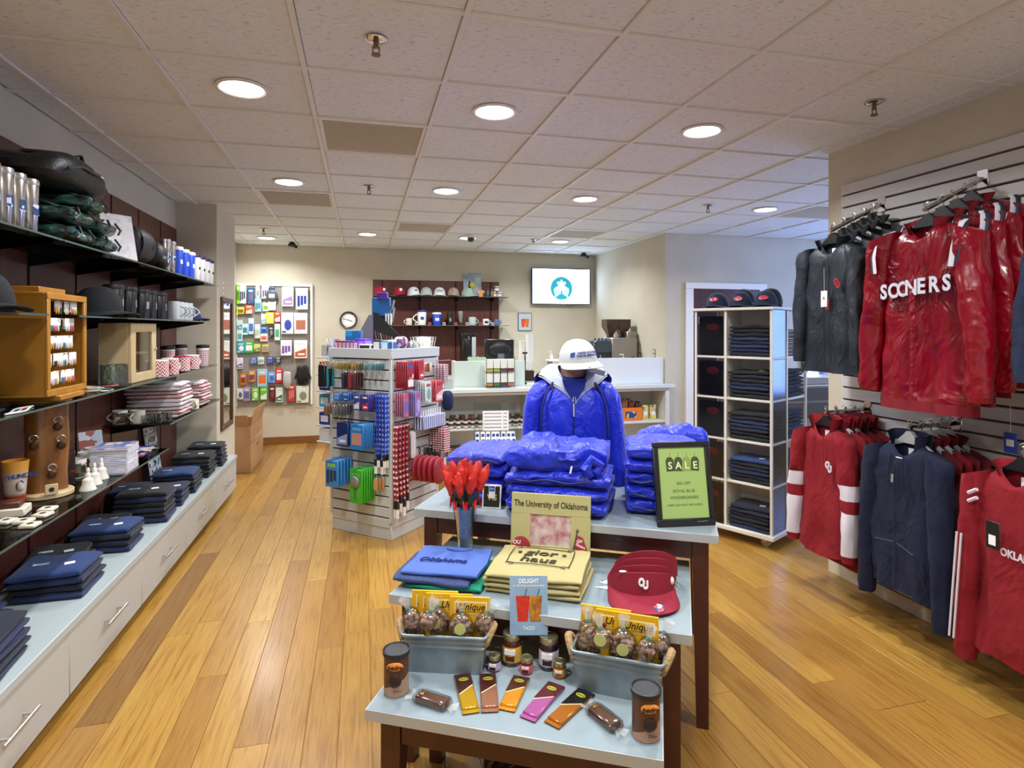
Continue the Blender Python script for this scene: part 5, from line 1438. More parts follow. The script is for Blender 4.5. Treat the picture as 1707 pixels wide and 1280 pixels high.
for k in range(8):
    G().rod((-0.04 + 0.022 * k, -0.066, 0.06), (-0.055 + 0.022 * k, -0.066, 0.15 - 0.008 * k), 0.004, 6).put('pen', col(('#b0503a', '#3a5a8a', '#c8a05a', '#8a2a2a')[k % 4]), o)
for k in range(3):
    G().rod((0.03 + 0.02 * k, -0.05, 0.2), (0.03 + 0.02 * k, -0.05, 0.29), 0.006, 6).put('white_pen', WHITE, o)
for k in range(2):
    G().rod((0.07, -0.03, 0.22 + k * 0.1), (0.09, -0.03, 0.34 + k * 0.06), 0.012, 8).put('knife', STEEL, o)

# ================================================================ back wall: shelves of caps and cups, screen, counter
for z_, l in ((2.035, 'row of caps'), (1.625, 'row of cups')):
    t = thing('glass_shelf', 'long glass shelf under the %s on the back wall' % l, 'shelf', (0, 0, z_), group='back wall glass shelves')
    G().box(0.15, 2.06, YB - 0.3, YB - 0.03, -0.008, 0).put('pane', SHG, t)
    G().box(0.15, 2.06, YB - 0.304, YB - 0.3, -0.008, 0).put('front_edge', SHE, t)
    for x in XB[1:-1]:
        G().prism([(x - 0.004, -0.06), (x + 0.004, -0.06), (x + 0.004, -0.008), (x - 0.004, -0.008)], YB - 0.26, YB - 0.026).put('bracket', MAT['bracket_black'], t)
WTW = P('white_twill', '#dcdde2', 0.85, bump=0.1, bscale=400)
GTW = P('grey_twill', '#a9b2ac', 0.85, bump=0.1, bscale=400)
CTW = P('camo_twill', '#8a7064', 0.85, col2='#b09a86', nscale=30)
RTW = P('crimson_twill', '#96182c', 0.85, bump=0.1, bscale=400)
SAG = P('sage_twill', '#a3b8a8', 0.85, col2='#8fa898', nscale=12)
for x, m, l, e, rz in ((0.24, RTW, 'crimson cap with white badge, first on the back wall shelf', WINK, 0.6), (0.50, RTW, 'crimson cap with round white badge behind the purple header', WINK, 0.2), (0.70, WTW, 'white cap with small dark badge on the back wall shelf', None, 0.3), (0.88, GTW, 'grey mesh cap between two white caps', None, 0.0), (1.07, WTW, 'white cap with OU letters on the back wall shelf', RINK, -0.1), (1.27, CTW, 'tan camouflage cap on the back wall shelf', None, -0.2), (1.475, SAG, 'pale sage cap beside the little shirt', None, 0.7)):
    t = cap(x, YB - 0.175, 2.035, rz, m, l, group='caps on the back wall', s=1.04)
    if e is WINK:
        G().ell((0, -0.098, 0.085), 0.022, 0.006, 0.022, 12, 6).put('badge', WINK, t)
    elif e is RINK:
        text('OU', 0.05, INK, t, (0, -0.097, 0.078), (PI / 2 - 0.38, 0, 0), 'letters', 0.002, bold=0.001)
    elif m is WTW:
        G().ell((0, -0.095, 0.080), 0.018, 0.005, 0.012, 10, 6).put('badge', INK, t)
t = thing('wall_poster', 'framed mountain poster with yellow dot above the cap shelf', 'poster', (1.57, YB - 0.075, 2.035))
G(Matrix.Rotation(R(-8), 4, 'X')).rb(-0.135, 0.135, 0, 0.012, 0.0, 0.36, 0.002).put('board', P('poster_slate', '#7d93a4', 0.4, col2='#c3d0d6', nscale=9), t)
G(Matrix.Rotation(R(-8), 4, 'X')).prism([(-0.06, 0.06), (-0.03, 0.06), (-0.025, 0.2), (-0.04, 0.27), (-0.06, 0.2)], -0.002, 0).put('bottle_print', INK, t)
G(Matrix.Rotation(R(-8), 4, 'X')).ell((0.0, -0.002, 0.19), 0.042, 0.002, 0.042, 20, 6).put('yellow_dot', P('yellow_ink', '#d8cc3a', 0.5), t)
t = thing('toy_shirt', 'tiny orange shirt ornament before the poster', 'ornament', (1.655, YB - 0.24, 2.035))
G().prism([(-0.03, 0), (0.03, 0), (0.03, 0.06), (0.05, 0.05), (0.055, 0.085), (0.02, 0.1), (-0.02, 0.1), (-0.055, 0.085), (-0.05, 0.05), (-0.03, 0.06)], -0.02, 0.02).put('body', P('peach_cloth', '#d89a6a', 0.8), t)
for k, (x, c, l) in enumerate(((1.76, '#3a5a7a', 'blue'), (1.82, '#8a6a2a', 'amber'))):
    tag(G().lathe([(0.022, 0), (0.024, 0.006), (0.024, 0.07), (0.01, 0.09), (0.01, 0.115)], 12).put('bottle', col(c), None, (x, YB - 0.24, 2.035)), 'small %s bottle beside the toy shirt' % l, 'bottle')
for k, (x, z_) in enumerate(((1.865, 0.0), (1.945, 0.0), (1.905, 0.082))):
    jar(x, YB - 0.18, 2.035 + z_, 0.036, 0.08, P('dark_jam', '#4a2a30', 0.2), WHITE, PAPER, 'small white lidded jar at the end of the cap shelf' if k < 2 else 'small jar on top of the two white lidded jars', 'white lidded jars on the cap shelf')
for x, m, r_, h_, hd, lid, l, cat in ((0.64, MAT['cream_glaze'], 0.042, 0.1, True, None, 'cream mug beside the pen display', 'mug'), (0.82, WHITE, 0.065, 0.20, True, P('navy_lid', '#2a3a80', 0.4), 'big white insulated mug with blue lid and postal emblem', 'mug'), (1.03, CUPB, 0.065, 0.17, False, WHITE, 'royal blue tumbler with white label on the back wall', 'tumbler'), (1.22, P('black_glaze', '#131315', 0.3), 0.045, 0.16, False, BLACK, 'black tumbler with pale logo on the back wall', 'tumbler'), (1.37, P('tumbler_steel', '#c9c5c0', 0.22, 1.0), 0.04, 0.19, False, STEEL, 'tall steel tumbler on the back wall', 'tumbler'), (1.545, P('pale_jade', '#a8bdb8', 0.35), 0.055, 0.12, True, None, 'pale jade mug on the back wall', 'mug'), (1.745, WHITE, 0.045, 0.095, True, None, 'white patterned mug on the back wall', 'mug'), (1.91, P('slate_glaze', '#5a6a90', 0.3), 0.042, 0.09, True, None, 'slate blue mug with glass handle at the shelf end', 'mug')):
    rz = R(180) if h_ in (0.2, 0.1) else 0.0
    mk = (PAPER, 0.06, 0.04, -rz) if m is CUPB else ((BINK, 0.05, 0.04, -rz) if h_ == 0.20 else ((P('grey_mark', '#8f8f8c', 0.5), 0.03, 0.05, 0.0) if m.name == 'black_glaze' else ((INK, 0.05, 0.035, 0.0) if m is WHITE else None)))
    mug(x, YB - 0.17, 1.625, r_, h_, m, l, 'cups on the back wall', rz, hd, lid, taper=0.85 if lid else 1.0, cat=cat, name=cat, mark=mk)
for k, x in enumerate((0.735, 0.92, 1.125, 1.295, 1.455, 1.65, 1.83)):
    t = thing('price_cube', 'tiny %s price cube between the cups on the back wall' % ('white', 'red')[k % 2], 'price tag', (x, YB - 0.26, 1.625), group='price cubes on the back wall')
    G().rb(-0.02, 0.02, -0.012, 0.012, 0, 0.04, 0.002).put('cube', col(('#d8d8d4', '#c86a60')[k % 2]), t)
    G().box(-0.014, 0.014, -0.0132, -0.012, 0.012, 0.03).put('digits', INK, t)

# wall screen with the round green emblem
SCRM, nt, b = newmat('screen_white')
b.inputs['Base Color'].default_value = (0.6, 0.65, 0.8, 1)
b.inputs['Emission Color'].default_value = (0.6, 0.74, 1.0, 1)
b.inputs['Emission Strength'].default_value = 5.0
TEALE, nt, b = newmat('screen_teal')
b.inputs['Base Color'].default_value = lin('#1f93a4')
b.inputs['Emission Color'].default_value = lin('#1f93a4')
b.inputs['Emission Strength'].default_value = 0.9
t = thing('wall_screen', 'wide wall screen showing a round teal coffee emblem', 'television', (2.935, YB - 0.09, 2.22))
G().rb(-0.47, 0.47, 0, 0.045, -0.275, 0.275, 0.006).put('bezel', P('screen_bezel', '#17181b', 0.3), t)
G().box(-0.455, 0.455, -0.002, 0, -0.262, 0.262).put('display', SCRM, t)
G().rb(-0.12, 0.12, 0.045, 0.09, -0.1, 0.1, 0.004).put('wall_bracket', BLACK, t)
def disc2(g, cx, cz, r, y0, y1, n=40):
    return g.prism([(cx + r * math.cos(2 * PI * k / n), cz + r * math.sin(2 * PI * k / n)) for k in range(n)], y0, y1)
em = disc2(G(), 0, -0.03, 0.175, -0.0035, -0.002).put('emblem', TEALE, t)
g = G()
disc2(g, 0, -0.012, 0.052, -0.0048, -0.0036, 24)
g.prism([(-0.075, 0.05), (-0.045, 0.075), (-0.03, 0.05), (0, 0.105), (0.03, 0.05), (0.045, 0.075), (0.075, 0.05), (0.05, 0.03), (-0.05, 0.03)], -0.0048, -0.0036)
for s_ in (-1, 1):
    for q in range(4):
        x0 = 0.030 + 0.024 * q
        pts = [(s_ * (x0 + 0.01 * math.sin(i * 1.1)), -0.006, 0.02 - 0.016 * q - i * 0.027) for i in range(6)]
        pts = [(x, y, z) for x, y, z in pts if math.hypot(x, z + 0.03) < 0.17]
        if len(pts) > 1:
            g.tube([(x, -0.0042, z) for x, _, z in pts], 0.0055, 4)
g.put('emblem_lines', SCRM, em)
for k, ch in enumerate('PROUDLY SERVE'):
    a = R(150 - k * 10)
    text(ch, 0.034, P('faint_screen_text', '#8fa8b8', 0.5, emit=0.4), t, (0.225 * math.cos(a), -0.003, -0.03 + 0.225 * math.sin(a)), (PI / 2, a - PI / 2 if False else 0, 0), 'screen_letter', 0.0003)
G().tube([(0.1, 0.03, -0.275), (0.13, 0.03, -0.31), (0.19, 0.03, -0.31), (0.22, 0.03, -0.275)], 0.003, 5).put('cable', BLACK, t)
t = thing('drink_poster', 'small framed poster of two orange drinks on the back wall', 'poster', (2.38, YB, 1.68))
G().rb(-0.108, 0.108, -0.016, 0, -0.136, 0.136, 0.003).put('frame', P('slate_frame', '#4a6070', 0.4), t)
G().box(-0.098, 0.098, -0.018, -0.016, -0.126, 0.126).put('sheet', P('pale_blue_sheet', '#b9c9d2', 0.5), t)
for x, c in ((-0.028, '#d8502a'), (0.032, '#d8722a')):
    G().prism([(x - 0.022, -0.08), (x + 0.022, -0.08), (x + 0.034, 0.045), (x - 0.034, 0.045)], -0.0195, -0.018).put('cup_print', col(c), t)

# coffee counter
CTW_ = P('counter_white', '#d9d9d2', 0.35)
t = thing('coffee_counter', 'long white coffee counter with open cubbies facing the shop', 'counter', (0, 6.2, 0))
for x in (0.62, 1.78, 1.84, 2.62, 2.68, 3.44):
    G().rb(x, x + 0.05, 0.03, 0.55, 0, 0.885, 0.002).put('upright', CTW_, t)
G().box(0.62, 3.49, 0.40, 0.42, 0.02, 0.885).put('back_panel', CTW_, t)
for x0, x1 in ((0.67, 1.78), (1.89, 2.62), (2.73, 3.44)):
    for z_ in (0.08, 0.505):
        G().rb(x0, x1, 0.03, 0.40, z_ - 0.02, z_, 0.002).put('shelf', CTW_, t)
    G().rb(x0, x1, 0.028, 0.045, 0.855, 0.885, 0.002).put('apron', CTW_, t)
G().rb(0.60, 3.49, 0.42, 0.44, 0, 0.885, 0.002).put('rear_panel', CTW_, t)
G().rb(0.56, 3.55, 0.0, 0.14, 0.888, 0.93, 0.004).rb(0.56, 3.48, 0.13, 0.62, 0.888, 0.93, 0.004).put('worktop', P('counter_top', '#d6dad6', 0.25), t)
G().rb(0.99, 1.80, 0.28, 0.31, 0.93, 1.215, 0.003).rb(0.99, 1.02, 0.31, 0.5, 0.93, 1.215, 0.003).put('screen', P('pale_green_screen', '#cfdcd3', 0.3), t)
G().rb(2.2, 3.485, 0.17, 0.20, 0.93, 1.235, 0.003).put('screen', P('white_screen', '#dfe4e6', 0.3), t)
# back counter that carries the coffee machine
t = thing('back_counter', 'white back counter along the rear wall of the coffee corner', 'counter', (0, 0, 0))
G().rb(1.05, 3.49, 7.9, YB - 0.03, 0, 0.86, 0.003).put('body', CTW_, t)
G().rb(1.03, 3.495, 7.87, YB - 0.028, 0.862, 0.90, 0.004).put('worktop', MAT['counter_top'], t)
t = thing('machine_counter', 'white side counter that carries the coffee machine', 'counter', (0, 0, 0))
G().rb(2.80, 3.49, 6.85, 7.85, 0, 0.90, 0.003).put('body', CTW_, t)
G().rb(2.78, 3.495, 6.83, 7.865, 0.902, 0.94, 0.004).put('worktop', MAT['counter_top'], t)

# coffee machine
DST = P('dark_steel', '#5d5a58', 0.3, 0.8)
SMOKE = P('smoked_hopper', '#4a3428', 0.12)
t = thing('espresso_machine', 'grey steel espresso machine with two smoked bean hoppers', 'coffee machine', (3.15, 7.24, 0.94), 0)
G().rb(-0.05, 0.31, -0.25, 0.25, 0.0, 0.52, 0.012).put('body', P('warm_steel', '#9a928a', 0.35, 0.6), t)
G().rb(-0.28, -0.04, -0.22, 0.22, 0.03, 0.48, 0.015).put('front_panel', P('machine_black', '#22262c', 0.25), t)
G().prism([(-0.27, 0.34), (-0.05, 0.34), (-0.05, 0.48), (-0.25, 0.48)], -0.235, -0.222).put('control_panel', P('machine_slate', '#3a4450', 0.3), t)
for k in range(4):
    G().cyl((-0.22 + 0.05 * k, -0.1, 0.48), 0.012, 0.035, 8).put('cup', P('blue_cup', '#3a5a90', 0.4), t)
for x in (-0.005, 0.165):
    G().loft([[(x + 0.02 + sx_ * w_, -0.04 + sy_ * w_ * 1.1, z_) for sx_, sy_ in ((-1, -1), (1, -1), (1, 1), (-1, 1))] for w_, z_ in ((0.03, 0.52), (0.035, 0.56), (0.082, 0.66), (0.084, 0.76))]).put('hopper', SMOKE, t)
    G().cyl((x + 0.02, -0.04, 0.50), 0.05, 0.03, 14).put('hopper_collar', DST, t)
G().rb(0.19, 0.325, -0.2, 0.2, 0.40, 0.60, 0.01).put('rear_housing', MAT['warm_steel'], t)
for k in range(2):
    G().rod((-0.30, -0.16 + 0.2 * k, 0.20), (-0.38, -0.2 + 0.2 * k, 0.26), 0.012, 8).put('lever', BLACK, t)
    G().rod((-0.20, -0.23 + 0.02 * k, 0.30), (-0.20, -0.26, 0.12), 0.008, 6).put('steam_wand', STEEL, t)
for k, (x, y, h_, c, l) in enumerate(((2.93, 6.88, 0.17, '#d8d4d0', 'clear'), (3.025, 6.88, 0.19, '#d8a82a', 'amber'), (3.115, 6.90, 0.2, '#e08ab0', 'pink'), (3.205, 6.88, 0.25, '#d9b86a', 'honey'), (3.29, 6.885, 0.2, '#cfd4d8', 'frosted'), (3.37, 6.90, 0.22, '#d4d0d6', 'pale'), (3.45, 6.88, 0.26, '#c05a70', 'rose red'))):
    t = thing('syrup_bottle', '%s syrup bottle with pump before the coffee machine' % l, 'bottle', (x, y, 0.94), 0, 'syrup bottles')
    G().lathe([(0.03, 0), (0.033, 0.008), (0.033, h_ * 0.55), (0.014, h_ * 0.72), (0.014, h_ * 0.80)], 14).put('bottle', P('syrup_' + l, c, 0.15), t)
    G().cyl((0, 0, h_ * 0.78), 0.016, 0.03, 10).rod((0, 0, h_ * 0.8), (0, 0, h_ * 1.25), 0.005, 6).rod((0, 0, h_ * 1.25), (-0.05, 0, h_ * 1.24), 0.006, 6).put('pump', WHITE if k in (0, 3) else BLACK, t)
t = thing('wall_outlet', 'small grey power outlet on the side wall by the coffee machine', 'outlet', (3.5, 6.62, 1.27))
G().rb(-0.006, 0, -0.035, 0.035, -0.055, 0.055, 0.002).put('plate', P('outlet_grey', '#8f8d86', 0.4), t)
for z_ in (-0.025, 0.025):
    G().rb(-0.008, -0.006, -0.016, 0.016, z_ - 0.014, z_ + 0.014, 0.001).put('socket', WHITE, t)
# monitor, brewer, cup towers, sink tap on the counters
t = thing('register_monitor', 'back of a black register monitor on the coffee counter', 'monitor', (1.545, 6.66, 0.93), 0.0)
G().rb(-0.175, 0.175, 0, 0.03, 0.29, 0.525, 0.012).put('housing', P('monitor_black', '#1d1c1e', 0.35), t)
G().ell((0, -0.005, 0.40), 0.14, 0.03, 0.095, 24, 10, 0.7).put('rear_bulge', MAT['monitor_black'], t)
G().prism([(-0.05, 0.015), (0.06, 0.015), (0.045, 0.36), (-0.03, 0.36)], -0.045, -0.02).put('stand_arm', P('monitor_grey', '#6d7076', 0.35), t)
G().rb(-0.1, 0.1, -0.12, 0.1, 0, 0.018, 0.006).put('foot', MAT['monitor_grey'], t)
t = thing('coffee_brewer', 'tall black airpot coffee brewer with steel handle on the back counter', 'coffee brewer', (1.44, 8.22, 0.90))
G().lathe([(0.095, 0.0), (0.10, 0.01), (0.10, 0.05), (0.09, 0.06), (0.09, 0.22), (0.105, 0.24), (0.105, 0.52), (0.10, 0.53)], 26).put('body', P('brewer_black', '#1a1a1c', 0.25), t)
G().rb(-0.11, 0.11, -0.10, 0.10, 0.53, 0.62, 0.015).put('head', MAT['brewer_black'], t)
G().rb(0.045, 0.10, -0.125, -0.09, 0.27, 0.56, 0.006).put('gauge', P('brewer_grey', '#a9b4b6', 0.3), t)
G().tube([(-0.03, -0.10, 0.20), (-0.03, -0.135, 0.16), (0.04, -0.145, 0.15), (0.07, -0.13, 0.2)], 0.01, 7).put('handle', CHROME, t)
G().rod((0, -0.1, 0.56), (0, -0.15, 0.54), 0.012, 8).put('spout', CHROME, t)
for k, (x, y, n_) in enumerate(((2.02, 7.05, 22), (1.95, 7.12, 17))):
    t = thing('cup_tower', '%s tower of nested white paper cups behind the counter' % ('taller', 'shorter')[k], 'paper cups', (x, y, 0.93 if False else 1.06), 0, 'paper cup towers')
    for q in range(n_):
        G().lathe([(0.032, 0), (0.046, 0.1), (0.048, 0.1), (0.048, 0.104), (0.043, 0.104), (0.03, 0.01)], 14, cap=False).put('paper_cup', PAPER, t, (0, 0, q * 0.0165))
t = thing('cup_stand', 'dark brown block stand under the paper cup towers', 'stand', (1.985, 7.08, 0.0))
G().rb(-0.1, 0.12, -0.1, 0.12, 0, 0.93, 0.004).put('pedestal', CTW_, t)
G().rb(-0.06, 0.08, -0.08, 0.1, 0.93, 1.06, 0.004).put('block', P('block_brown', '#3a2418', 0.4), t)
t = thing('glass_divider', 'small glass food screen with steel legs behind the mannequin', 'screen', (2.2, 6.55, 0.93))
G().rb(-0.1, 0.35, -0.1, 0.1, 0.27, 0.285, 0.003).put('shelf', PAPER, t)
for x in (-0.08, 0.32):
    G().box(x, x + 0.006, -0.09, 0.09, 0, 0.27).put('side_glass', glass('side_glass', '#bcd0cc', 0.1), t)
for k, x in enumerate((-0.06, 0.05)):
    o = thing('soap_pump', '%s pump dispenser on the small glass food screen' % ('white', 'black')[k], 'dispenser', (2.2 + x, 6.55, 0.93 + 0.285))
    G().cyl((0, 0, 0), 0.02, 0.06, 10).put('body', WHITE if k == 0 else BLACK, o)
    G().rod((0, 0, 0.06), (0, 0, 0.1), 0.005, 6).rod((0, 0, 0.1), (-0.03, 0, 0.1), 0.005, 6).put('pump', WHITE if k == 0 else STEEL, o)
o = thing('tamper', 'small black tamper on the counter screen', 'tamper', (1.84, 6.62, 0.93))
G().cyl((0, 0, 0), 0.022, 0.02, 12).rod((0, 0, 0.02), (0, 0, 0.36), 0.007, 8).rb(-0.03, 0.03, -0.01, 0.01, 0.355, 0.375, 0.004).put('body', BLACK, o)
# tea box rack in front of the screen
t = thing('tea_rack', 'black wire rack on the counter with two rows of tea boxes', 'rack', (1.475, 6.36, 0.93))
for z_ in (0.02, 0.175):
    for y in (-0.055, 0.055):
        G().rod((-0.16, y, z_ + 0.035), (0.16, y, z_ + 0.035), 0.003, 6).put('wire', BLACK, t)
    G().box(-0.16, 0.16, -0.055, 0.055, z_ - 0.004, z_).put('tier', BLACK, t)
for x in (-0.16, -0.08, 0, 0.08, 0.16):
    G().rod((x, -0.055, 0), (x, -0.055, 0.34 if abs(x) > 0.1 else 0.22), 0.003, 6).put('wire', BLACK, t)
TEA = ['#c8c03a', '#b8c83a', '#7a4a5a', '#8a3a3a', '#d8883a', '#3a8a4a', '#6a3a5a', '#c87a5a']
for r_ in range(2):
    for q in range(4):
        o = thing('tea_box', 'white tea box with %s foot in the %s tier of the wire rack' % (('lime', 'green', 'plum', 'red', 'orange', 'emerald', 'violet', 'coral')[r_ * 4 + q], ('upper', 'lower')[r_]), 'tea box', (1.475 - 0.12 + 0.08 * q, 6.36, 0.93 + (0.175 if r_ == 0 else 0.02)), 0, 'tea boxes')
        G().rb(-0.036, 0.036, -0.045, 0.045, 0, 0.135, 0.002).put('carton', P('tea_carton', '#e4e6da', 0.6), o)
        G().box(-0.034, 0.034, -0.0462, -0.045, 0.002, 0.035).put('band', col(TEA[r_ * 4 + q]), o)
for k, (x, l) in enumerate(((0.80, 'clear'), (0.90, 'smoked'))):
    o = thing('card_holder', '%s acrylic card holder on the counter beside the gondola' % l, 'holder', (x, 6.33, 0.93))
    G().rb(-0.045, 0.045, -0.03, 0.03, 0, 0.13 - 0.02 * k, 0.003).put('holder', CLEAR if k == 0 else P('smoked_acrylic', '#a8b4ae', 0.15), o)
    G().rb(-0.035, 0.035, -0.022, 0.022, 0.005, 0.09, 0.002).put('cards', P('grey_cards', '#5a5f5c', 0.6), o)
o = thing('cash_tray', 'pale green cash tray behind the tea rack', 'tray', (1.27, 6.62, 0.93))
G().rb(-0.1, 0.1, -0.06, 0.06, 0, 0.32, 0.004).put('body', P('pale_green_plastic', '#b4c8ae', 0.35), o)
G().rb(-0.09, 0.09, -0.05, 0.05, 0.32, 0.34, 0.003).put('lid', CLEAR, o)
# preserves on the cubby shelf, snacks on the other
GOLDL = P('gold_lid', '#a88a4a', 0.3, 0.9)
JC = [('dark_preserve', '#3a1a14'), ('amber_preserve', '#7a3c14'), ('olive_preserve', '#3c3c1c')]
LC = ['#cfd4e0', '#d8b8a8', '#c8d0c0', '#d8cfc4']
for k in range(10):
    x = 0.75 + 0.105 * k
    jar(x, 6.42, 0.505, 0.036, 0.125, P(JC[k % 3][0], JC[k % 3][1], 0.15), GOLDL, P('jar_label_%d' % (k % 4), LC[k % 4], 0.6), 'tall gold lidded preserve jar in the rear row of the counter cubby', 'tall preserve jars')
for r_ in range(2):
    for k in range(13):
        x = 0.74 + 0.08 * k
        for q in range(2):
            jar(x + 0.02 * r_, 6.33 - 0.06 * r_, 0.505 + q * 0.05, 0.026, 0.05, P(JC[(k + q) % 3][0], JC[(k + q) % 3][1], 0.15), P('dark_lid', '#2a2420', 0.3), P('jar_label_3', LC[3], 0.6), 'small dark lidded preserve jar before the tall jars in the counter cubby', 'small preserve jars', lh=0.010)
o = thing('snack_carton', 'open orange snack carton with brown bags in the counter cubby', 'box', (3.02, 6.42, 0.505))
for a in ((-0.17, 0.17, -0.10, -0.096), (-0.17, 0.17, 0.096, 0.10), (-0.17, -0.166, -0.1, 0.1), (0.166, 0.17, -0.1, 0.1)):
    G().box(*a, 0, 0.15).put('side', P('orange_carton', '#e07a1e', 0.5), o)
G().box(-0.17, 0.17, -0.1, 0.1, 0, 0.004).put('bottom', MAT['orange_carton'], o)
G().rb(-0.05, 0.09, -0.103, -0.1, 0.03, 0.105, 0.001).put('brand_panel', prints('navy_yellow_print', ['#2a3f8a', '#d8c02a', '#3a4f9a'], 40), o)
for k in range(7):
    q = thing('snack_bag', 'glossy brown snack bag heaped in the orange carton', 'snack bag', (2.895 + 0.085 * (k // 2), 6.375 + 0.09 * (k % 2), 0.56), rnd.uniform(-0.6, 0.6), 'brown snack bags')
    G().ell((0, 0, 0.08 + 0.02 * (k % 3)), 0.040, 0.034, 0.075, 14, 8, 0.7, 0.7, 0.2, 18, k).put('bag', P('brown_foil_%d' % (k % 3), ('#4a1c10', '#6a2c14', '#8a5a34')[k % 3], 0.25), q)
for k, x in enumerate((3.245, 3.345)):
    o = thing('snack_box', 'yellow and silver snack box beside the orange carton', 'box', (x, 6.40, 0.505), 0.1, 'yellow snack boxes')
    G().rb(-0.042, 0.042, -0.04, 0.04, 0, 0.17, 0.003).put('carton', prints('yellow_silver_print', ['#c8b83a', '#b9b4a0', '#8a7a3a', '#d8d0b0', '#e0d05a'], 34), o)
    G().ell((0, -0.041, 0.07), 0.03, 0.002, 0.03, 16, 6).put('badge', PAPER, o)
# acrylic pamphlet holder before the counter
o = thing('acrylic_display', 'clear acrylic display with price sheet and white lanyard cards', 'display stand', (1.19, 5.28, 0.42), -0.15)
G().box(-0.20, 0.20, 0.14, 0.146, 0, 0.46).put('back_sheet', CLEAR, o)
for x in (-0.20, 0.194):
    G(Matrix.Translation((x, 0, 0))).add([(0, -0.18, 0), (0, 0.14, 0), (0, 0.14, 0.46), (0, -0.18, 0.08), (0.006, -0.18, 0), (0.006, 0.14, 0), (0.006, 0.14, 0.46), (0.006, -0.18, 0.08)], [(0, 1, 2, 3), (7, 6, 5, 4), (0, 4, 5, 1), (1, 5, 6, 2), (2, 6, 7, 3), (3, 7, 4, 0)]).put('side_sheet', CLEAR, o)
G().box(-0.2, 0.2, -0.18, 0.14, -0.004, 0.002).put('floor_sheet', CLEAR, o)
G().box(-0.2, 0.2, -0.186, -0.18, 0, 0.08).put('front_lip', CLEAR, o)
G().rb(-0.115, 0.13, 0.124, 0.128, 0.20, 0.385, 0.001).put('price_sheet', PAPER, o)
for k in range(5):
    G().box(-0.10, 0.06, 0.1228, 0.124, 0.36 - 0.033 * k, 0.367 - 0.033 * k).put('text_line', P('grey_print', '#8a8a8e', 0.6), o)
    G().box(0.08, 0.115, 0.1228, 0.124, 0.36 - 0.033 * k, 0.367 - 0.033 * k).put('text_line', MAT['grey_print'], o)
o2 = thing('display_pedestal', 'white pedestal under the acrylic display', 'pedestal', (1.19, 5.28, 0), -0.15)
G().rb(-0.22, 0.22, -0.2, 0.16, 0, 0.412, 0.004).put('box', CTW_, o2)
G().rb(-0.23, 0.23, -0.21, 0.17, 0.40, 0.416, 0.003).put('top', gw, o2)
ca, sa = math.cos(-0.15), math.sin(-0.15)
for r_ in range(3):
    for k in range(8):
        lx, ly = -0.165 + 0.047 * k, -0.14 + 0.085 * r_
        q = thing('lanyard_card', 'white card with blue emblem in the acrylic display, %s row from its lip' % ('first', 'second', 'third')[r_], 'card', (1.19 + lx * ca - ly * sa, 5.28 + lx * sa + ly * ca, 0.424), -0.15 + rnd.uniform(-0.1, 0.1), 'white cards row %d' % (r_ + 1), rot=(-0.12, rnd.uniform(-0.06, 0.06), -0.15))
        h_ = 0.13 + 0.035 * r_
        G().rb(-0.019, 0.019, -0.005, 0.005, 0, h_, 0.002).put('card', PAPER, q)
        G().box(-0.013, 0.013, -0.006, -0.005, h_ - 0.045, h_ - 0.018).put('emblem', BINK, q)
        G().box(-0.008, 0.008, -0.006, -0.005, 0.02, h_ - 0.055).put('text_line', P('slate_print', '#6a7088', 0.6), q)
o = thing('cap_display', 'dark navy cap back hanging behind the gondola edge', 'cap', (0.70, 4.97, 0.97), 0)
G().ell((0, 0, 0), 0.05, 0.05, 0.085, 18, 10, 0.8, 0.7).put('crown', NAVC, o)
G().rod((0, 0.0, 0.06), (-0.095, -0.06, 0.07), 0.004, 6).put('peg', STEEL, o)
o = thing('picture_frame', 'dark framed picture leaning in the lower counter cubby', 'picture frame', (1.02, 6.40, 0.08), rot=(-0.15, 0, 0.1))
G().rb(-0.14, 0.14, -0.01, 0.01, 0, 0.22, 0.004).put('frame', FRB, o)
G().box(-0.11, 0.11, -0.0115, -0.01, 0.03, 0.19).put('picture', prints('rosy_picture', ['#8a5a4a', '#b88a7a', '#6a3a3a', '#c8a890'], 18), o)
# grey cabinet in the side room
o = thing('grey_copier', 'grey office copier in the side room past the slat wall', 'copier', (3.98, 4.85, 0), 0)
G().rb(-0.38, 0.4, -0.3, 0.3, 0, 1.06, 0.008).put('body', P('copier_grey', '#9c9d9e', 0.4), o)
for z0, z1 in ((0.92, 1.04), (0.76, 0.9)):
    G().rb(-0.36, 0.38, -0.306, -0.298, z0, z1, 0.003).put('drawer', P('copier_slate', '#606264', 0.4), o)
G().rb(-0.36, 0.38, -0.304, -0.298, 0.08, 0.72, 0.003).put('door', P('copier_pale', '#aeafb0', 0.4), o)
G().cyl((0, 0, 0), 0.018, 0.006, 12).put('red_dot', RINK, o, (-0.33, -0.304, 0.66), (PI / 2, 0, 0))
G().rb(-0.32, 0.38, -0.26, 0.28, 1.06, 1.13, 0.008).put('scanner_lid', P('copier_lid', '#b4b6b8', 0.2), o)

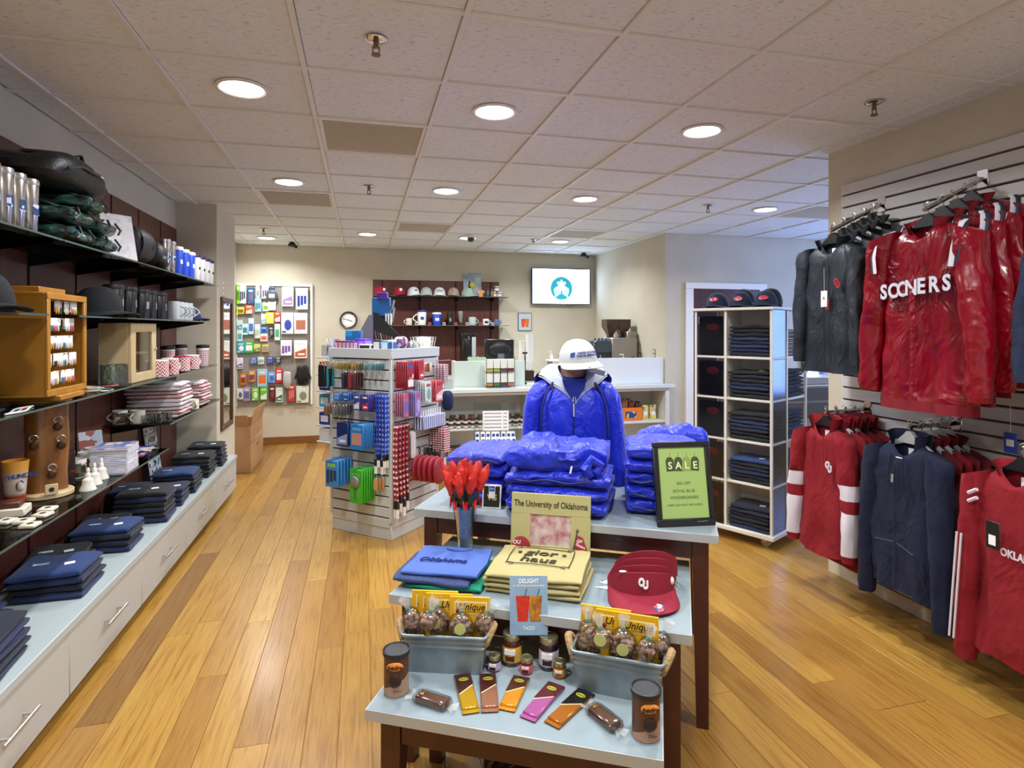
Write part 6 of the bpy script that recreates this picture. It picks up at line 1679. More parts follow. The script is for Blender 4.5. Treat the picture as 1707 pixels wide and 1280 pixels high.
# ================================================================ three nested display tables
TTOP = P('table_top_blue', '#86959b', 0.32, col2='#8e9ca2', nscale=3)
TEDGE = P('aluminium_edge', '#b4babc', 0.35, 0.25)
CHERRY = P('cherry_wood', '#3f1712', 0.38, col2='#4c1e17', nscale=3, nstretch=(6, 6, 0.7), coat=0.2)
TB = {}
def table(key, x, y, ang, w, d, h, label):
    t = thing('nesting_table', label, 'table', (x, y, 0), R(ang))
    TB[key] = (x, y, R(ang), h)
    G().rb(0.003, w - 0.003, 0.003, d - 0.003, h - 0.02, h, 0.002).put('tabletop', TTOP, t)
    for a in ((0, w, 0, 0.006), (0, w, d - 0.006, d), (0, 0.006, 0.006, d - 0.006), (w - 0.006, w, 0.006, d - 0.006)):
        G().rb(*a, h - 0.034, h - 0.001, 0.001).put('edge_band', TEDGE, t)
    i = 0.035
    L = 0.062
    for cx, cy in ((i, i), (w - i - L, i), (i, d - i - L), (w - i - L, d - i - L)):
        g = G()
        sx, sy = (0 if cx > w / 2 else 1), (1 if cy < d / 2 else 0)
        e = 0.016
        b0 = [(cx + (e if sx == 0 else 0), cy + (0 if sy else e)), (cx + L - (e if sx else 0), cy + (0 if sy else e)), (cx + L - (e if sx else 0), cy + L - (e if sy else 0)), (cx + (e if sx == 0 else 0), cy + L - (e if sy else 0))]
        t0 = [(cx, cy), (cx + L, cy), (cx + L, cy + L), (cx, cy + L)]
        g.loft([[(p[0], p[1], 0) for p in b0], [(p[0], p[1], h - 0.13) for p in t0], [(p[0], p[1], h - 0.034) for p in t0]])
        g.put('leg', CHERRY, t, ang=20)
    for a in ((i + L, w - i - L, i + 0.006, i + 0.028), (i + L, w - i - L, d - i - 0.028, d - i - 0.006), (i + 0.006, i + 0.028, i + L, d - i - L), (w - i - 0.028, w - i - 0.006, i + L, d - i - L)):
        G().rb(*a, h - 0.115, h - 0.022, 0.002).put('apron', CHERRY, t)
    return t
table('A', 0.222, 2.648, -30.0, 1.284, 0.86, 0.78, 'tallest nesting table under the blue windbreakers')
table('B', 0.093, 2.173, -30.2, 1.05, 0.62, 0.62, 'middle nesting table under the tote bags and visors')
table('C', 0.007, 1.801, -28.3, 0.86, 0.50, 0.45, 'lowest nesting table under the chocolate bars')
def tp(k, x, y, z=0.0):
    X, Y, a, h = TB[k]
    return (X + x * math.cos(a) - y * math.sin(a), Y + x * math.sin(a) + y * math.cos(a), h + z)
def ta(k):
    return TB[k][2]

# --- royal blue windbreakers on the tallest table
NYL = cloth('royal_nylon', '#0e28bd', 0.40, 8, 0.4, 0.02, 0.15, 0.03)
NYLD = P('navy_piping', '#0c1a5c', 0.5)
LINING = P('grey_lining', '#b4bcc6', 0.8, bump=0.3, bscale=160)
def puff(w, d, h, seed, amp=0.3):
    g = G()
    def fn(u, v):
        a = 2 * PI * u
        c, s_ = math.cos(a), math.sin(a)
        x = (v - 0.5) * w
        e = 1 - (2 * abs(v - 0.5)) ** 3.5
        k = 0.45 + 0.55 * math.sqrt(max(0.0, e))
        y = math.copysign(abs(c) ** 0.5, c) * d / 2 * (0.9 + 0.1 * k)
        z = math.copysign(abs(s_) ** 0.75, s_) * h / 2 * k
        n1 = nz(x * 6 + seed, y * 6, z * 6, seed * 2.3)
        n2 = nz(x * 17, y * 17 + seed, z * 17, seed * 1.1)
        n3 = 1 - abs(nz(x * 9 + y * 7, y * 5 - x * 4, seed, 4.0)) * 2
        n4 = 1 - 2.4 * abs(nz(x * 12 - y * 6, y * 13 + z * 20, z * 22, seed + 9))
        z += h * amp * (0.6 * n1 + 0.25 * n2 + 0.45 * n3 + 0.3 * n4) * (1 if s_ > -0.2 else 0.25)
        y += d * (0.05 * n1 + 0.03 * n4)
        x += w * 0.03 * n2
        return (x, y, z + h / 2)
    nu, nv = 44, 26
    g.grid(fn, nu, nv, True)
    g.f.append(tuple(range(nu)))
    g.f.append(tuple((nv - 1) * nu + k for k in range(nu)))
    return g
def breaker(x, y, z, w, d, h, seed, label, rz=0.0, group='folded windbreakers', amp=0.3, tog=None, seam=True):
    t = thing('folded_windbreaker', label, 'windbreaker', tp('A', x, y, z), ta('A') + rz, group)
    puff(w, d, h, seed, amp).put('fabric', NYL, t, ang=70)
    if seam:
        G().tube([(-w * 0.42 + w * 0.84 * i / 10, -d * 0.47, h * 0.5 + 0.006 * math.sin(i * 1.3 + seed)) for i in range(11)], 0.004, 5).put('zip_seam', NYLD, t)
    if tog:
        G().rod((tog[0], tog[1], tog[2]), (tog[0] - 0.006, tog[1] - 0.006, tog[2] - 0.03), 0.004, 6).put('drawcord', WHITE, t)
    return t
for k in range(4):
    breaker(0.235, 0.30, 0.056 * k, 0.265, 0.36, 0.060, k + 1.0, 'royal blue folded windbreaker, %s in the pile behind the rose vase' % ('lowest', 'second', 'third', 'topmost')[k], 0.05 - 0.03 * (k % 2), 'windbreakers behind the roses', 0.3)
for k in range(3):
    breaker(0.63, 0.20, 0.060 * k, 0.44, 0.34, 0.064, k + 7.0, 'royal blue folded windbreaker, %s in the pile behind the photo frame' % ('lowest', 'second', 'third')[k], 0.02 * (k - 1) + 0.02, 'windbreakers in the middle pile', 0.3)
t = breaker(0.625, 0.21, 0.172, 0.42, 0.34, 0.115, 12.3, 'plump royal blue windbreaker with white drawcord on top of the middle pile', 0.05, None, 0.35, (0.07, -0.17, 0.05), False)
t['group'] = 'folded windbreakers'
G().tube([(-0.01 + 0.012 * math.sin(i), -0.15 + 0.03 * i, 0.085 + 0.052 * math.sin(PI * i / 9)) for i in range(9)], 0.003, 5).put('centre_seam', NYLD, t)
G().tube([(0.15, -0.17, 0.02), (0.13, -0.19, 0.05), (0.155, -0.185, 0.085), (0.185, -0.17, 0.06), (0.17, -0.175, 0.03)], 0.022, 8).put('sleeve_cuff', NYL, t)
for k in range(5):
    breaker(1.065, 0.33, 0.058 * k, 0.32, 0.34, 0.063, k + 20.0, 'royal blue folded windbreaker, %s in the pile behind the sale sign' % ('lowest', 'second', 'third', 'fourth', 'topmost')[k], -0.03 * (k % 2) + 0.10, 'windbreakers behind the sale sign', 0.3)
breaker(1.10, 0.71, 0.0, 0.36, 0.20, 0.29, 31.0, 'royal blue windbreaker slumped behind the pile at the sale sign', 0.04, None, 0.15, seam=False)

# --- headless mannequin with windbreaker and white cap
MQ = tp('A', 0.60, 0.667)
MR = R(-17)
t = thing('mannequin', 'headless pale torso mannequin wearing the blue windbreaker', 'mannequin', MQ, MR)
G().lathe([(0.11, 0.0), (0.12, 0.005), (0.12, 0.02), (0.02, 0.03), (0.02, 0.12)], 24).put('base', P('mannequin_base', '#8a8a8c', 0.3, 0.6), t)
SKIN = P('mannequin_skin', '#b08c78', 0.5)
G().lathe([(0.12, 0.12), (0.14, 0.3), (0.15, 0.42), (0.11, 0.5), (0.066, 0.535), (0.058, 0.57), (0.058, 0.64), (0.05, 0.65)], 28, sx=1.1, sy=0.8).put('torso', SKIN, t)
TEE = P('navy_tee', '#15277a', 0.85)
G().prism([(-0.062, 0.545), (0.062, 0.545), (0.05, 0.50), (0.0, 0.42), (-0.05, 0.50)], -0.145, -0.105).put('tee_front', TEE, t)
G().tube([(0.068 * math.sin(a), -0.066 * math.cos(a) - 0.018, 0.545 + 0.012 * (1 - math.cos(a)) - 0.006) for a in [-1.7 + i * 0.34 for i in range(11)]], 0.011, 8).put('tee_collar', TEE, t)
j = thing('windbreaker_jacket', 'royal blue hooded windbreaker with grey lining worn by the mannequin', 'jacket', MQ, MR)
prof = [(-0.02, 0.178, 0.135), (0.06, 0.178, 0.14), (0.16, 0.176, 0.145), (0.26, 0.178, 0.148), (0.34, 0.18, 0.148), (0.41, 0.182, 0.14), (0.46, 0.178, 0.128), (0.495, 0.162, 0.113), (0.52, 0.135, 0.097), (0.54, 0.10, 0.082)]
rings = []
nseg = 44
for zi, (z_, rx, ry) in enumerate(prof):
    rg = []
    for k in range(nseg):
        a = 2 * PI * k / nseg
        c, s_ = math.cos(a), math.sin(a)
        wr = 1 + 0.035 * nz(c * 3, s_ * 3, z_ * 9, 2) + 0.03 * (1 - 2 * abs(nz(c * 5 + z_ * 9, s_ * 4, z_ * 5, 8)))
        drop = 0.05 * abs(c) ** 2 if z_ > 0.44 else 0
        rg.append((rx * wr * math.copysign(abs(c) ** 0.8, c), ry * wr * math.copysign(abs(s_) ** 0.8, s_), z_ - drop))
    rings.append(rg)
G().loft(rings, cap=False).put('body', NYL, j, ang=70)
def sleeve(s_):
    pts = [(0.125, 0.0, 0.50), (0.16, 0.0, 0.475), (0.188, 0.0, 0.43), (0.203, 0.0, 0.36), (0.212, -0.005, 0.28), (0.22, -0.012, 0.2), (0.225, -0.03, 0.12), (0.23, -0.05, 0.05), (0.23, -0.06, 0.0)]
    rr = [0.05, 0.066, 0.072, 0.07, 0.066, 0.062, 0.058, 0.054, 0.046]
    rgs = []
    for i, (p, r_) in enumerate(zip(pts, rr)):
        p0, p1 = Vector(pts[max(0, i - 1)]), Vector(pts[min(len(pts) - 1, i + 1)])
        tg = (p1 - p0).normalized()
        u = Vector((0, 1, 0))
        w = tg.cross(u).normalized()
        rg = []
        for k in range(20):
            a = 2 * PI * k / 20
            wv = 1 + 0.10 * nz(math.cos(a) * 2, math.sin(a) * 2, i * 0.9, 3 + s_) + 0.05 * (1 - 2 * abs(nz(i * 1.4 + math.cos(a), math.sin(a), 0, 6)))
            q = Vector(p) + (w * math.cos(a) * 0.82 + u * math.sin(a) * 1.2) * r_ * wv
            rg.append((q.x * s_, q.y, q.z))
        rgs.append(rg)
    return G().loft(rgs, cap=True)
for s_ in (-1, 1):
    sleeve(s_).put('sleeve', NYL, j, ang=70)
    G().tube([(s_ * x, y, z_) for x, y, z_ in ((0.105, -0.088, 0.525), (0.14, -0.108, 0.475), (0.162, -0.120, 0.40), (0.168, -0.124, 0.33), (0.17, -0.122, 0.25))], 0.006, 6).put('piping', NYLD, j)
def hoodf(u, v):
    a = -2.75 + 5.5 * u                       # 0 at the back of the neck
    fr = max(0.0, (abs(a) - 1.3) / 1.45)
    rin = 0.072 + 0.012 * fr
    rout = 0.135 + 0.03 * math.cos(a) + 0.012 * nz(a * 2, 0, 0, 3)
    zin = 0.605 - 0.075 * fr ** 1.3
    zout = 0.565 - 0.055 * fr
    r_ = rin + (rout - rin) * v
    x = r_ * math.sin(a) * (1.1 + 0.22 * v)
    y = r_ * math.cos(a) * 0.95 - 0.01
    z_ = zin + (zout - zin) * v + 0.022 * math.sin(PI * v) + 0.008 * nz(a * 4, v * 4, 0, 1)
    if fr > 0:
        x *= (1 - 0.92 * fr ** 2.2)
        y = y * (1 - fr ** 2) + (-0.148) * fr ** 2 * (0.98 + 0.02 * v)
        z_ -= 0.095 * fr ** 2.2 - 0.018 * v * fr
    return (x, y, z_)
g = G().grid(hoodf, 44, 9)
g.grid(lambda u, v: tuple(Vector(hoodf(u, v)) - Vector((0, 0, 0.012))), 44, 9)
g.put('hood_lining', LINING, j, ang=70)
def hoodb(u, v):
    a = -1.5 + 3.0 * u
    r_ = 0.15 + 0.03 * math.sin(PI * v)
    return (r_ * math.sin(a) * 1.15, r_ * math.cos(a) * 0.95 * (0.9 + 0.25 * math.cos(a)), 0.575 - 0.09 * v)
G().grid(hoodb, 24, 6).put('hood_back', NYL, j, ang=70)
G().rod((-0.004, -0.153, 0.425), (-0.004, -0.16, 0.36), 0.006, 6).put('zip_pull', STEEL, j)
G().tube([(-0.004, -0.150, 0.43), (-0.004, -0.156, 0.36), (-0.004, -0.155, 0.25), (-0.004, -0.15, 0.1)], 0.004, 5).put('zip', NYLD, j)
mc, ms = math.cos(MR), math.sin(MR)
c_ = cap(MQ[0] + 0.03 * ms * -1 + 0.012, MQ[1] - 0.02, MQ[2] + 0.615, MR + R(9), P('white_twill_cap', '#c2c3c1', 0.85, bump=0.1, bscale=400), 'white postal service cap on top of the mannequin neck', brim=MAT['white_twill_cap'], s=1.2, tilt=(R(7), R(-4)), sz=0.84)
text('UNITED STATES', 0.0138, BINK, c_, (0.02, -0.1195, 0.077), (PI / 2 - 0.44, 0, 0.12), 'lettering', 0.0022, bold=0.0003)
text('POSTAL SERVICE', 0.0145, BINK, c_, (0.02, -0.1235, 0.0635), (PI / 2 - 0.4, 0, 0.12), 'lettering', 0.0022, bold=0.0005)
G(Matrix.Translation((-0.052, -0.118, 0.069)) @ Matrix.Rotation(-0.38, 4, 'X') @ Matrix.Rotation(-0.45, 4, 'Z')).prism([(-0.013, -0.012), (0.009, -0.012), (0.015, 0.012), (-0.009, 0.012)], -0.003, 0.003).put('eagle_emblem', BINK, c_)
G(Matrix.Translation((0.03, -0.206, 0.004)) @ Matrix.Rotation(0.35, 4, 'Y')).rb(-0.03, 0.06, -0.008, 0.004, -0.014, 0.012, 0.003).put('brim_tag', P('grey_tag', '#6d7278', 0.5), c_)

# --- sale sign and small card on the tallest table
SGRN = P('lime_sheet', '#9bb868', 0.5)
t = thing('sale_sign', 'black framed lime green SALE sign on the corner of the tallest table', 'sign', tp('A', 1.165, 0.085), 0, rot=(R(-11), 0, ta('A') + R(23)))
FW, FH = 0.245, 0.335
for a in ((-FW / 2, FW / 2, 0, 0.03), (-FW / 2, FW / 2, FH - 0.022, FH), (-FW / 2, -FW / 2 + 0.022, 0.03, FH - 0.022), (FW / 2 - 0.022, FW / 2, 0.03, FH - 0.022)):
    G().rb(a[0], a[1], -0.012, 0.006, a[2], a[3], 0.003).put('frame', BLACK, t)
sheet = G().box(-FW / 2 + 0.02, FW / 2 - 0.02, -0.004, 0.004, 0.028, FH - 0.02).put('sheet', SGRN, t)
G(Matrix.Translation((0, 0.007, 0.2)) @ Matrix.Rotation(R(24), 4, 'X')).rb(-0.03, 0.03, 0.0, 0.005, -0.2, 0.0, 0.001).put('easel_back', BLACK, t)
GREYT = P('grey_ink', '#4d5a34', 0.6)
for k, ch in enumerate('SALE'):
    x = -0.052 + 0.036 * k
    G(Matrix.Translation((x, 0, 0.245)) @ Matrix.Rotation(R((-4, 3, -2, 4)[k]), 4, 'Y')).prism([(-0.017, -0.028), (0.017, -0.028), (0.017, 0.016), (0.008, 0.028), (-0.008, 0.028), (-0.017, 0.016)], -0.0052, -0.004).put('tag_print', P('tag_dark', '#3f4a2c', 0.6) if ch != 'L' else P('tag_pale', '#869c4c', 0.6), sheet)
    text(ch, 0.04, P('tag_letter', '#d3e4a6', 0.6), sheet, (x, -0.0056, 0.238), FACE_MY, 'lettering', 0.0003, bold=0.0008)
    G().rod((x, -0.0046, 0.273), (x + 0.003, -0.0046, 0.292), 0.0006, 4).put('tag_string', GREYT, sheet)
for s_, z_, sz in (('30% OFF', 0.167, 0.0165), ('ROYAL BLUE', 0.137, 0.0165), ('WINDBREAKERS', 0.111, 0.0165), ('(USPS LOGO NOT INCLUDED)', 0.082, 0.011)):
    text(s_, sz, GREYT, sheet, (0, -0.0045, z_), FACE_MY, 'lettering', 0.0003)
G().rod((0.045, -0.0125, 0.016), (0.09, -0.0125, 0.018), 0.0008, 5).put('frame_mark', P('grey_line', '#8a8a8a', 0.4), t)
t = thing('discount_card', 'small black card with yellow letters and white border at the windbreakers', 'card', tp('A', 0.335, 0.085), 0, rot=(R(-12), 0, ta('A') + R(6)))
G().rb(-0.043, 0.043, -0.002, 0.002, 0, 0.105, 0.001).put('border', PAPER, t)
G().box(-0.036, 0.036, -0.003, -0.002, 0.008, 0.097).put('panel', INK, t)
text('V.S', 0.034, P('yellow_letters', '#d8cc1e', 0.6), t, (0.002, -0.0034, 0.048), FACE_MY, 'lettering', 0.0003, bold=0.0008)
G().rb(-0.013, 0.016, -0.006, -0.0035, 0.045, 0.1, 0.001).put('hang_tag', PAPER, t)
G().box(-0.011, 0.014, -0.0068, -0.006, 0.076, 0.098).put('tag_blue', BINK, t)
text('USA', 0.011, WINK, t, (0.0015, -0.007, 0.086), FACE_MY, 'lettering', 0.0002)

# --- roses in a glass vase (middle table)
VX, VY = 0.135, 0.425
t = thing('flower_vase', 'tall flared clear glass vase holding the wrapped roses', 'vase', tp('B', VX, VY), 0)
fl_ = []
for r_, z_ in ((0.030, 0.0), (0.033, 0.02), (0.036, 0.08), (0.043, 0.15), (0.055, 0.205), (0.06, 0.215)):
    fl_.append((r_, z_))
G().lathe(fl_, 12, cap=False).put('glass', glass('vase_glass', '#d3dbe2', 0.14), t)
G().cyl((0, 0, 0), 0.03, 0.02, 16).put('foot', glass('vase_foot', '#b8c8cc', 0.2), t)
ROSE = P('red_rose', '#e43c28', 0.7, col2='#cc2018', nscale=40)
G().lathe([(0.024, 0.022), (0.028, 0.08), (0.034, 0.15), (0.042, 0.2)], 12, cap=False).put('wrap_bottoms', P('frosted_wrap', '#8ea4c2', 0.4, alpha=0.6, col2='#c3cede', nscale=30, nstretch=(4, 4, 0.4)), t)
STEM = P('rose_stem', '#23402a', 0.7)
WRAP = glass('rose_wrap', '#fbfbfc', 0.015, 0.25, 0.10)
RIB = P('red_ribbon', '#d01a24', 0.4)
n_r = 17
for k in range(n_r):
    ring = 0 if k < 3 else (1 if k < 8 else 2)
    a = {0: 2.1 * k, 1: 1.26 * (k - 3) + 0.4, 2: 0.698 * (k - 8)}[ring]
    rt = (0.02, 0.055, 0.095)[ring]
    rb_ = (0.006, 0.014, 0.02)[ring]
    top = 0.40 - 0.015 * ring + rnd.uniform(-0.012, 0.012)
    b0 = Vector((rb_ * math.cos(a + PI), rb_ * math.sin(a + PI), 0.03))
    t0 = Vector((rt * math.cos(a), rt * math.sin(a), top))
    dr_ = (t0 - b0).normalized()
    o = thing('wrapped_rose', 'red fabric rose in clear wrap with ribbon, standing in the glass vase', 'rose', tp('B', VX, VY), 0, 'wrapped roses')
    G().tube([tuple(b0), tuple(b0.lerp(t0, 0.5)), tuple(b0.lerp(t0, 0.86))], 0.0032, 5).put('stem', STEM, o)
    Q = dr_.to_track_quat('Z', 'Y').to_matrix().to_4x4()
    T = Matrix.Translation(b0.lerp(t0, 0.86)) @ Q
    G(T).ell((0, 0, 0.0), 0.019, 0.019, 0.052, 12, 9, wob=0.45, ws=60, seed=k).put('bloom', ROSE, o)
    G(Matrix.Translation(b0.lerp(t0, 0.62)) @ Q).ell((0.004, 0, 0), 0.011, 0.005, 0.045, 8, 6).put('leaf', STEM, o)
    G(Matrix.Translation(b0.lerp(t0, 0.55)) @ Q).lathe([(0.005, 0), (0.016, 0.05), (0.026, 0.20 + 0.01 * (k % 3))], 9, cap=False).put('wrap', WRAP, o)
    if ring == 2:
        bw = b0.lerp(t0, 0.58)
        for s_ in (-1, 1):
            G().tube([tuple(bw), tuple(bw + Vector((0.012 * math.cos(a), 0.012 * math.sin(a), 0.012)) + Vector((0, 0, 0.004)) + Vector((-math.sin(a), math.cos(a), 0)) * 0.014 * s_), tuple(bw + Vector((0.014 * math.cos(a), 0.014 * math.sin(a), -0.018)) + Vector((-math.sin(a), math.cos(a), 0)) * 0.02 * s_)], 0.0045, 5, flat=0.4).put('ribbon', RIB, o)

# --- middle table: T-shirts, totes, frame, visors
def bthing(k, name, label, cat, x, y, z=0.0, rz=0.0, group=None):
    return thing(name, label, cat, tp(k, x, y, z), ta(k) + rz, group)
SKYT = P('heather_blue_tee', '#4a66b0', 0.9, bump=0.2, bscale=300)
GRNT = P('emerald_tee', '#0f8a6a', 0.9)
HNV = P('heather_navy_tee', '#27345c', 0.9, col2='#3a4a78', nscale=160)
for k, (m, l, x, y, rz) in enumerate(((GRNT, 'emerald green folded tee under the blue one', 0.165, 0.20, 0.08), (HNV, 'heather navy folded tee in the middle of the tee pile', 0.125, 0.19, 0.05), (SKYT, 'heather blue folded tee on top of the pile before the roses', 0.15, 0.215, 0.08))):
    t = bthing('B', 'folded_tee', l, 'tee shirt', x, y, 0.020 * k, rz, 'folded tees')
    link('fabric', folded_mesh(0.29, 0.27, 0.024, m, 20 + k), t)
    if k == 2:
        G().tube([(0.05 * math.cos(a) + 0.01, 0.105 + 0.028 * math.sin(a), 0.0275) for a in [PI + i * PI / 8 for i in range(9)]], 0.005, 6).put('neckline', SKYT, t)
        text('Oklahoma', 0.045, P('navy_script', '#1f2f70', 0.8), t, (-0.02, -0.03, 0.0285), (0, 0, 0.05), 'script', 0.002, shear=0.4)
        G().box(-0.01, 0.03, 0.075, 0.088, 0.026, 0.0285).put('neck_label', PAPER, t)
    if k == 1:
        G().ell((-0.1, -0.09, 0.025), 0.009, 0.009, 0.002, 10, 4).put('sticker', PAPER, t)
TOTE = P('cream_canvas', '#ab9f6c', 0.9, bump=0.12, bscale=600)
TOTI = P('tote_brown_ink', '#3a3420', 0.7)
for k in range(4):
    t = bthing('B', 'tote_bag', 'cream canvas tote with brown lettering on top of the tote pile' if k == 3 else 'folded cream canvas tote in the pile before the photo frame', 'tote bag', 0.50 + 0.012 * (k == 0), 0.255, 0.019 * k, R(-1 + k), 'folded totes')
    link('canvas', folded_mesh(0.35, 0.30, 0.021, TOTE, 30 + k % 2), t)
    if k == 3:
        text('glor', 0.062, TOTI, t, (-0.005, 0.062, 0.0255), (0, 0, 0), 'lettering', 0.0014, shear=0.1, bold=0.0005, sx=1.25)
        text('haus', 0.062, TOTI, t, (-0.005, -0.004, 0.0255), (0, 0, 0), 'lettering', 0.0014, shear=0.1, bold=0.0005, sx=1.25)
        for s_ in (-1, 1):
            G().tube([(s_ * 0.12, 0.1, 0.0255), (s_ * 0.122, 0.03, 0.0258), (s_ * 0.118, -0.05, 0.0255)], 0.002, 4).put('border_line', TOTI, t)
            G().tube([(s_ * (0.105 + 0.015 * math.cos(q)), 0.108 + 0.008 * math.sin(q), 0.0255) for q in [i * 0.7 for i in range(8)]], 0.0018, 4).put('scroll', TOTI, t)
            G().tube([(s_ * (0.105 + 0.015 * math.cos(q)), -0.055 + 0.008 * math.sin(q), 0.0255) for q in [i * 0.7 for i in range(8)]], 0.0018, 4).put('scroll', TOTI, t)
        for yy in (0.105, -0.052):
            G().tube([(-0.09, yy, 0.0255), (-0.03, yy + 0.006, 0.0257), (0.03, yy + 0.006, 0.0257), (0.09, yy, 0.0255)], 0.0018, 4).put('border_line', TOTI, t)
        for x in (-0.09, 0.085):
            G().lathe([(0.009, 0.0245), (0.009, 0.0266)], 5, (x, 0.06, 0)).put('star', TOTI, t)
t = thing('photo_frame', 'cream picture frame lettered The University of Oklahoma', 'picture frame', tp('B', 0.50, 0.432), 0, rot=(R(-8), 0, ta('B') + R(3)))
FRC = P('frame_cream', '#b3ad76', 0.4)
G().rb(-0.165, 0.165, -0.008, 0.006, 0.19, 0.275, 0.002).rb(-0.165, -0.085, -0.008, 0.006, 0.0, 0.191, 0.002).rb(0.085, 0.165, -0.008, 0.006, 0.0, 0.191, 0.002).rb(-0.086, 0.086, -0.008, 0.006, 0.0, 0.07, 0.002).put('frame', FRC, t)
FRO = [c for c in t.children if c.name.startswith('frame')][0]
G().box(-0.088, 0.088, -0.002, 0.002, 0.065, 0.195).put('photo', P('faded_photo', '#d4cac2', 0.25, col2='#b06a72', nscale=22), t)
text('The University of Oklahoma', 0.036, P('frame_ink', '#26241c', 0.6), FRO, (0, -0.0088, 0.232), FACE_MY, 'lettering', 0.0005, sx=0.74, bold=0.0004)
G().rod((0.095, -0.010, 0.05), (0.112, -0.010, 0.135), 0.0028, 6).ell((0.113, -0.010, 0.138), 0.006, 0.004, 0.006, 8, 6).put('flag_pole', P('pole_grey', '#55534a', 0.5), FRO)
G().prism([(0.098, 0.065), (0.108, 0.122), (0.135, 0.112), (0.155, 0.06), (0.13, 0.06)], -0.0095, -0.008).put('flag', P('flag_red', '#a8323a', 0.5), FRO)
text('Go', 0.018, WINK, FRO, (0.122, -0.010, 0.098), (PI / 2, R(-18), 0), 'lettering', 0.0003, bold=0.0004)
text('Sooners', 0.016, WINK, FRO, (0.126, -0.010, 0.079), (PI / 2, R(22), 0), 'lettering', 0.0003, sx=0.75, bold=0.0004)
G().prism([(-0.12 + 0.04 * math.cos(a), 0.06 + 0.04 * math.sin(a)) for a in [i * PI / 10 for i in range(11)]] + [(-0.16, 0.03), (-0.08, 0.03)], -0.0095, -0.008).put('helmet', MAT['flag_red'], FRO)
text('OU', 0.022, WINK, FRO, (-0.138, -0.010, 0.075), FACE_MY, 'lettering', 0.0003, bold=0.0005)
t2 = t
VIS = P('crimson_visor', '#8e1830', 0.8, bump=0.1, bscale=400)
for k in range(4):
    t = bthing('B', 'sun_visor', 'crimson OU sun visor in front of the nested visors' if k == 0 else 'plain crimson sun visor, %s behind the lettered one' % ('', 'directly', 'second', 'last')[k], 'visor', 0.875 + 0.004 * k, 0.245 + 0.032 * k, 0.0, R(14), 'crimson visors')
    hz_ = 0.012 * k
    def band(u, v, o=0.0):
        a = 2 * PI * u
        f = max(0.0, -math.sin(a)) ** 0.8
        hgt = 0.03 + (0.06 + 0.002 * k) * f
        return ((0.118 - o) * math.cos(a), (0.10 - o) * math.sin(a), 0.03 + hgt * v + hz_ * f)
    g = G().grid(lambda u, v: band(u, v), 36, 5, True).grid(lambda u, v: band(u, v, 0.004), 36, 5, True)
    g.grid(lambda u, v: band(u, 1, 0.004 * v), 36, 2, True)
    g.put('headband', VIS, t, ang=60)
    if k == 0:
        def vb(u, v, dz=0.0):
            a = PI + PI * u
            x = 0.118 * math.cos(a) * (1 + 0.05 * v)
            y = 0.10 * math.sin(a) * (1 - v) + (-0.06 + 0.12 * math.sin(a)) * v
            return (x, y, 0.040 - 0.024 * v - 0.6 * x * x * v + dz)
        G().grid(lambda u, v: vb(u, v), 20, 6).grid(lambda u, v: vb(u, v, -0.004), 20, 6).grid(lambda u, v: vb(u, 1, -0.004 * v), 20, 2).put('brim', VIS, t, ang=60)
        text('O', 0.036, WINK, t, (-0.014, -0.1015, 0.086), FACE_MY, 'letter', 0.003, bold=0.002, sx=0.72)
        text('U', 0.036, WINK, t, (-0.001, -0.103, 0.078), FACE_MY, 'letter', 0.003, bold=0.002, sx=0.72)
        G().ell((0.10, -0.055, 0.075), 0.008, 0.010, 0.014, 8, 6).put('side_badge', PAPER, t)
        G().ell((-0.075, -0.079, 0.115), 0.014, 0.005, 0.004, 8, 4).put('clip_patch', PAPER, t)
        G(Matrix.Translation((0.035, -0.15, 0.0225)) @ Matrix.Rotation(R(14), 4, 'X')).lathe([(0.018, 0), (0.018, 0.002)], 14).put('round_sticker', prints('sticker_print', ['#e6e6ea', '#2a3f80', '#c02a34', '#e6e6ea'], 60), t)
t = bthing('B', 'price_leaf', 'white paper tag sticking out beside the visors', 'tag', 0.735, 0.26, 0, 0.2)
G().prism([(-0.03, 0.0), (0.04, -0.02), (0.04, 0.016)], 0, 0.0015).put('paper', PAPER, t, (0, 0, 0.003), (-PI / 2, 0, 0))
G(Matrix.Translation((0.02, 0.05, 0))).lathe([(0.025, 0.0), (0.025, 0.002)], 14, sy=0.6).put('round_tag', prints('round_tag_print', ['#dfe2e6', '#3a3f4a', '#c8ccd2'], 50), t)

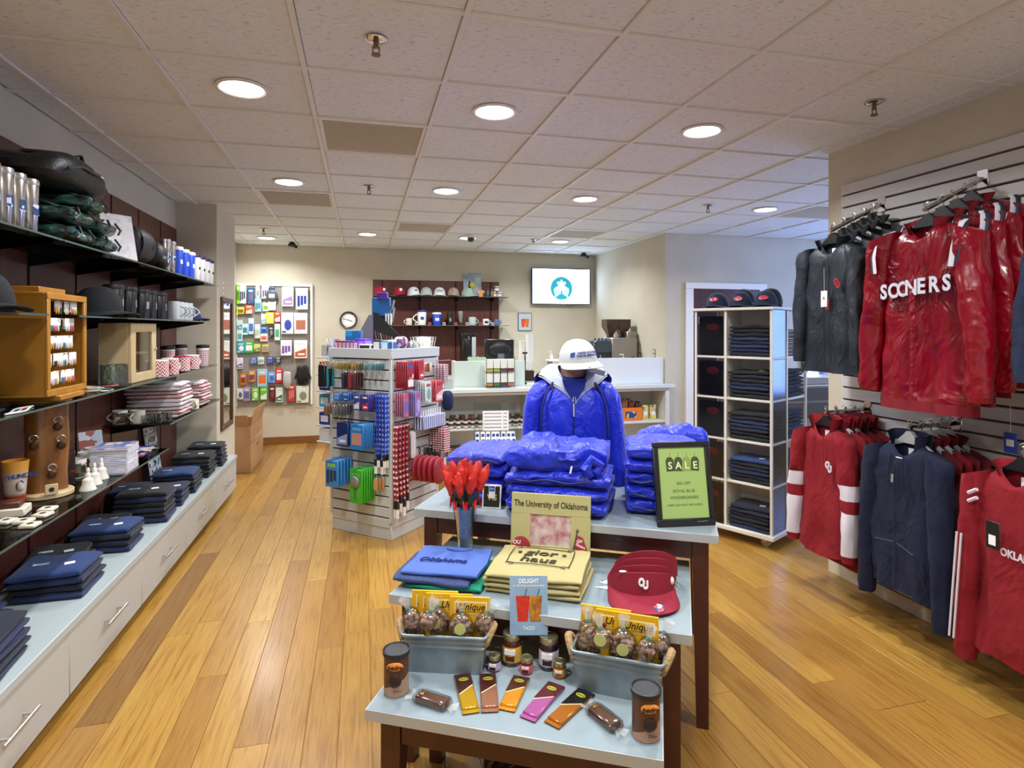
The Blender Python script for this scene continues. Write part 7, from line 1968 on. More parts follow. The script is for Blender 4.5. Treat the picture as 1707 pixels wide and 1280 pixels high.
# --- lowest table: tubs with pralines, jars, bars, canisters
GALV = P('galvanised_steel', '#7d8d94', 0.45, 0.55, col2='#95a2a6', nscale=14)
ROPE = P('jute_rope', '#a98e64', 0.95, bump=0.6, bscale=120)
YEL = P('yellow_card', '#dba90e', 0.5)
CRM = P('cream_label', '#e9dfae', 0.5)
PECAN = P('candied_pecan', '#96705a', 0.75, col2='#b59480', nscale=40, bump=0.5, bscale=90)
CELLO = glass('cellophane', '#f2f3f2', 0.12, 0.08)
def tub(x, y, rz, label, ncards, seed, bags):
    t = bthing('C', 'galvanised_tub', label, 'tub', x, y, 0, rz)
    W, D, H = 0.27, 0.105, 0.122
    def ring(sc, z_, inset=0.0):
        w, d = W / 2 * sc - inset, D / 2 * (1 + (sc - 1) * 1.3) - inset
        pts = []
        for qx, qy, a0 in ((w, d, 0), (-w, d, 90), (-w, -d, 180), (w, -d, 270)):
            for i in range(4):
                a = R(a0 + i * 30)
                pts.append((qx - math.copysign(0.014, qx) + 0.014 * math.cos(a), qy - math.copysign(0.014, qy) + 0.014 * math.sin(a), z_))
        return pts
    zs = [(0.0, 0.94), (0.06, 0.98), (0.080, 0.99), (0.083, 1.018), (0.087, 1.018), (0.090, 0.995), (0.097, 1.0), (0.100, 1.03), (0.104, 1.03), (0.107, 1.008), (H, 1.03)]
    g = G().loft([ring(s_, z_) for z_, s_ in zs], cap=False)
    g.loft([ring(s_, z_, 0.002) for z_, s_ in ((0.002, 0.94), (H, 1.03))], cap=False)
    g.add([(px, py, 0.001) for px, py, _ in ring(0.94, 0)], [tuple(range(16))])
    g.put('pail', GALV, t)
    G().tube(ring(1.045, H), 0.0055, 8, True).put('rim', GALV, t)
    for s_ in (-1, 1):
        G().tube([(s_ * (W / 2 + 0.004 + 0.022 * math.sin(PI * i / 8)), -0.035 + 0.07 * i / 8, H - 0.02 + 0.04 * math.sin(PI * i / 8)) for i in range(9)], 0.0125, 8).put('rope_handle', ROPE, t)
        for yy in (-0.035, 0.035):
            G().ell((s_ * (W / 2 + 0.002), yy, H - 0.024), 0.012, 0.012, 0.014, 8, 6, wob=0.3, ws=60).put('rope_knot', ROPE, t)
    a = ta('C') + rz
    def tw(lx, ly, lz):
        p = tp('C', x, y)
        return (p[0] + lx * math.cos(a) - ly * math.sin(a), p[1] + lx * math.sin(a) + ly * math.cos(a), p[2] + lz)
    G().box(-0.125, 0.125, -0.045, 0.045, 0.004, 0.085).put('packing', P('shredded_packing', '#b9a588', 0.95, bump=0.8, bscale=70), t)
    for k in range(ncards):
        o = thing('praline_carton', 'yellow %s carton standing %s in the %s tub' % ('Unique', ('rearmost', 'fourth', 'third', 'second', 'foremost')[k + 5 - ncards], seed), 'carton', tw(-0.06 + 0.026 * k + (0.035 if k == ncards - 1 else 0), 0.032 - 0.009 * k, 0.075), 0, 'yellow cartons in the %s tub' % seed, rot=(R(-4), 0, a))
        G().rb(-0.068, 0.068, -0.004, 0.004, 0, 0.155 + 0.004 * (k % 2), 0.001).put('carton', YEL, o)
        pn = G().box(-0.052, 0.058, -0.0052, -0.004, 0.10, 0.14).put('panel', CRM, o)
        G().box(-0.048, 0.054, -0.0058, -0.0052, 0.103, 0.137).put('panel_inner', P('gold_panel', '#d8a820', 0.5), pn)
        text('Unique', 0.031, P('black_script', '#1c160c', 0.6), pn, (0.006, -0.0062, 0.124), FACE_MY, 'lettering', 0.0003, shear=0.25, bold=0.0003)
        text('CONFECTIONS', 0.009, P('brown_text', '#8a5a1a', 0.6), pn, (0.016, -0.0062, 0.109), FACE_MY, 'lettering', 0.0002)
        G().ell((-0.040, -0.0062, 0.110), 0.007, 0.002, 0.008, 8, 6).put('chocolate_print', P('chocolate_red', '#8a2a1c', 0.5), o)
    for k, (bx, by, bz, w, h, tilt, yw, lab) in enumerate(bags):
        w, h = w * 1.02, h * 1.1
        o = thing('praline_bag', 'clear bag of candied pecans, %s, in the %s tub' % (lab, seed), 'bag of nuts', tw(bx, by, bz), 0, 'bags of pecans', rot=(0, tilt, a + yw))
        g = G()
        rr = random.Random(k * 7 + len(seed))
        for q in range(46):
            u, v = rr.random(), rr.random()
            th, ph = 2 * PI * u, math.acos(2 * v - 1)
            rad = 0.5 + 0.42 * rr.random() ** 0.5
            g.ell((w * rad * math.sin(ph) * math.cos(th), 0.026 * rad * math.sin(ph) * math.sin(th), 0.045 + h * 0.42 * rad * math.cos(ph)), 0.010, 0.007, 0.008, 7, 5, wob=0.4, ws=90, seed=q)
        nu = g.put('pecans', PECAN, o, ang=60)
        nu['kind'] = 'stuff'
        G().ell((0, 0, 0.045), w * 1.08, 0.032, h * 0.52, 16, 10, 0.8, 0.8, 0.12, 30, k).put('bag', CELLO, o)
        tz = 0.045 + h * 0.5
        G().lathe([(0.012, tz - 0.008), (0.005, tz + 0.004), (0.012, tz + 0.02), (0.02, tz + 0.042)], 9, cap=False).put('gathered_top', P('cloudy_cello', '#d6d8d4', 0.25, alpha=0.32), o)
        G().tube([(0.007 * math.cos(q), 0.007 * math.sin(q), tz + 0.003) for q in [i * PI / 4 for i in range(8)]], 0.0025, 5, True).put('tie', P('green_tie', '#2a7a60', 0.5), o)
        if k in (1, 2): G(Matrix.Translation((0, -0.033, 0.055)) @ Matrix.Rotation(PI / 2, 4, 'X')).lathe([(0.019, 0), (0.019, 0.0015)], 16).put('sticker', P('pale_green_sticker', '#b9be74', 0.4), o)
    return t
tub(0.155, 0.275, R(9), 'galvanised tub of pralines nearer the rose side of the lowest table', 5, 'rose side',
    [(-0.098, 0.0, 0.10, 0.030, 0.085, -0.35, 0.3, 'lying at the rope end'), (-0.028, 0.0, 0.10, 0.034, 0.085, -0.05, -0.1, 'upright with a label'), (0.048, -0.012, 0.09, 0.040, 0.085, 0.05, 0.1, 'largest and upright'), (0.108, 0.0, 0.105, 0.028, 0.075, 0.45, -0.2, 'tipped over the far rope'), (-0.062, -0.046, 0.128, 0.026, 0.05, 0.25, 0.0, 'small at the tub front')])
tub(0.725, 0.285, R(-4), 'galvanised tub of pralines nearer the visor side of the lowest table', 4, 'visor side',
    [(-0.092, 0.0, 0.085, 0.034, 0.12, -0.05, 0.2, 'tall at the rope end'), (0.012, -0.008, 0.09, 0.040, 0.10, 0.03, 0.1, 'plump with round label'), (-0.036, -0.042, 0.128, 0.024, 0.05, -0.2, 0.0, 'smallest at the tub front'), (0.078, -0.028, 0.105, 0.026, 0.065, 0.2, -0.2, 'low with gold label'), (0.105, 0.022, 0.10, 0.026, 0.075, 0.4, 0.3, 'leaning on the far rope')])
GOLDLID = P('pale_gold_lid', '#b0aa84', 0.28, 0.85)
for x, y, r_, h_, c, lc, l in ((0.365, 0.345, 0.033, 0.105, '#4a1210', '#d8b04a', 'large red jam jar with yellow label under the drink card'), (0.490, 0.350, 0.033, 0.105, '#2a0c18', '#cfc8d4', 'large dark jam jar with pale label under the drink card'), (0.318, 0.288, 0.021, 0.052, '#3a0f18', '#b8a8c0', 'small jam jar with violet label'), (0.425, 0.300, 0.021, 0.052, '#6a1418', '#c85a64', 'small jam jar with pink striped label'), (0.534, 0.305, 0.021, 0.052, '#8a4a10', '#d89a3a', 'small jam jar with orange label')):
    t = jar(*tp('C', x, y), r_, h_, P('jam_' + c[1:], c, 0.12, coat=0.4), GOLDLID, P('jam_label_' + lc[1:], lc, 0.5), l, 'jam jars', ta('C'), lh=0.018 if r_ > 0.03 else 0.012)
    G().box(-r_ * 0.55, r_ * 0.55, -r_ - 0.0016, -r_ * 0.82, h_ * 0.40, h_ * 0.56).put('white_patch', PAPER, t)
    G().box(-r_ * 0.45, r_ * 0.45, -r_ - 0.0016, -r_ * 0.86, h_ * 0.2, h_ * 0.34).put('print_line', P('label_band_' + lc[1:], c, 0.5), t)
t = thing('drink_card', 'pale blue drink card with red and amber iced drinks standing on the jam jars', 'card', tp('C', 0.425, 0.335, 0.104), 0, rot=(R(-9), 0, ta('C') + R(14)))
CARDB = P('card_blue', '#7f9db8', 0.35, col2='#93aec4', nscale=12)
dc_ = G().rb(-0.064, 0.064, -0.002, 0.002, 0, 0.19, 0.001).put('card', CARDB, t)
for a in ((-0.066, 0.066, -0.004, 0.004, -0.002, 0.002),):
    G().box(*a).put('clear_base', CLEAR, t)
for x, c, c2 in ((-0.020, '#d8321c', '#b8240f'), (0.022, '#c8861c', '#8a4a10')):
    G().prism([(x - 0.017, 0.045), (x + 0.017, 0.045), (x + 0.023, 0.125), (x - 0.023, 0.125)], -0.0032, -0.002).put('drink_print', P('drink_' + c[1:], c, 0.4, col2=c2, nscale=60), dc_)
    G().rod((x + 0.006, -0.003, 0.12), (x + 0.014, -0.003, 0.148), 0.0012, 4).put('straw_print', P('straw_green', '#2a5a4a', 0.5), dc_)
text('DELIGHT', 0.02, WINK, dc_, (0, -0.0024, 0.172), FACE_MY, 'lettering', 0.0003, bold=0.0004, sx=0.85)
text('in delicious iced favorites', 0.0105, WINK, dc_, (0, -0.0024, 0.158), FACE_MY, 'lettering', 0.0003)
text('TAZO', 0.015, WINK, dc_, (0, -0.0024, 0.022), FACE_MY, 'lettering', 0.0003)
BARS = [((0.226, 0.227), (0.313, 0.056), '#b8901c', '#3c1410', 'gold'), ((0.306, 0.250), (0.365, 0.075), '#9c6a50', '#3c1614', 'tan'), ((0.419, 0.262), (0.411, 0.094), '#d08a1e', '#401812', 'orange'), ((0.536, 0.250), (0.480, 0.070), '#a85a94', '#4c161c', 'orchid'), ((0.633, 0.236), (0.552, 0.062), '#a8641e', '#151210', 'copper')]
for (a, b_, c, c2, l) in BARS:
    L = math.hypot(b_[0] - a[0], b_[1] - a[1]) * 0.97
    ang = math.atan2(a[1] - b_[1], a[0] - b_[0]) - PI / 2
    t = bthing('C', 'chocolate_bar', '%s wrapped chocolate bar with dark top on the lowest table' % l, 'chocolate bar', (a[0] + b_[0]) / 2, (a[1] + b_[1]) / 2, 0, ang, 'chocolate bars')
    w = 0.026
    G().rb(-w, w, -L / 2 + 0.008, L / 2 - 0.008, 0, 0.012, 0.004).put('bar', P('foil_' + c[1:], c, 0.25, 0.35), t)
    G().prism([(-w, -0.01), (w, 0.03), (w, L / 2 - 0.008), (-w, L / 2 - 0.008)], 0, 0.0022).put('dark_wrap', P('wrap_' + c2[1:], c2, 0.25), t, (0, 0, 0.0136), (-PI / 2, 0, 0)) if False else G().add([(-w, -0.012, 0.0124), (w, 0.03, 0.0124), (w, L / 2 - 0.007, 0.0124), (-w, L / 2 - 0.007, 0.0124), (-w, -0.012, 0.0136), (w, 0.03, 0.0136), (w, L / 2 - 0.007, 0.0136), (-w, L / 2 - 0.007, 0.0136)], [(3, 2, 1, 0), (4, 5, 6, 7), (0, 1, 5, 4), (1, 2, 6, 5), (2, 3, 7, 6), (3, 0, 4, 7)]).put('dark_wrap', P('wrap_' + c2[1:], c2, 0.25), t)
    for s_ in (-1, 1):
        G().rb(-w, w, min(s_ * (L / 2 - 0.009), s_ * (L / 2 + 0.006)), max(s_ * (L / 2 - 0.009), s_ * (L / 2 + 0.006)), 0.003, 0.006, 0.001).put('crimped_end', MAT['wrap_' + c2[1:]] if s_ > 0 else MAT['foil_' + c[1:]], t)
    bd = G().lathe([(0.016, 0.0137), (0.016, 0.0146)], 18, (0, L * 0.30, 0), sx=1.0, sy=0.55).put('badge', P('badge_lime', '#a8b02a', 0.4), t)
    text('bedre', 0.011, INK, bd, (0, L * 0.30, 0.015), (0, 0, 0), 'lettering', 0.0002, shear=0.2)
    G().add([(-w * 0.9, -0.018, 0.0126), (w * 0.9, 0.022, 0.0126), (w * 0.9, 0.026, 0.0126), (-w * 0.9, -0.014, 0.0126)], [(0, 1, 2, 3)]).put('pale_line', CRM, t)
for (a, b_, l) in (((0.131, 0.083), (0.240, 0.062), 'near the rose side canister'), ((0.650, 0.160), (0.738, 0.080), 'near the visor side canister')):
    ang = math.atan2(b_[1] - a[1], b_[0] - a[0])
    t = bthing('C', 'wrapped_chocolate', 'brown chocolate block in clear wrap ' + l, 'chocolate', (a[0] + b_[0]) / 2, (a[1] + b_[1]) / 2, 0, ang, 'cellophane wrapped chocolates')
    G().rb(-0.05, 0.05, -0.02, 0.02, 0.001, 0.022, 0.003).put('block', P('milk_chocolate', '#5a3626', 0.4, col2='#6a4634', nscale=20), t)
    G().ell((0, 0, 0.012), 0.062, 0.028, 0.0145, 20, 8, 0.4, 0.6, 0.06, 40, 1).put('wrap', CELLO, t)
    for s_ in (-1, 1):
        G().grid(lambda u, v: (s_ * (0.055 + 0.028 * v), (u - 0.5) * (0.02 + 0.035 * v), 0.008 + 0.006 * math.sin(u * 9) * v), 9, 3).put('twist', MAT['cloudy_cello'], t)
    G().ell((-0.035, 0.0, 0.0245), 0.007, 0.010, 0.001, 8, 4).put('gold_sticker', P('gold_sticker', '#b8862a', 0.3, 0.6), t)
CANB = P('canister_brown', '#5a3624', 0.4)
for x, y, l in ((0.055, 0.10, 'rose side'), (0.812, 0.085, 'visor side')):
    t = bthing('C', 'chip_canister', 'brown chocolate chip canister with black lid at the %s corner' % l, 'canister', x, y, 0, R(16))
    G().lathe([(0.036, 0), (0.038, 0.002), (0.038, 0.128)], 32).put('canister', CANB, t)
    G().lathe([(0.0395, 0.0), (0.0395, 0.005)], 32).put('base_rim', STEEL, t)
    G().lathe([(0.0405, 0.120), (0.042, 0.124), (0.042, 0.135), (0.038, 0.137), (0.035, 0.133)], 32).put('lid', P('canister_lid', '#202226', 0.45), t)
    def wrapg(x0, x1, z0, z1, rr=0.0386, nx=8, nzz=2):
        return G().grid(lambda u, v: (rr * math.sin((x0 + (x1 - x0) * u) / 0.038), -rr * math.cos((x0 + (x1 - x0) * u) / 0.038), z0 + (z1 - z0) * v), nx, nzz)
    G().grid(lambda u, v: (0.0386 * math.sin((-0.055 + 0.11 * u) / 0.038), -0.0386 * math.cos((-0.055 + 0.11 * u) / 0.038), 0.006 + (0.012 + 0.05 * u) * v), 16, 3).put('pale_band', P('canister_tan', '#b08a74', 0.45), t)
    G().ell((0.002, -0.0375, 0.055), 0.019, 0.005, 0.020, 14, 8, wob=0.2, ws=50).put('chocolate_print', P('dark_truffle', '#2a1710', 0.4), t)
    bd = G().ell((0.002, -0.0365, 0.098), 0.026, 0.006, 0.0135, 20, 8).put('badge', P('badge_orange', '#d8862a', 0.4), t)
    text('bedre', 0.020, INK, bd, (0.002, -0.0432, 0.098), FACE_MY, 'lettering', 0.0004, shear=0.25, bold=0.0003)
    text('Chips', 0.011, INK, t, (0.008, -0.0405, 0.026), FACE_MY, 'lettering', 0.0004)
# wire basket on the floor below
t = thing('floor_basket', 'dark wicker basket on the floor below the lowest table', 'basket', (0.53, 1.82, 0), 0)
WICK = P('dark_wicker', '#2c1a12', 0.7, col2='#5a3c28', nscale=30)
for k in range(9):
    z_ = 0.012 + 0.022 * k
    G().tube([((0.10 + 0.012 * k / 2) * math.cos(a), (0.08 + 0.01 * k / 2) * math.sin(a), z_ + 0.003 * math.sin(a * 9 + k * PI)) for a in [i * 2 * PI / 36 for i in range(36)]], 0.011, 6, True).put('weave', WICK, t)
G().tube([(0.145 * math.cos(a), 0.012 * math.sin(4 * a), 0.19 + 0.09 * math.sin(a)) for a in [i * PI / 14 for i in range(15)]], 0.008, 6).put('handle', WICK, t)
G().cyl((0, 0, 0.005), 0.1, 0.02, 24).put('bottom', WICK, t)

# ================================================================ rotating cube tower with folded shirts
RK = (2.809, 3.578)
RKA = R(28)
def rp(x, y, z=0.0):
    return (RK[0] + x * math.cos(RKA) - y * math.sin(RKA), RK[1] + x * math.sin(RKA) + y * math.cos(RKA), z)
RW = P('rack_white', '#d9d7cc', 0.4)
RIN = RW
PANE = glass('rack_pane', '#c3c8d2', 0.04, 0.15)
LV = [0.105, 0.45, 0.758, 1.066, 1.374]
ZT = 1.715
S = 0.61
t = thing('cube_tower', 'white rotating cube tower on castors full of folded dark shirts', 'display rack', (RK[0], RK[1], 0), RKA)
G().rb(-0.015, S + 0.015, -0.015, S + 0.015, 0.075, 0.105, 0.003).put('base_board', RW, t)
G().rb(-0.015, S + 0.015, -0.015, S + 0.015, ZT, ZT + 0.02, 0.003).put('top_board', RW, t)
post = G().rb(-0.009, 0.009, -0.009, 0.009, 0.105, ZT, 0.002).mesh('post', RW)
for x, y in ((0.01, 0.01), (0.01, 0.355), (0.01, S - 0.01), (0.255, 0.01), (S - 0.01, 0.01), (S - 0.01, 0.255), (S - 0.01, S - 0.01), (0.355, S - 0.01)):
    link('post', post, t, (x, y, 0))
for a in ((0.25, 0.256, 0.02, 0.36), (0.25, S - 0.02, 0.25, 0.256), (0.354, 0.36, 0.25, S - 0.02), (0.02, 0.36, 0.354, 0.36)):
    G().box(*a, 0.105, ZT).put('core_wall', RIN, t)
for z_ in LV[1:]:
    for a in ((0.008, 0.25, 0.008, 0.355), (0.255, S - 0.008, 0.008, 0.25), (0.36, S - 0.008, 0.256, S - 0.008), (0.008, 0.355, 0.36, S - 0.008)):
        G().rb(*a, z_ - 0.018, z_, 0.002).put('shelf', RW, t)
for z0, z1 in zip(LV, LV[1:] + [ZT + 0.018]):
    G().box(0.02, 0.245, 0.006, 0.009, z0, z1 - 0.02).put('side_pane', PANE, t)
    G().box(0.006, 0.009, 0.365, S - 0.02, z0, z1 - 0.02).put('side_pane', PANE, t)
for x, y in ((0.08, 0.08), (S - 0.08, 0.08), (0.08, S - 0.08), (S - 0.08, S - 0.08)):
    c = G().rod((x - 0.012, y, 0.034), (x + 0.012, y, 0.034), 0.034, 18).put('castor_wheel', P('castor_cream', '#b8ab94', 0.5), t)
    G().rb(x - 0.02, x - 0.014, y - 0.012, y + 0.012, 0.034, 0.076, 0.001).rb(x + 0.014, x + 0.02, y - 0.012, y + 0.012, 0.034, 0.076, 0.001).put('castor_fork', STEEL, t)
REDEM = prints('red_oval_emblem', ['#c02c3a', '#d04a54', '#d8a0a4', '#b8202e'], 60, 0.6)
lvl = ('lowest', 'second lowest', 'middle', 'second highest', 'highest')
CH = P('charcoal_knit', '#1a2022', 0.9, var=0.2)
A_ = [[NAVY, BLACKK, DNAVY, BLACKK, DNAVY, DNAVY], [BLACKK, DNAVY, NAVY, DNAVY, BLACKK, BLUEK], [CH, CH, DNAVY, NAVY, NAVY, DNAVY, BLACKK], [CH, CH, NAVY, NAVY, BLACKK, DNAVY, CH], [DNAVY, NAVY, NAVY, DNAVY, NAVY, DNAVY, BLACKK, BLACKK]]
for k, z_ in enumerate(LV):
    p = rp(0.122, 0.182)
    stack(p[0], p[1], z_, len(A_[k]), 0.30, 0.215, 0.031, A_[k], 'in the %s cubby of the tower' % lvl[k], rz=RKA - PI / 2, kind='shirt', sticker=(k in (0, 1, 3)), logo=False, jit=0.004)
    p = rp(0.43, 0.125)
    stack(p[0], p[1], z_, 7, 0.30, 0.215, 0.031, [DNAVY, BLACKK, NAVY] if k < 4 else [pattern('white_stripe_knit', 'hstripe', '#d8d4d4', '#3a3a40', 60, 60, 0.9)], 'in the %s side cubby of the tower' % lvl[k], rz=RKA, kind='shirt', sticker=False, logo=False, jit=0.004)
    # display shirt behind the clear side panes
    o = thing('display_shirt', 'dark shirt with red emblem behind the %s clear pane of the tower' % lvl[k], 'shirt', rp(0.03, 0.485, z_), RKA - PI / 2, 'display shirts in the tower')
    h_ = (LV + [ZT])[k + 1] - z_ - 0.04
    G().rb(-0.10, 0.10, -0.012, 0.012, 0.0, h_, 0.01).put('cloth', P('shirt_black_navy', '#171d30', 0.9), o)
    G().ell((0.02, -0.0125, h_ * 0.72), 0.052, 0.004, 0.028, 16, 6).put('emblem', P('bright_red_emblem', '#e0303c', 0.6), o)
    o = thing('display_shirt', 'navy shirt edge behind the %s grey pane of the tower' % lvl[k], 'shirt', rp(0.032, 0.02, z_), RKA, 'shirt edges in the tower')
    G().grid(lambda u, v: (0.0 + 0.006 * math.sin(v * 9) + 0.03 * u, 0.0, v * h_), 3, 12).grid(lambda u, v: (0.006 * math.sin(v * 9) + 0.03 * u, 0.004, v * h_), 3, 12).put('cloth', P('shirt_black_navy', '#131724', 0.9) if k < 4 else WHITEK, o)
NAVCAP = P('navy_cap_twill', '#1c2a44', 0.85, bump=0.1, bscale=400)
DBC = P('black_cap_twill', '#14161c', 0.85, bump=0.1, bscale=400)
for k, (x, y, z_, rz, m, l) in enumerate(((0.175, 0.515, 0, 0.0, NAVCAP, 'navy cap with red oval emblem at the door side of the tower top'), (0.175, 0.32, 0, 0.0, NAVCAP, 'navy cap with red oval emblem in the middle of the tower top'), (0.47, 0.44, 0.0, 0.0, DBC, 'lower black cap of the pair at the rear of the tower top'), (0.47, 0.44, 0.035, 0.0, DBC, 'upper black cap of the pair at the rear of the tower top'), (0.175, 0.125, 0, 0.0, NAVCAP, 'navy cap with red oval emblem at the front corner of the tower top'), (0.47, 0.22, 0.0, 0.0, DBC, 'lowest black cap nested at the slat wall side of the tower top'), (0.47, 0.22, 0.03, 0.0, DBC, 'highest black cap nested at the slat wall side of the tower top'))):
    c = cap(*rp(x, y, ZT + 0.02 + z_), RKA - R(75) + rz, m, l, group='caps on the tower', s=1.0 if z_ == 0 else 1.03)
    G(Matrix.Translation((0, -0.100, 0.070)) @ Matrix.Rotation(-0.4, 4, 'X')).ell((0, 0, 0), 0.034, 0.006, 0.02, 14, 6).put('emblem', REDEM, c)

# ================================================================ garments on the slat wall
BODY = {}
def garment(X, Y, Z, label, mat, L=0.85, sh=0.22, bw=0.24, sl=0.62, spread=0.06, sr=0.062, depth=0.06, rz=0.0, collar='stand', hanger=BLACK, group=None, stripes=None, wr=1.0, hem=None, sway=0.0, cat='jacket', name='hanging_jacket', seed=1.0, inner=None, curve=0.0, cm=None, kf=1.0, kb=0.34):
    """garment on a hanger: hook at the origin, front faces -y before turning"""
    t = thing(name, label, cat, (X, Y, Z), -PI / 2 + rz, group)
    def sq(y):
        return y * (kf if y < 0 else kb)       # pressed flat between its neighbours on the arm
    # hanger
    hp = [(0, 0, -0.075), (0, 0, -0.02), (0.012, 0, 0.002), (0.0, 0, 0.018), (-0.014, 0, 0.006)]
    G().tube([(-sh * 0.85, 0, -0.155), (-sh * 0.4, 0, -0.105), (0, 0, -0.08), (sh * 0.4, 0, -0.105), (sh * 0.85, 0, -0.155)], 0.009, 6, flat=1.6).put('hanger', hanger, t)
    hg = [c for c in t.children][-1]
    G().tube(hp, 0.0025, 5).put('hanger_hook', STEEL, hg)
    G().prism([(-0.075, -0.10), (0.075, -0.10), (0.03, -0.06), (0.012, -0.04), (-0.012, -0.04), (-0.03, -0.06)], -0.010, 0.010).put('hanger_neck', hanger, hg)
    z0 = -0.085
    lev = [(z0, 0.40, 0.62), (z0 - 0.022, 0.62, 0.8), (z0 - 0.045, 0.86, 0.95), (z0 - 0.085, 1.0, 1.0)]
    for q in range(1, 15):
        f = q / 14
        lev.append((z0 - 0.085 - (L + z0 - 0.085) * f, None, f))
    def prof(i):
        z, a, b_ = lev[i]
        if a is not None:
            return z, sh * a, depth * b_
        f = b_
        return z, sh + (bw - sh) * f - 0.012 * math.sin(PI * f), depth * (1.0 + 0.25 * f)
    nseg = 40
    rings = []
    def pt(k, z, rx, ry, f):
        a = 2 * PI * k / nseg
        c, s_ = math.cos(a), math.sin(a)
        x = rx * math.copysign(abs(c) ** 0.75, c)
        y = ry * math.copysign(abs(s_) ** 0.7, s_)
        fold = wr * (0.034 * nz(x * 8 + seed, z * 1.8, s_, seed) + 0.016 * (1 - 2 * abs(nz(x * 13 + z * 5, z * 6 + seed, s_, seed + 3))) + 0.010 * (1 - 2 * abs(nz(x * 22 - z * 9, z * 17, s_, seed + 6))) - 0.006)
        y += fold * (0.35 + 0.9 * f) * (1 if s_ < 0 else 0.5)
        zz = z - curve * f * (1 - (x / max(bw, 0.01)) ** 2) - (0.045 * (abs(x) / sh) ** 2 if z > z0 - 0.05 else 0)
        if z > z0 - 0.09 and s_ < 0:
            zz -= 0.075 * math.exp(-(x / 0.062) ** 2) * abs(s_) * (1 - (z0 - z) / 0.09)
        return (x + sway * f, sq(y), zz)
    for i in range(len(lev)):
        z, rx, ry = prof(i)
        f = max(0.0, (z0 - z) / L)
        rings.append([pt(k, z, rx, ry, f) for k in range(nseg)])
    BODY[t.name] = G().loft(rings, cap=False).put('body', mat, t, ang=75)
    def front(x, z):
        f = max(0.0, min(1.0, (z0 - 0.085 - z) / max(0.01, L + z0 - 0.085)))
        rx = sh + (bw - sh) * f
        ry = depth * (1 + 0.25 * f)
        c = min(0.98, abs(x) / rx) ** (1 / 0.75)
        return kf * (-ry * (math.sqrt(1 - c * c)) ** 0.7 + wr * (0.034 * nz(x * 8 + seed, z * 1.8, -1, seed) - 0.006) * (0.35 + 0.9 * f) - 0.018 * wr)
    # sleeves
    for s_ in (-1, 1):
        n = 13
        cl = []
        for i in range(n):
            f = i / (n - 1)
            cl.append(Vector((s_ * (sh * 0.88 + (spread + bw - sh) * math.sin(min(1, f * 1.25) * PI / 2) + 0.02 * f), -0.018 - 0.03 * f * (1 + 0.3 * s_ * wr), -0.135 - sl * f)))
        segs, cur = [], 0.0
        st = sorted(stripes or [])
        for f0, f1, m2 in st:
            segs += [(cur, f0, mat), (f0, f1, m2)]
            cur = f1
        segs.append((cur, 1.0, mat))
        for f0, f1, m2 in segs:
            if f1 - f0 < 0.01:
                continue
            m_ = max(2, int((f1 - f0) * 14) + 1)
            rg = []
            for i in range(m_ + 1):
                f = f0 + (f1 - f0) * i / m_
                u = f * (n - 1)
                a0 = min(int(u), n - 2)
                p = cl[a0].lerp(cl[a0 + 1], u - a0)
                r_ = sr * (1 - 0.32 * f)
                if f > 0.955:
                    r_ *= 0.85
                ring = []
                for k in range(18):
                    a = 2 * PI * k / 18
                    w = 1 + wr * (0.24 * nz(math.cos(a) * 1.5, math.sin(a) * 1.5, f * 6 + seed, s_ * 2 + seed) + 0.13 * (1 - 2 * abs(nz(math.cos(a) * 2, math.sin(a) * 2, f * 13, seed))))
                    ring.append((p.x + r_ * 0.82 * w * math.cos(a), sq(p.y + r_ * w * math.sin(a)), p.z + 0.35 * r_ * s_ * -math.cos(a) * (1 if f < 0.25 else 0)))
                rg.append(ring)
            G().loft(rg, cap=(f1 >= 1.0 or f0 <= 0.0)).put('sleeve' if m2 is mat else 'sleeve_stripe', m2, t, ang=75)
    # collar
    def ringc(r0, r1, za, zb, m2, nm, ya=0.0, gap=0.5):
        def fn(u, v):
            a = -PI + gap + (2 * PI - 2 * gap) * u      # open at the front
            r_ = r0 + (r1 - r0) * v
            return (r_ * 1.15 * math.sin(a), sq(0.8 * r_ * math.cos(a) + ya), za + 0.03 + (zb - za) * v + 0.012 * math.cos(a) - 0.02 * (1 - v) * max(0, -math.cos(a)))
        g = G().grid(fn, 26, 5)
        g.grid(lambda u, v: tuple(Vector(fn(u, v)) * 1.0 + Vector((0, 0, 0.0)) - Vector((fn(u, v)[0], fn(u, v)[1], 0)) * 0.05), 26, 5)
        return g.put(nm, m2, t, ang=75)
    if collar == 'hood':
        ringc(0.075, 0.095, -0.135, -0.075, mat, 'hood_edge', 0.0, 0.8)
        G().grid(lambda u, v: (0.12 * math.sin(-1.5 + 3 * u) * (1 - 0.25 * v), kb * 0.62 * (0.045 + 0.045 * math.cos(-1.5 + 3 * u) + 0.03 * math.sin(PI * v)), -0.045 - 0.16 * v), 18, 7).put('hood', mat, t, ang=75)
        for s_ in (-1, 1):
            G().tube([(s_ * 0.035, kf * (-depth - 0.006), -0.15), (s_ * 0.04, kf * (-depth - 0.016), -0.22), (s_ * 0.045, kf * (-depth - 0.018), -0.30)], 0.0032, 5).put('drawstring', mat, t)
    else:
        ringc(0.072, 0.094, -0.142, -0.098, cm or mat, 'collar', -0.004, 0.75)
    if hem:
        hr = []
        for dz in (0.0, -0.05):
            hr.append([(p[0] * 0.985, p[1] * 1.0 + (-0.002 if p[1] < 0 else 0.002), p[2] + dz) for p in rings[-1]])
        G().loft(hr, cap=False).put('hem_band', hem, t, ang=75)
    G().rb(-0.016, 0.016, kb * depth * 0.4, kb * depth * 0.4 + 0.002, -0.165, -0.125, 0.0005).put('neck_label', PAPER, BODY[t.name])
    return t, front
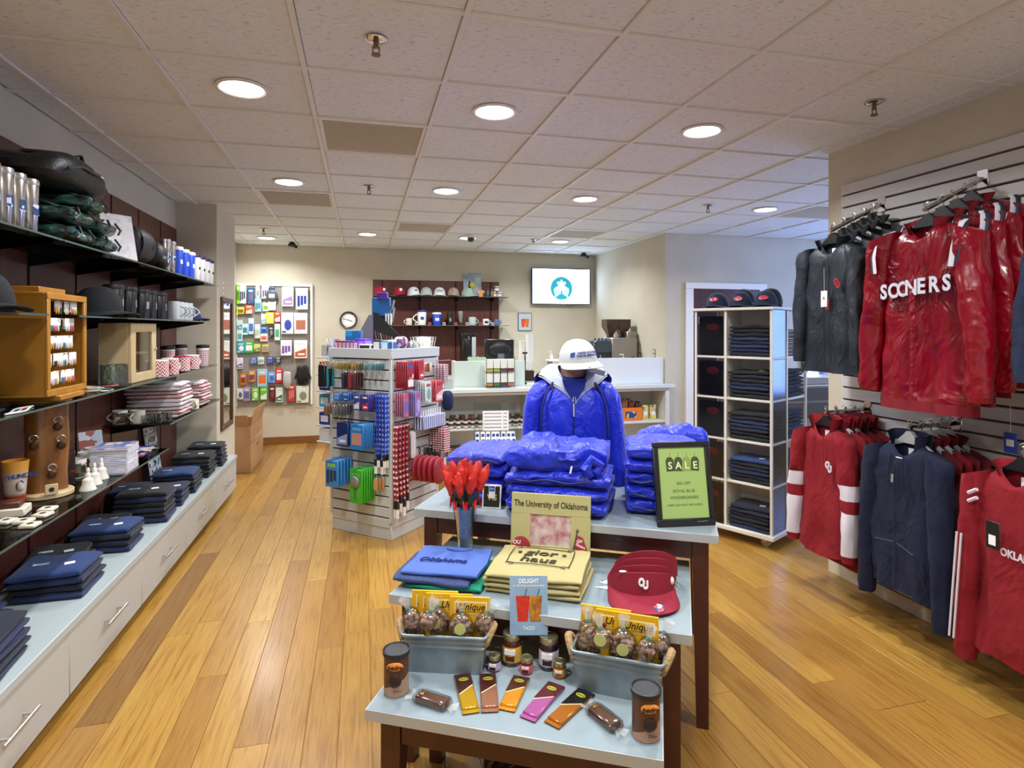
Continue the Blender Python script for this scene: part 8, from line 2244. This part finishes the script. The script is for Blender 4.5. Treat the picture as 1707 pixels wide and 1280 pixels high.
GREYJ = cloth('slate_softshell', '#141d28', 0.55, 3.6, 0.28, 0.03, 0.0)
BLKJ = P('black_softshell', '#101216', 0.6, bump=0.12, bscale=300)
NVYJ = P('ink_softshell', '#131a26', 0.6, bump=0.12, bscale=300)
SATIN = cloth('crimson_satin', '#7c0418', 0.27, 4.2, 0.42, 0.035, 0.0, 0.02)
RIBR = P('crimson_rib', '#7a081a', 0.85, bump=0.3, bscale=200)
REDF = cloth('red_fleece', '#82081a', 0.9, 3.6, 0.28, 0.03, 0.0)
MARF = cloth('maroon_fleece', '#600915', 0.9, 3.6, 0.28, 0.03, 0.0)
NVF = cloth('navy_fleece', '#0b1430', 0.92, 3.6, 0.28, 0.03, 0.0)
WHF = P('white_fleece', '#cfcbd4', 0.85, bump=0.1, bscale=400)
CLH = P('clear_hanger', '#b9bcc2', 0.15)
def faceout(Y, z, L, drop, label, balls=5):
    t = thing('faceout_arm', label, 'display arm', (2.93, Y, z), 0, group='chrome arms on the slat wall')
    G().rb(-0.015, 0.0, -0.028, 0.028, -0.045, 0.045, 0.003).put('wall_plate', CHROME, t)
    G().tube([(-0.01, 0, 0), (-L, 0, -drop)], 0.011, 4).put('bar', CHROME, t)
    for k in range(balls):
        f = 0.12 + 0.86 * k / (balls - 1)
        G().ell((-L * f, 0, -drop * f + 0.02), 0.009, 0.009, 0.009, 8, 6).put('stop_ball', CHROME, t)
    return t
faceout(2.78, 2.30, 0.37, 0.17, 'slanted chrome arm that carries the grey and black jackets')
faceout(2.205, 2.307, 0.37, 0.17, 'slanted chrome arm that carries the red satin jackets')
faceout(1.47, 2.307, 0.37, 0.17, 'slanted chrome arm that carries the blue jacket')
faceout(2.875, 1.10, 0.315, 0.01, 'straight chrome arm that carries the red hoodies')
faceout(2.335, 1.10, 0.315, 0.01, 'straight chrome arm that carries the navy zip hoodie')
faceout(1.795, 1.09, 0.345, 0.01, 'straight chrome arm that carries the red quarter zip tops')
def slope(x):
    return 2.307 - 0.17 * (2.93 - x) / 0.37 + 0.012
# dark jackets
t, fr = garment(2.585, 2.78, slope(2.585), 'slate grey zip jacket with red OU badge and white price tag', GREYJ, L=0.83, sh=0.185, bw=0.205, sl=0.64, spread=0.0, sr=0.058, depth=0.055, rz=R(5), kb=0.28, group='dark jackets', seed=1.3, cat='jacket')
G().tube([(0.0, fr(0, z_) - 0.002, z_) for z_ in (-0.2, -0.35, -0.5, -0.65, -0.8)], 0.005, 5).put('zip', BLACK, t)
text('O', 0.042, RINK, BODY[t.name], (0.096, fr(0.1, -0.33) - 0.004, -0.325), FACE_MY, 'letter', 0.002, bold=0.003, sx=0.75)
text('U', 0.042, RINK, BODY[t.name], (0.108, fr(0.1, -0.33) - 0.004, -0.345), FACE_MY, 'letter', 0.002, bold=0.003, sx=0.75)
G().rod((0.005, fr(0, -0.25) - 0.006, -0.24), (0.008, fr(0, -0.35) - 0.008, -0.37), 0.001, 4).put('tag_string', PAPER, t)
G().rb(-0.012, 0.03, fr(0, -0.4) - 0.012, fr(0, -0.4) - 0.009, -0.46, -0.37, 0.001).put('price_tag', PAPER, t)
text('A', 0.03, INK, t, (0.009, fr(0, -0.4) - 0.0126, -0.412), FACE_MY, 'tag_mark', 0.0003)
G().rb(0.012, 0.036, fr(0, -0.4) - 0.006, fr(0, -0.4) - 0.004, -0.475, -0.42, 0.001).put('red_tag', RINK, t)
for k, (x, m, l, dy) in enumerate(((2.655, GREYJ, 'second slate grey jacket behind the badge jacket', 0.0), (2.725, BLKJ, 'black jacket third along the slanted arm', 0.0), (2.79, NVYJ, 'ink blue jacket fourth along the slanted arm', 0.0), (2.855, BLKJ, 'black jacket nearest the slat wall', 0.0))):
    garment(x, 2.78, slope(x), l, m, L=0.84, sh=0.185, bw=0.205, sl=0.64, spread=0.0, sr=0.055, depth=0.045, rz=R(5), kf=0.28, kb=0.28, group='dark jackets', seed=2.2 + k)
# red satin jackets
for k, (x, l) in enumerate(((2.585, 'crimson satin jacket with white SOONERS lettering'), (2.675, 'second crimson satin jacket behind the lettered one'), (2.76, 'third crimson satin jacket along the slanted arm'), (2.85, 'crimson satin jacket nearest the slat wall'))):
    t, fr = garment(x, 2.205, slope(x), l, SATIN, L=0.92, sh=0.225, bw=0.235, sl=0.76, spread=0.045, sr=0.08, depth=0.065, rz=R(2), kf=1.0 if k == 0 else 0.28, kb=0.25, group='crimson satin jackets', seed=5.1 + k * 1.7, wr=1.15, hem=RIBR, cm=RIBR)
    for s_ in (-1, 1):
        G().tube([(s_ * x_, y_ * (1 if k == 0 else 0.34), z_) for x_, y_, z_ in ((0.175, 0.0, -0.098), (0.195, -0.045, -0.115), (0.205, -0.088, -0.16), (0.20, -0.105, -0.23), (0.19, -0.108, -0.31))], 0.014, 6, flat=0.35).put('white_piping', WHF, t)
        G().tube([(s_ * (x_ + 0.018), y_ * (1 if k == 0 else 0.34), z_) for x_, y_, z_ in ((0.175, 0.0, -0.10), (0.195, -0.043, -0.117), (0.205, -0.086, -0.16), (0.20, -0.103, -0.23), (0.19, -0.106, -0.31))], 0.009, 6, flat=0.35).put('navy_piping', P('piping_navy', '#16182e', 0.6), t)
    if k == 0:
        for i, ch in enumerate('SOONERS'):
            xx = -0.156 + 0.052 * i
            z_ = -0.405 + 0.004 * i
            y_ = fr(xx, z_) - 0.006
            text(ch, 0.098, P('navy_outline', '#2a1a2c', 0.7), BODY[t.name], (xx, y_ + 0.002, z_), FACE_MY, 'letter_outline', 0.001, bold=0.006, sx=0.82)
            text(ch, 0.098, WHF, BODY[t.name], (xx, y_, z_), FACE_MY, 'letter', 0.0015, bold=0.003, sx=0.82)
        G().tube([(0.0, fr(0, z_) - 0.004, z_) for z_ in (-0.24, -0.4, -0.6, -0.75, -0.88)], 0.014, 6, flat=0.3).put('placket', SATIN, t)
        for q in range(5):
            G().ell((0.004, fr(0, -0.5) - 0.008, -0.50 - 0.085 * q), 0.008, 0.004, 0.008, 10, 6).put('snap', RIBR, t)
# blue jacket at the frame edge
garment(2.585, 1.47, slope(2.585), 'steel blue jacket beside the crimson satin jackets', cloth('steel_blue_fleece', '#15243f', 0.85, 3.6, 0.28, 0.03, 0.0), L=0.80, sh=0.24, bw=0.28, sl=0.66, spread=0.02, sr=0.072, depth=0.07, rz=R(-3), seed=9.4, wr=1.1)
# lower row
t, fr = garment(2.625, 2.875, 1.112, 'red OU hoodie with white forearm panels', REDF, L=0.80, sh=0.17, bw=0.20, sl=0.68, spread=0.01, sr=0.064, depth=0.055, rz=R(4), kb=0.24, collar='hood', group='red hoodies', stripes=[(0.38, 0.50, WHF), (0.60, 0.94, WHF)], cat='hoodie', name='hanging_hoodie', seed=3.3, curve=0.05)
text('O', 0.052, WHF, BODY[t.name], (0.085, fr(0.09, -0.3) - 0.005, -0.305), FACE_MY, 'letter', 0.002, bold=0.003, sx=0.72)
text('U', 0.052, WHF, BODY[t.name], (0.100, fr(0.09, -0.3) - 0.005, -0.325), FACE_MY, 'letter', 0.002, bold=0.003, sx=0.72)
for k, x in enumerate((2.69, 2.745, 2.80, 2.86)):
    garment(x, 2.875, 1.112, '%s plain red hoodie behind the one with white panels' % ('first', 'second', 'third', 'fourth')[k], (REDF, REDF, MARF, REDF)[k], L=0.90, sh=0.17, bw=0.195, sl=0.70, spread=0.01, sr=0.055, depth=0.04, rz=R(4), kf=0.24, kb=0.24, collar='hood', hanger=CLH if k < 2 else BLACK, group='red hoodies', cat='hoodie', name='hanging_hoodie', seed=4.0 + k)
t, fr = garment(2.625, 2.335, 1.112, 'navy zip hoodie with silver zip pull', NVF, L=0.83, sh=0.20, bw=0.225, sl=0.78, spread=0.005, sr=0.066, depth=0.07, rz=R(-2), kb=0.24, collar='hood', hanger=CLH, cat='hoodie', name='hanging_hoodie', seed=6.6, wr=1.2)
G().tube([(0.0, fr(0, z_) - 0.001, z_) for z_ in (-0.2, -0.35, -0.5, -0.65, -0.8)], 0.004, 5).put('zip', P('zip_navy', '#101a38', 0.5), t)
G().rod((0.0, fr(0, -0.25) - 0.006, -0.245), (0.0, fr(0, -0.25) - 0.008, -0.285), 0.006, 6).put('zip_pull', STEEL, t)
G().rb(-0.02, 0.02, fr(0, -0.2) + 0.03, fr(0, -0.2) + 0.033, -0.195, -0.165, 0.001).put('size_label', PAPER, t)
G().tube([(-0.17, fr(-0.17, -0.62), -0.75), (-0.12, fr(-0.12, -0.6), -0.60), (0.0, fr(0, -0.58) + 0.004, -0.58), (0.12, fr(0.12, -0.6), -0.60), (0.17, fr(0.17, -0.62), -0.75)], 0.003, 5).put('pocket_seam', MAT['zip_navy'], t)
for k, x in enumerate((2.70, 2.755, 2.81, 2.865)):
    garment(x, 2.335, 1.112, '%s maroon fleece top behind the navy zip hoodie' % ('first', 'second', 'third', 'fourth')[k], (MARF, REDF, MARF, MARF)[k], L=0.84, sh=0.185, bw=0.20, sl=0.66, spread=0.0, sr=0.055, depth=0.04, rz=R(-2), kf=0.24, kb=0.24, hanger=CLH, group='maroon tops', cat='sweatshirt', name='hanging_sweatshirt', seed=7.0 + k)
t, fr = garment(2.59, 1.795, 1.10, 'red quarter zip top with white stripes and black hang tag', REDF, L=0.88, sh=0.18, bw=0.205, sl=0.82, spread=0.005, sr=0.062, depth=0.07, rz=R(-2), kb=0.3, group='red quarter zips', cat='sweatshirt', name='hanging_sweatshirt', seed=8.2, wr=1.1, collar='stand')
for dz in (0.0, -0.035):
    G().rod((-0.155, fr(-0.15, -0.25) - 0.012, -0.22 + dz), (-0.115, fr(-0.12, -0.23) - 0.008, -0.195 + dz), 0.008, 6).put('shoulder_stripe', WHF, t)
for dx in (-0.012, 0.008):
    G().tube([(-0.185 + dx - 0.025 * f, -0.102 - 0.012 * f, -0.40 - 0.46 * f) for f in (0, 0.25, 0.5, 0.75, 1.0)], 0.005, 5).put('side_stripe', WHF, t)
G().rb(-0.055, 0.0, fr(-0.03, -0.35) - 0.02, fr(-0.03, -0.35) - 0.016, -0.41, -0.30, 0.004).put('hang_tag', BLACK, t)
G().box(-0.042, -0.014, fr(-0.03, -0.35) - 0.021, fr(-0.03, -0.35) - 0.02, -0.395, -0.355).put('tag_label', PAPER, t)
text('OKLAHOMA', 0.042, WHF, BODY[t.name], (0.085, fr(0.085, -0.4) - 0.012, -0.415), FACE_MY, 'lettering', 0.001, bold=0.0015, sx=0.8)
garment(2.72, 1.795, 1.10, 'second red quarter zip top behind the striped one', REDF, L=0.88, sh=0.18, bw=0.20, sl=0.78, spread=0.0, sr=0.058, depth=0.05, rz=R(-2), kf=0.4, kb=0.3, group='red quarter zips', cat='sweatshirt', name='hanging_sweatshirt', seed=8.9)
for y, z_, c, l in ((1.995, 1.115, '#1f3f9c', 'royal blue'), (1.89, 1.19, '#8a8f98', 'silver'), (1.83, 1.13, '#1a2c6a', 'navy')):
    t = thing('hang_tag', '%s hang tag dangling against the white slats' % l, 'tag', (2.80, y, z_ + 0.0), -PI / 2, group='hang tags on the slat wall')
    G().rb(-0.028, 0.028, -0.002, 0.002, -0.09, 0, 0.002).put('card', col(c), t)
    G().box(-0.016, 0.016, -0.003, -0.002, -0.06, -0.03).put('emblem', PAPER, t)
    G().rod((0, 0, 0), (0, 0, 0.12), 0.001, 4).put('string', PAPER, t)
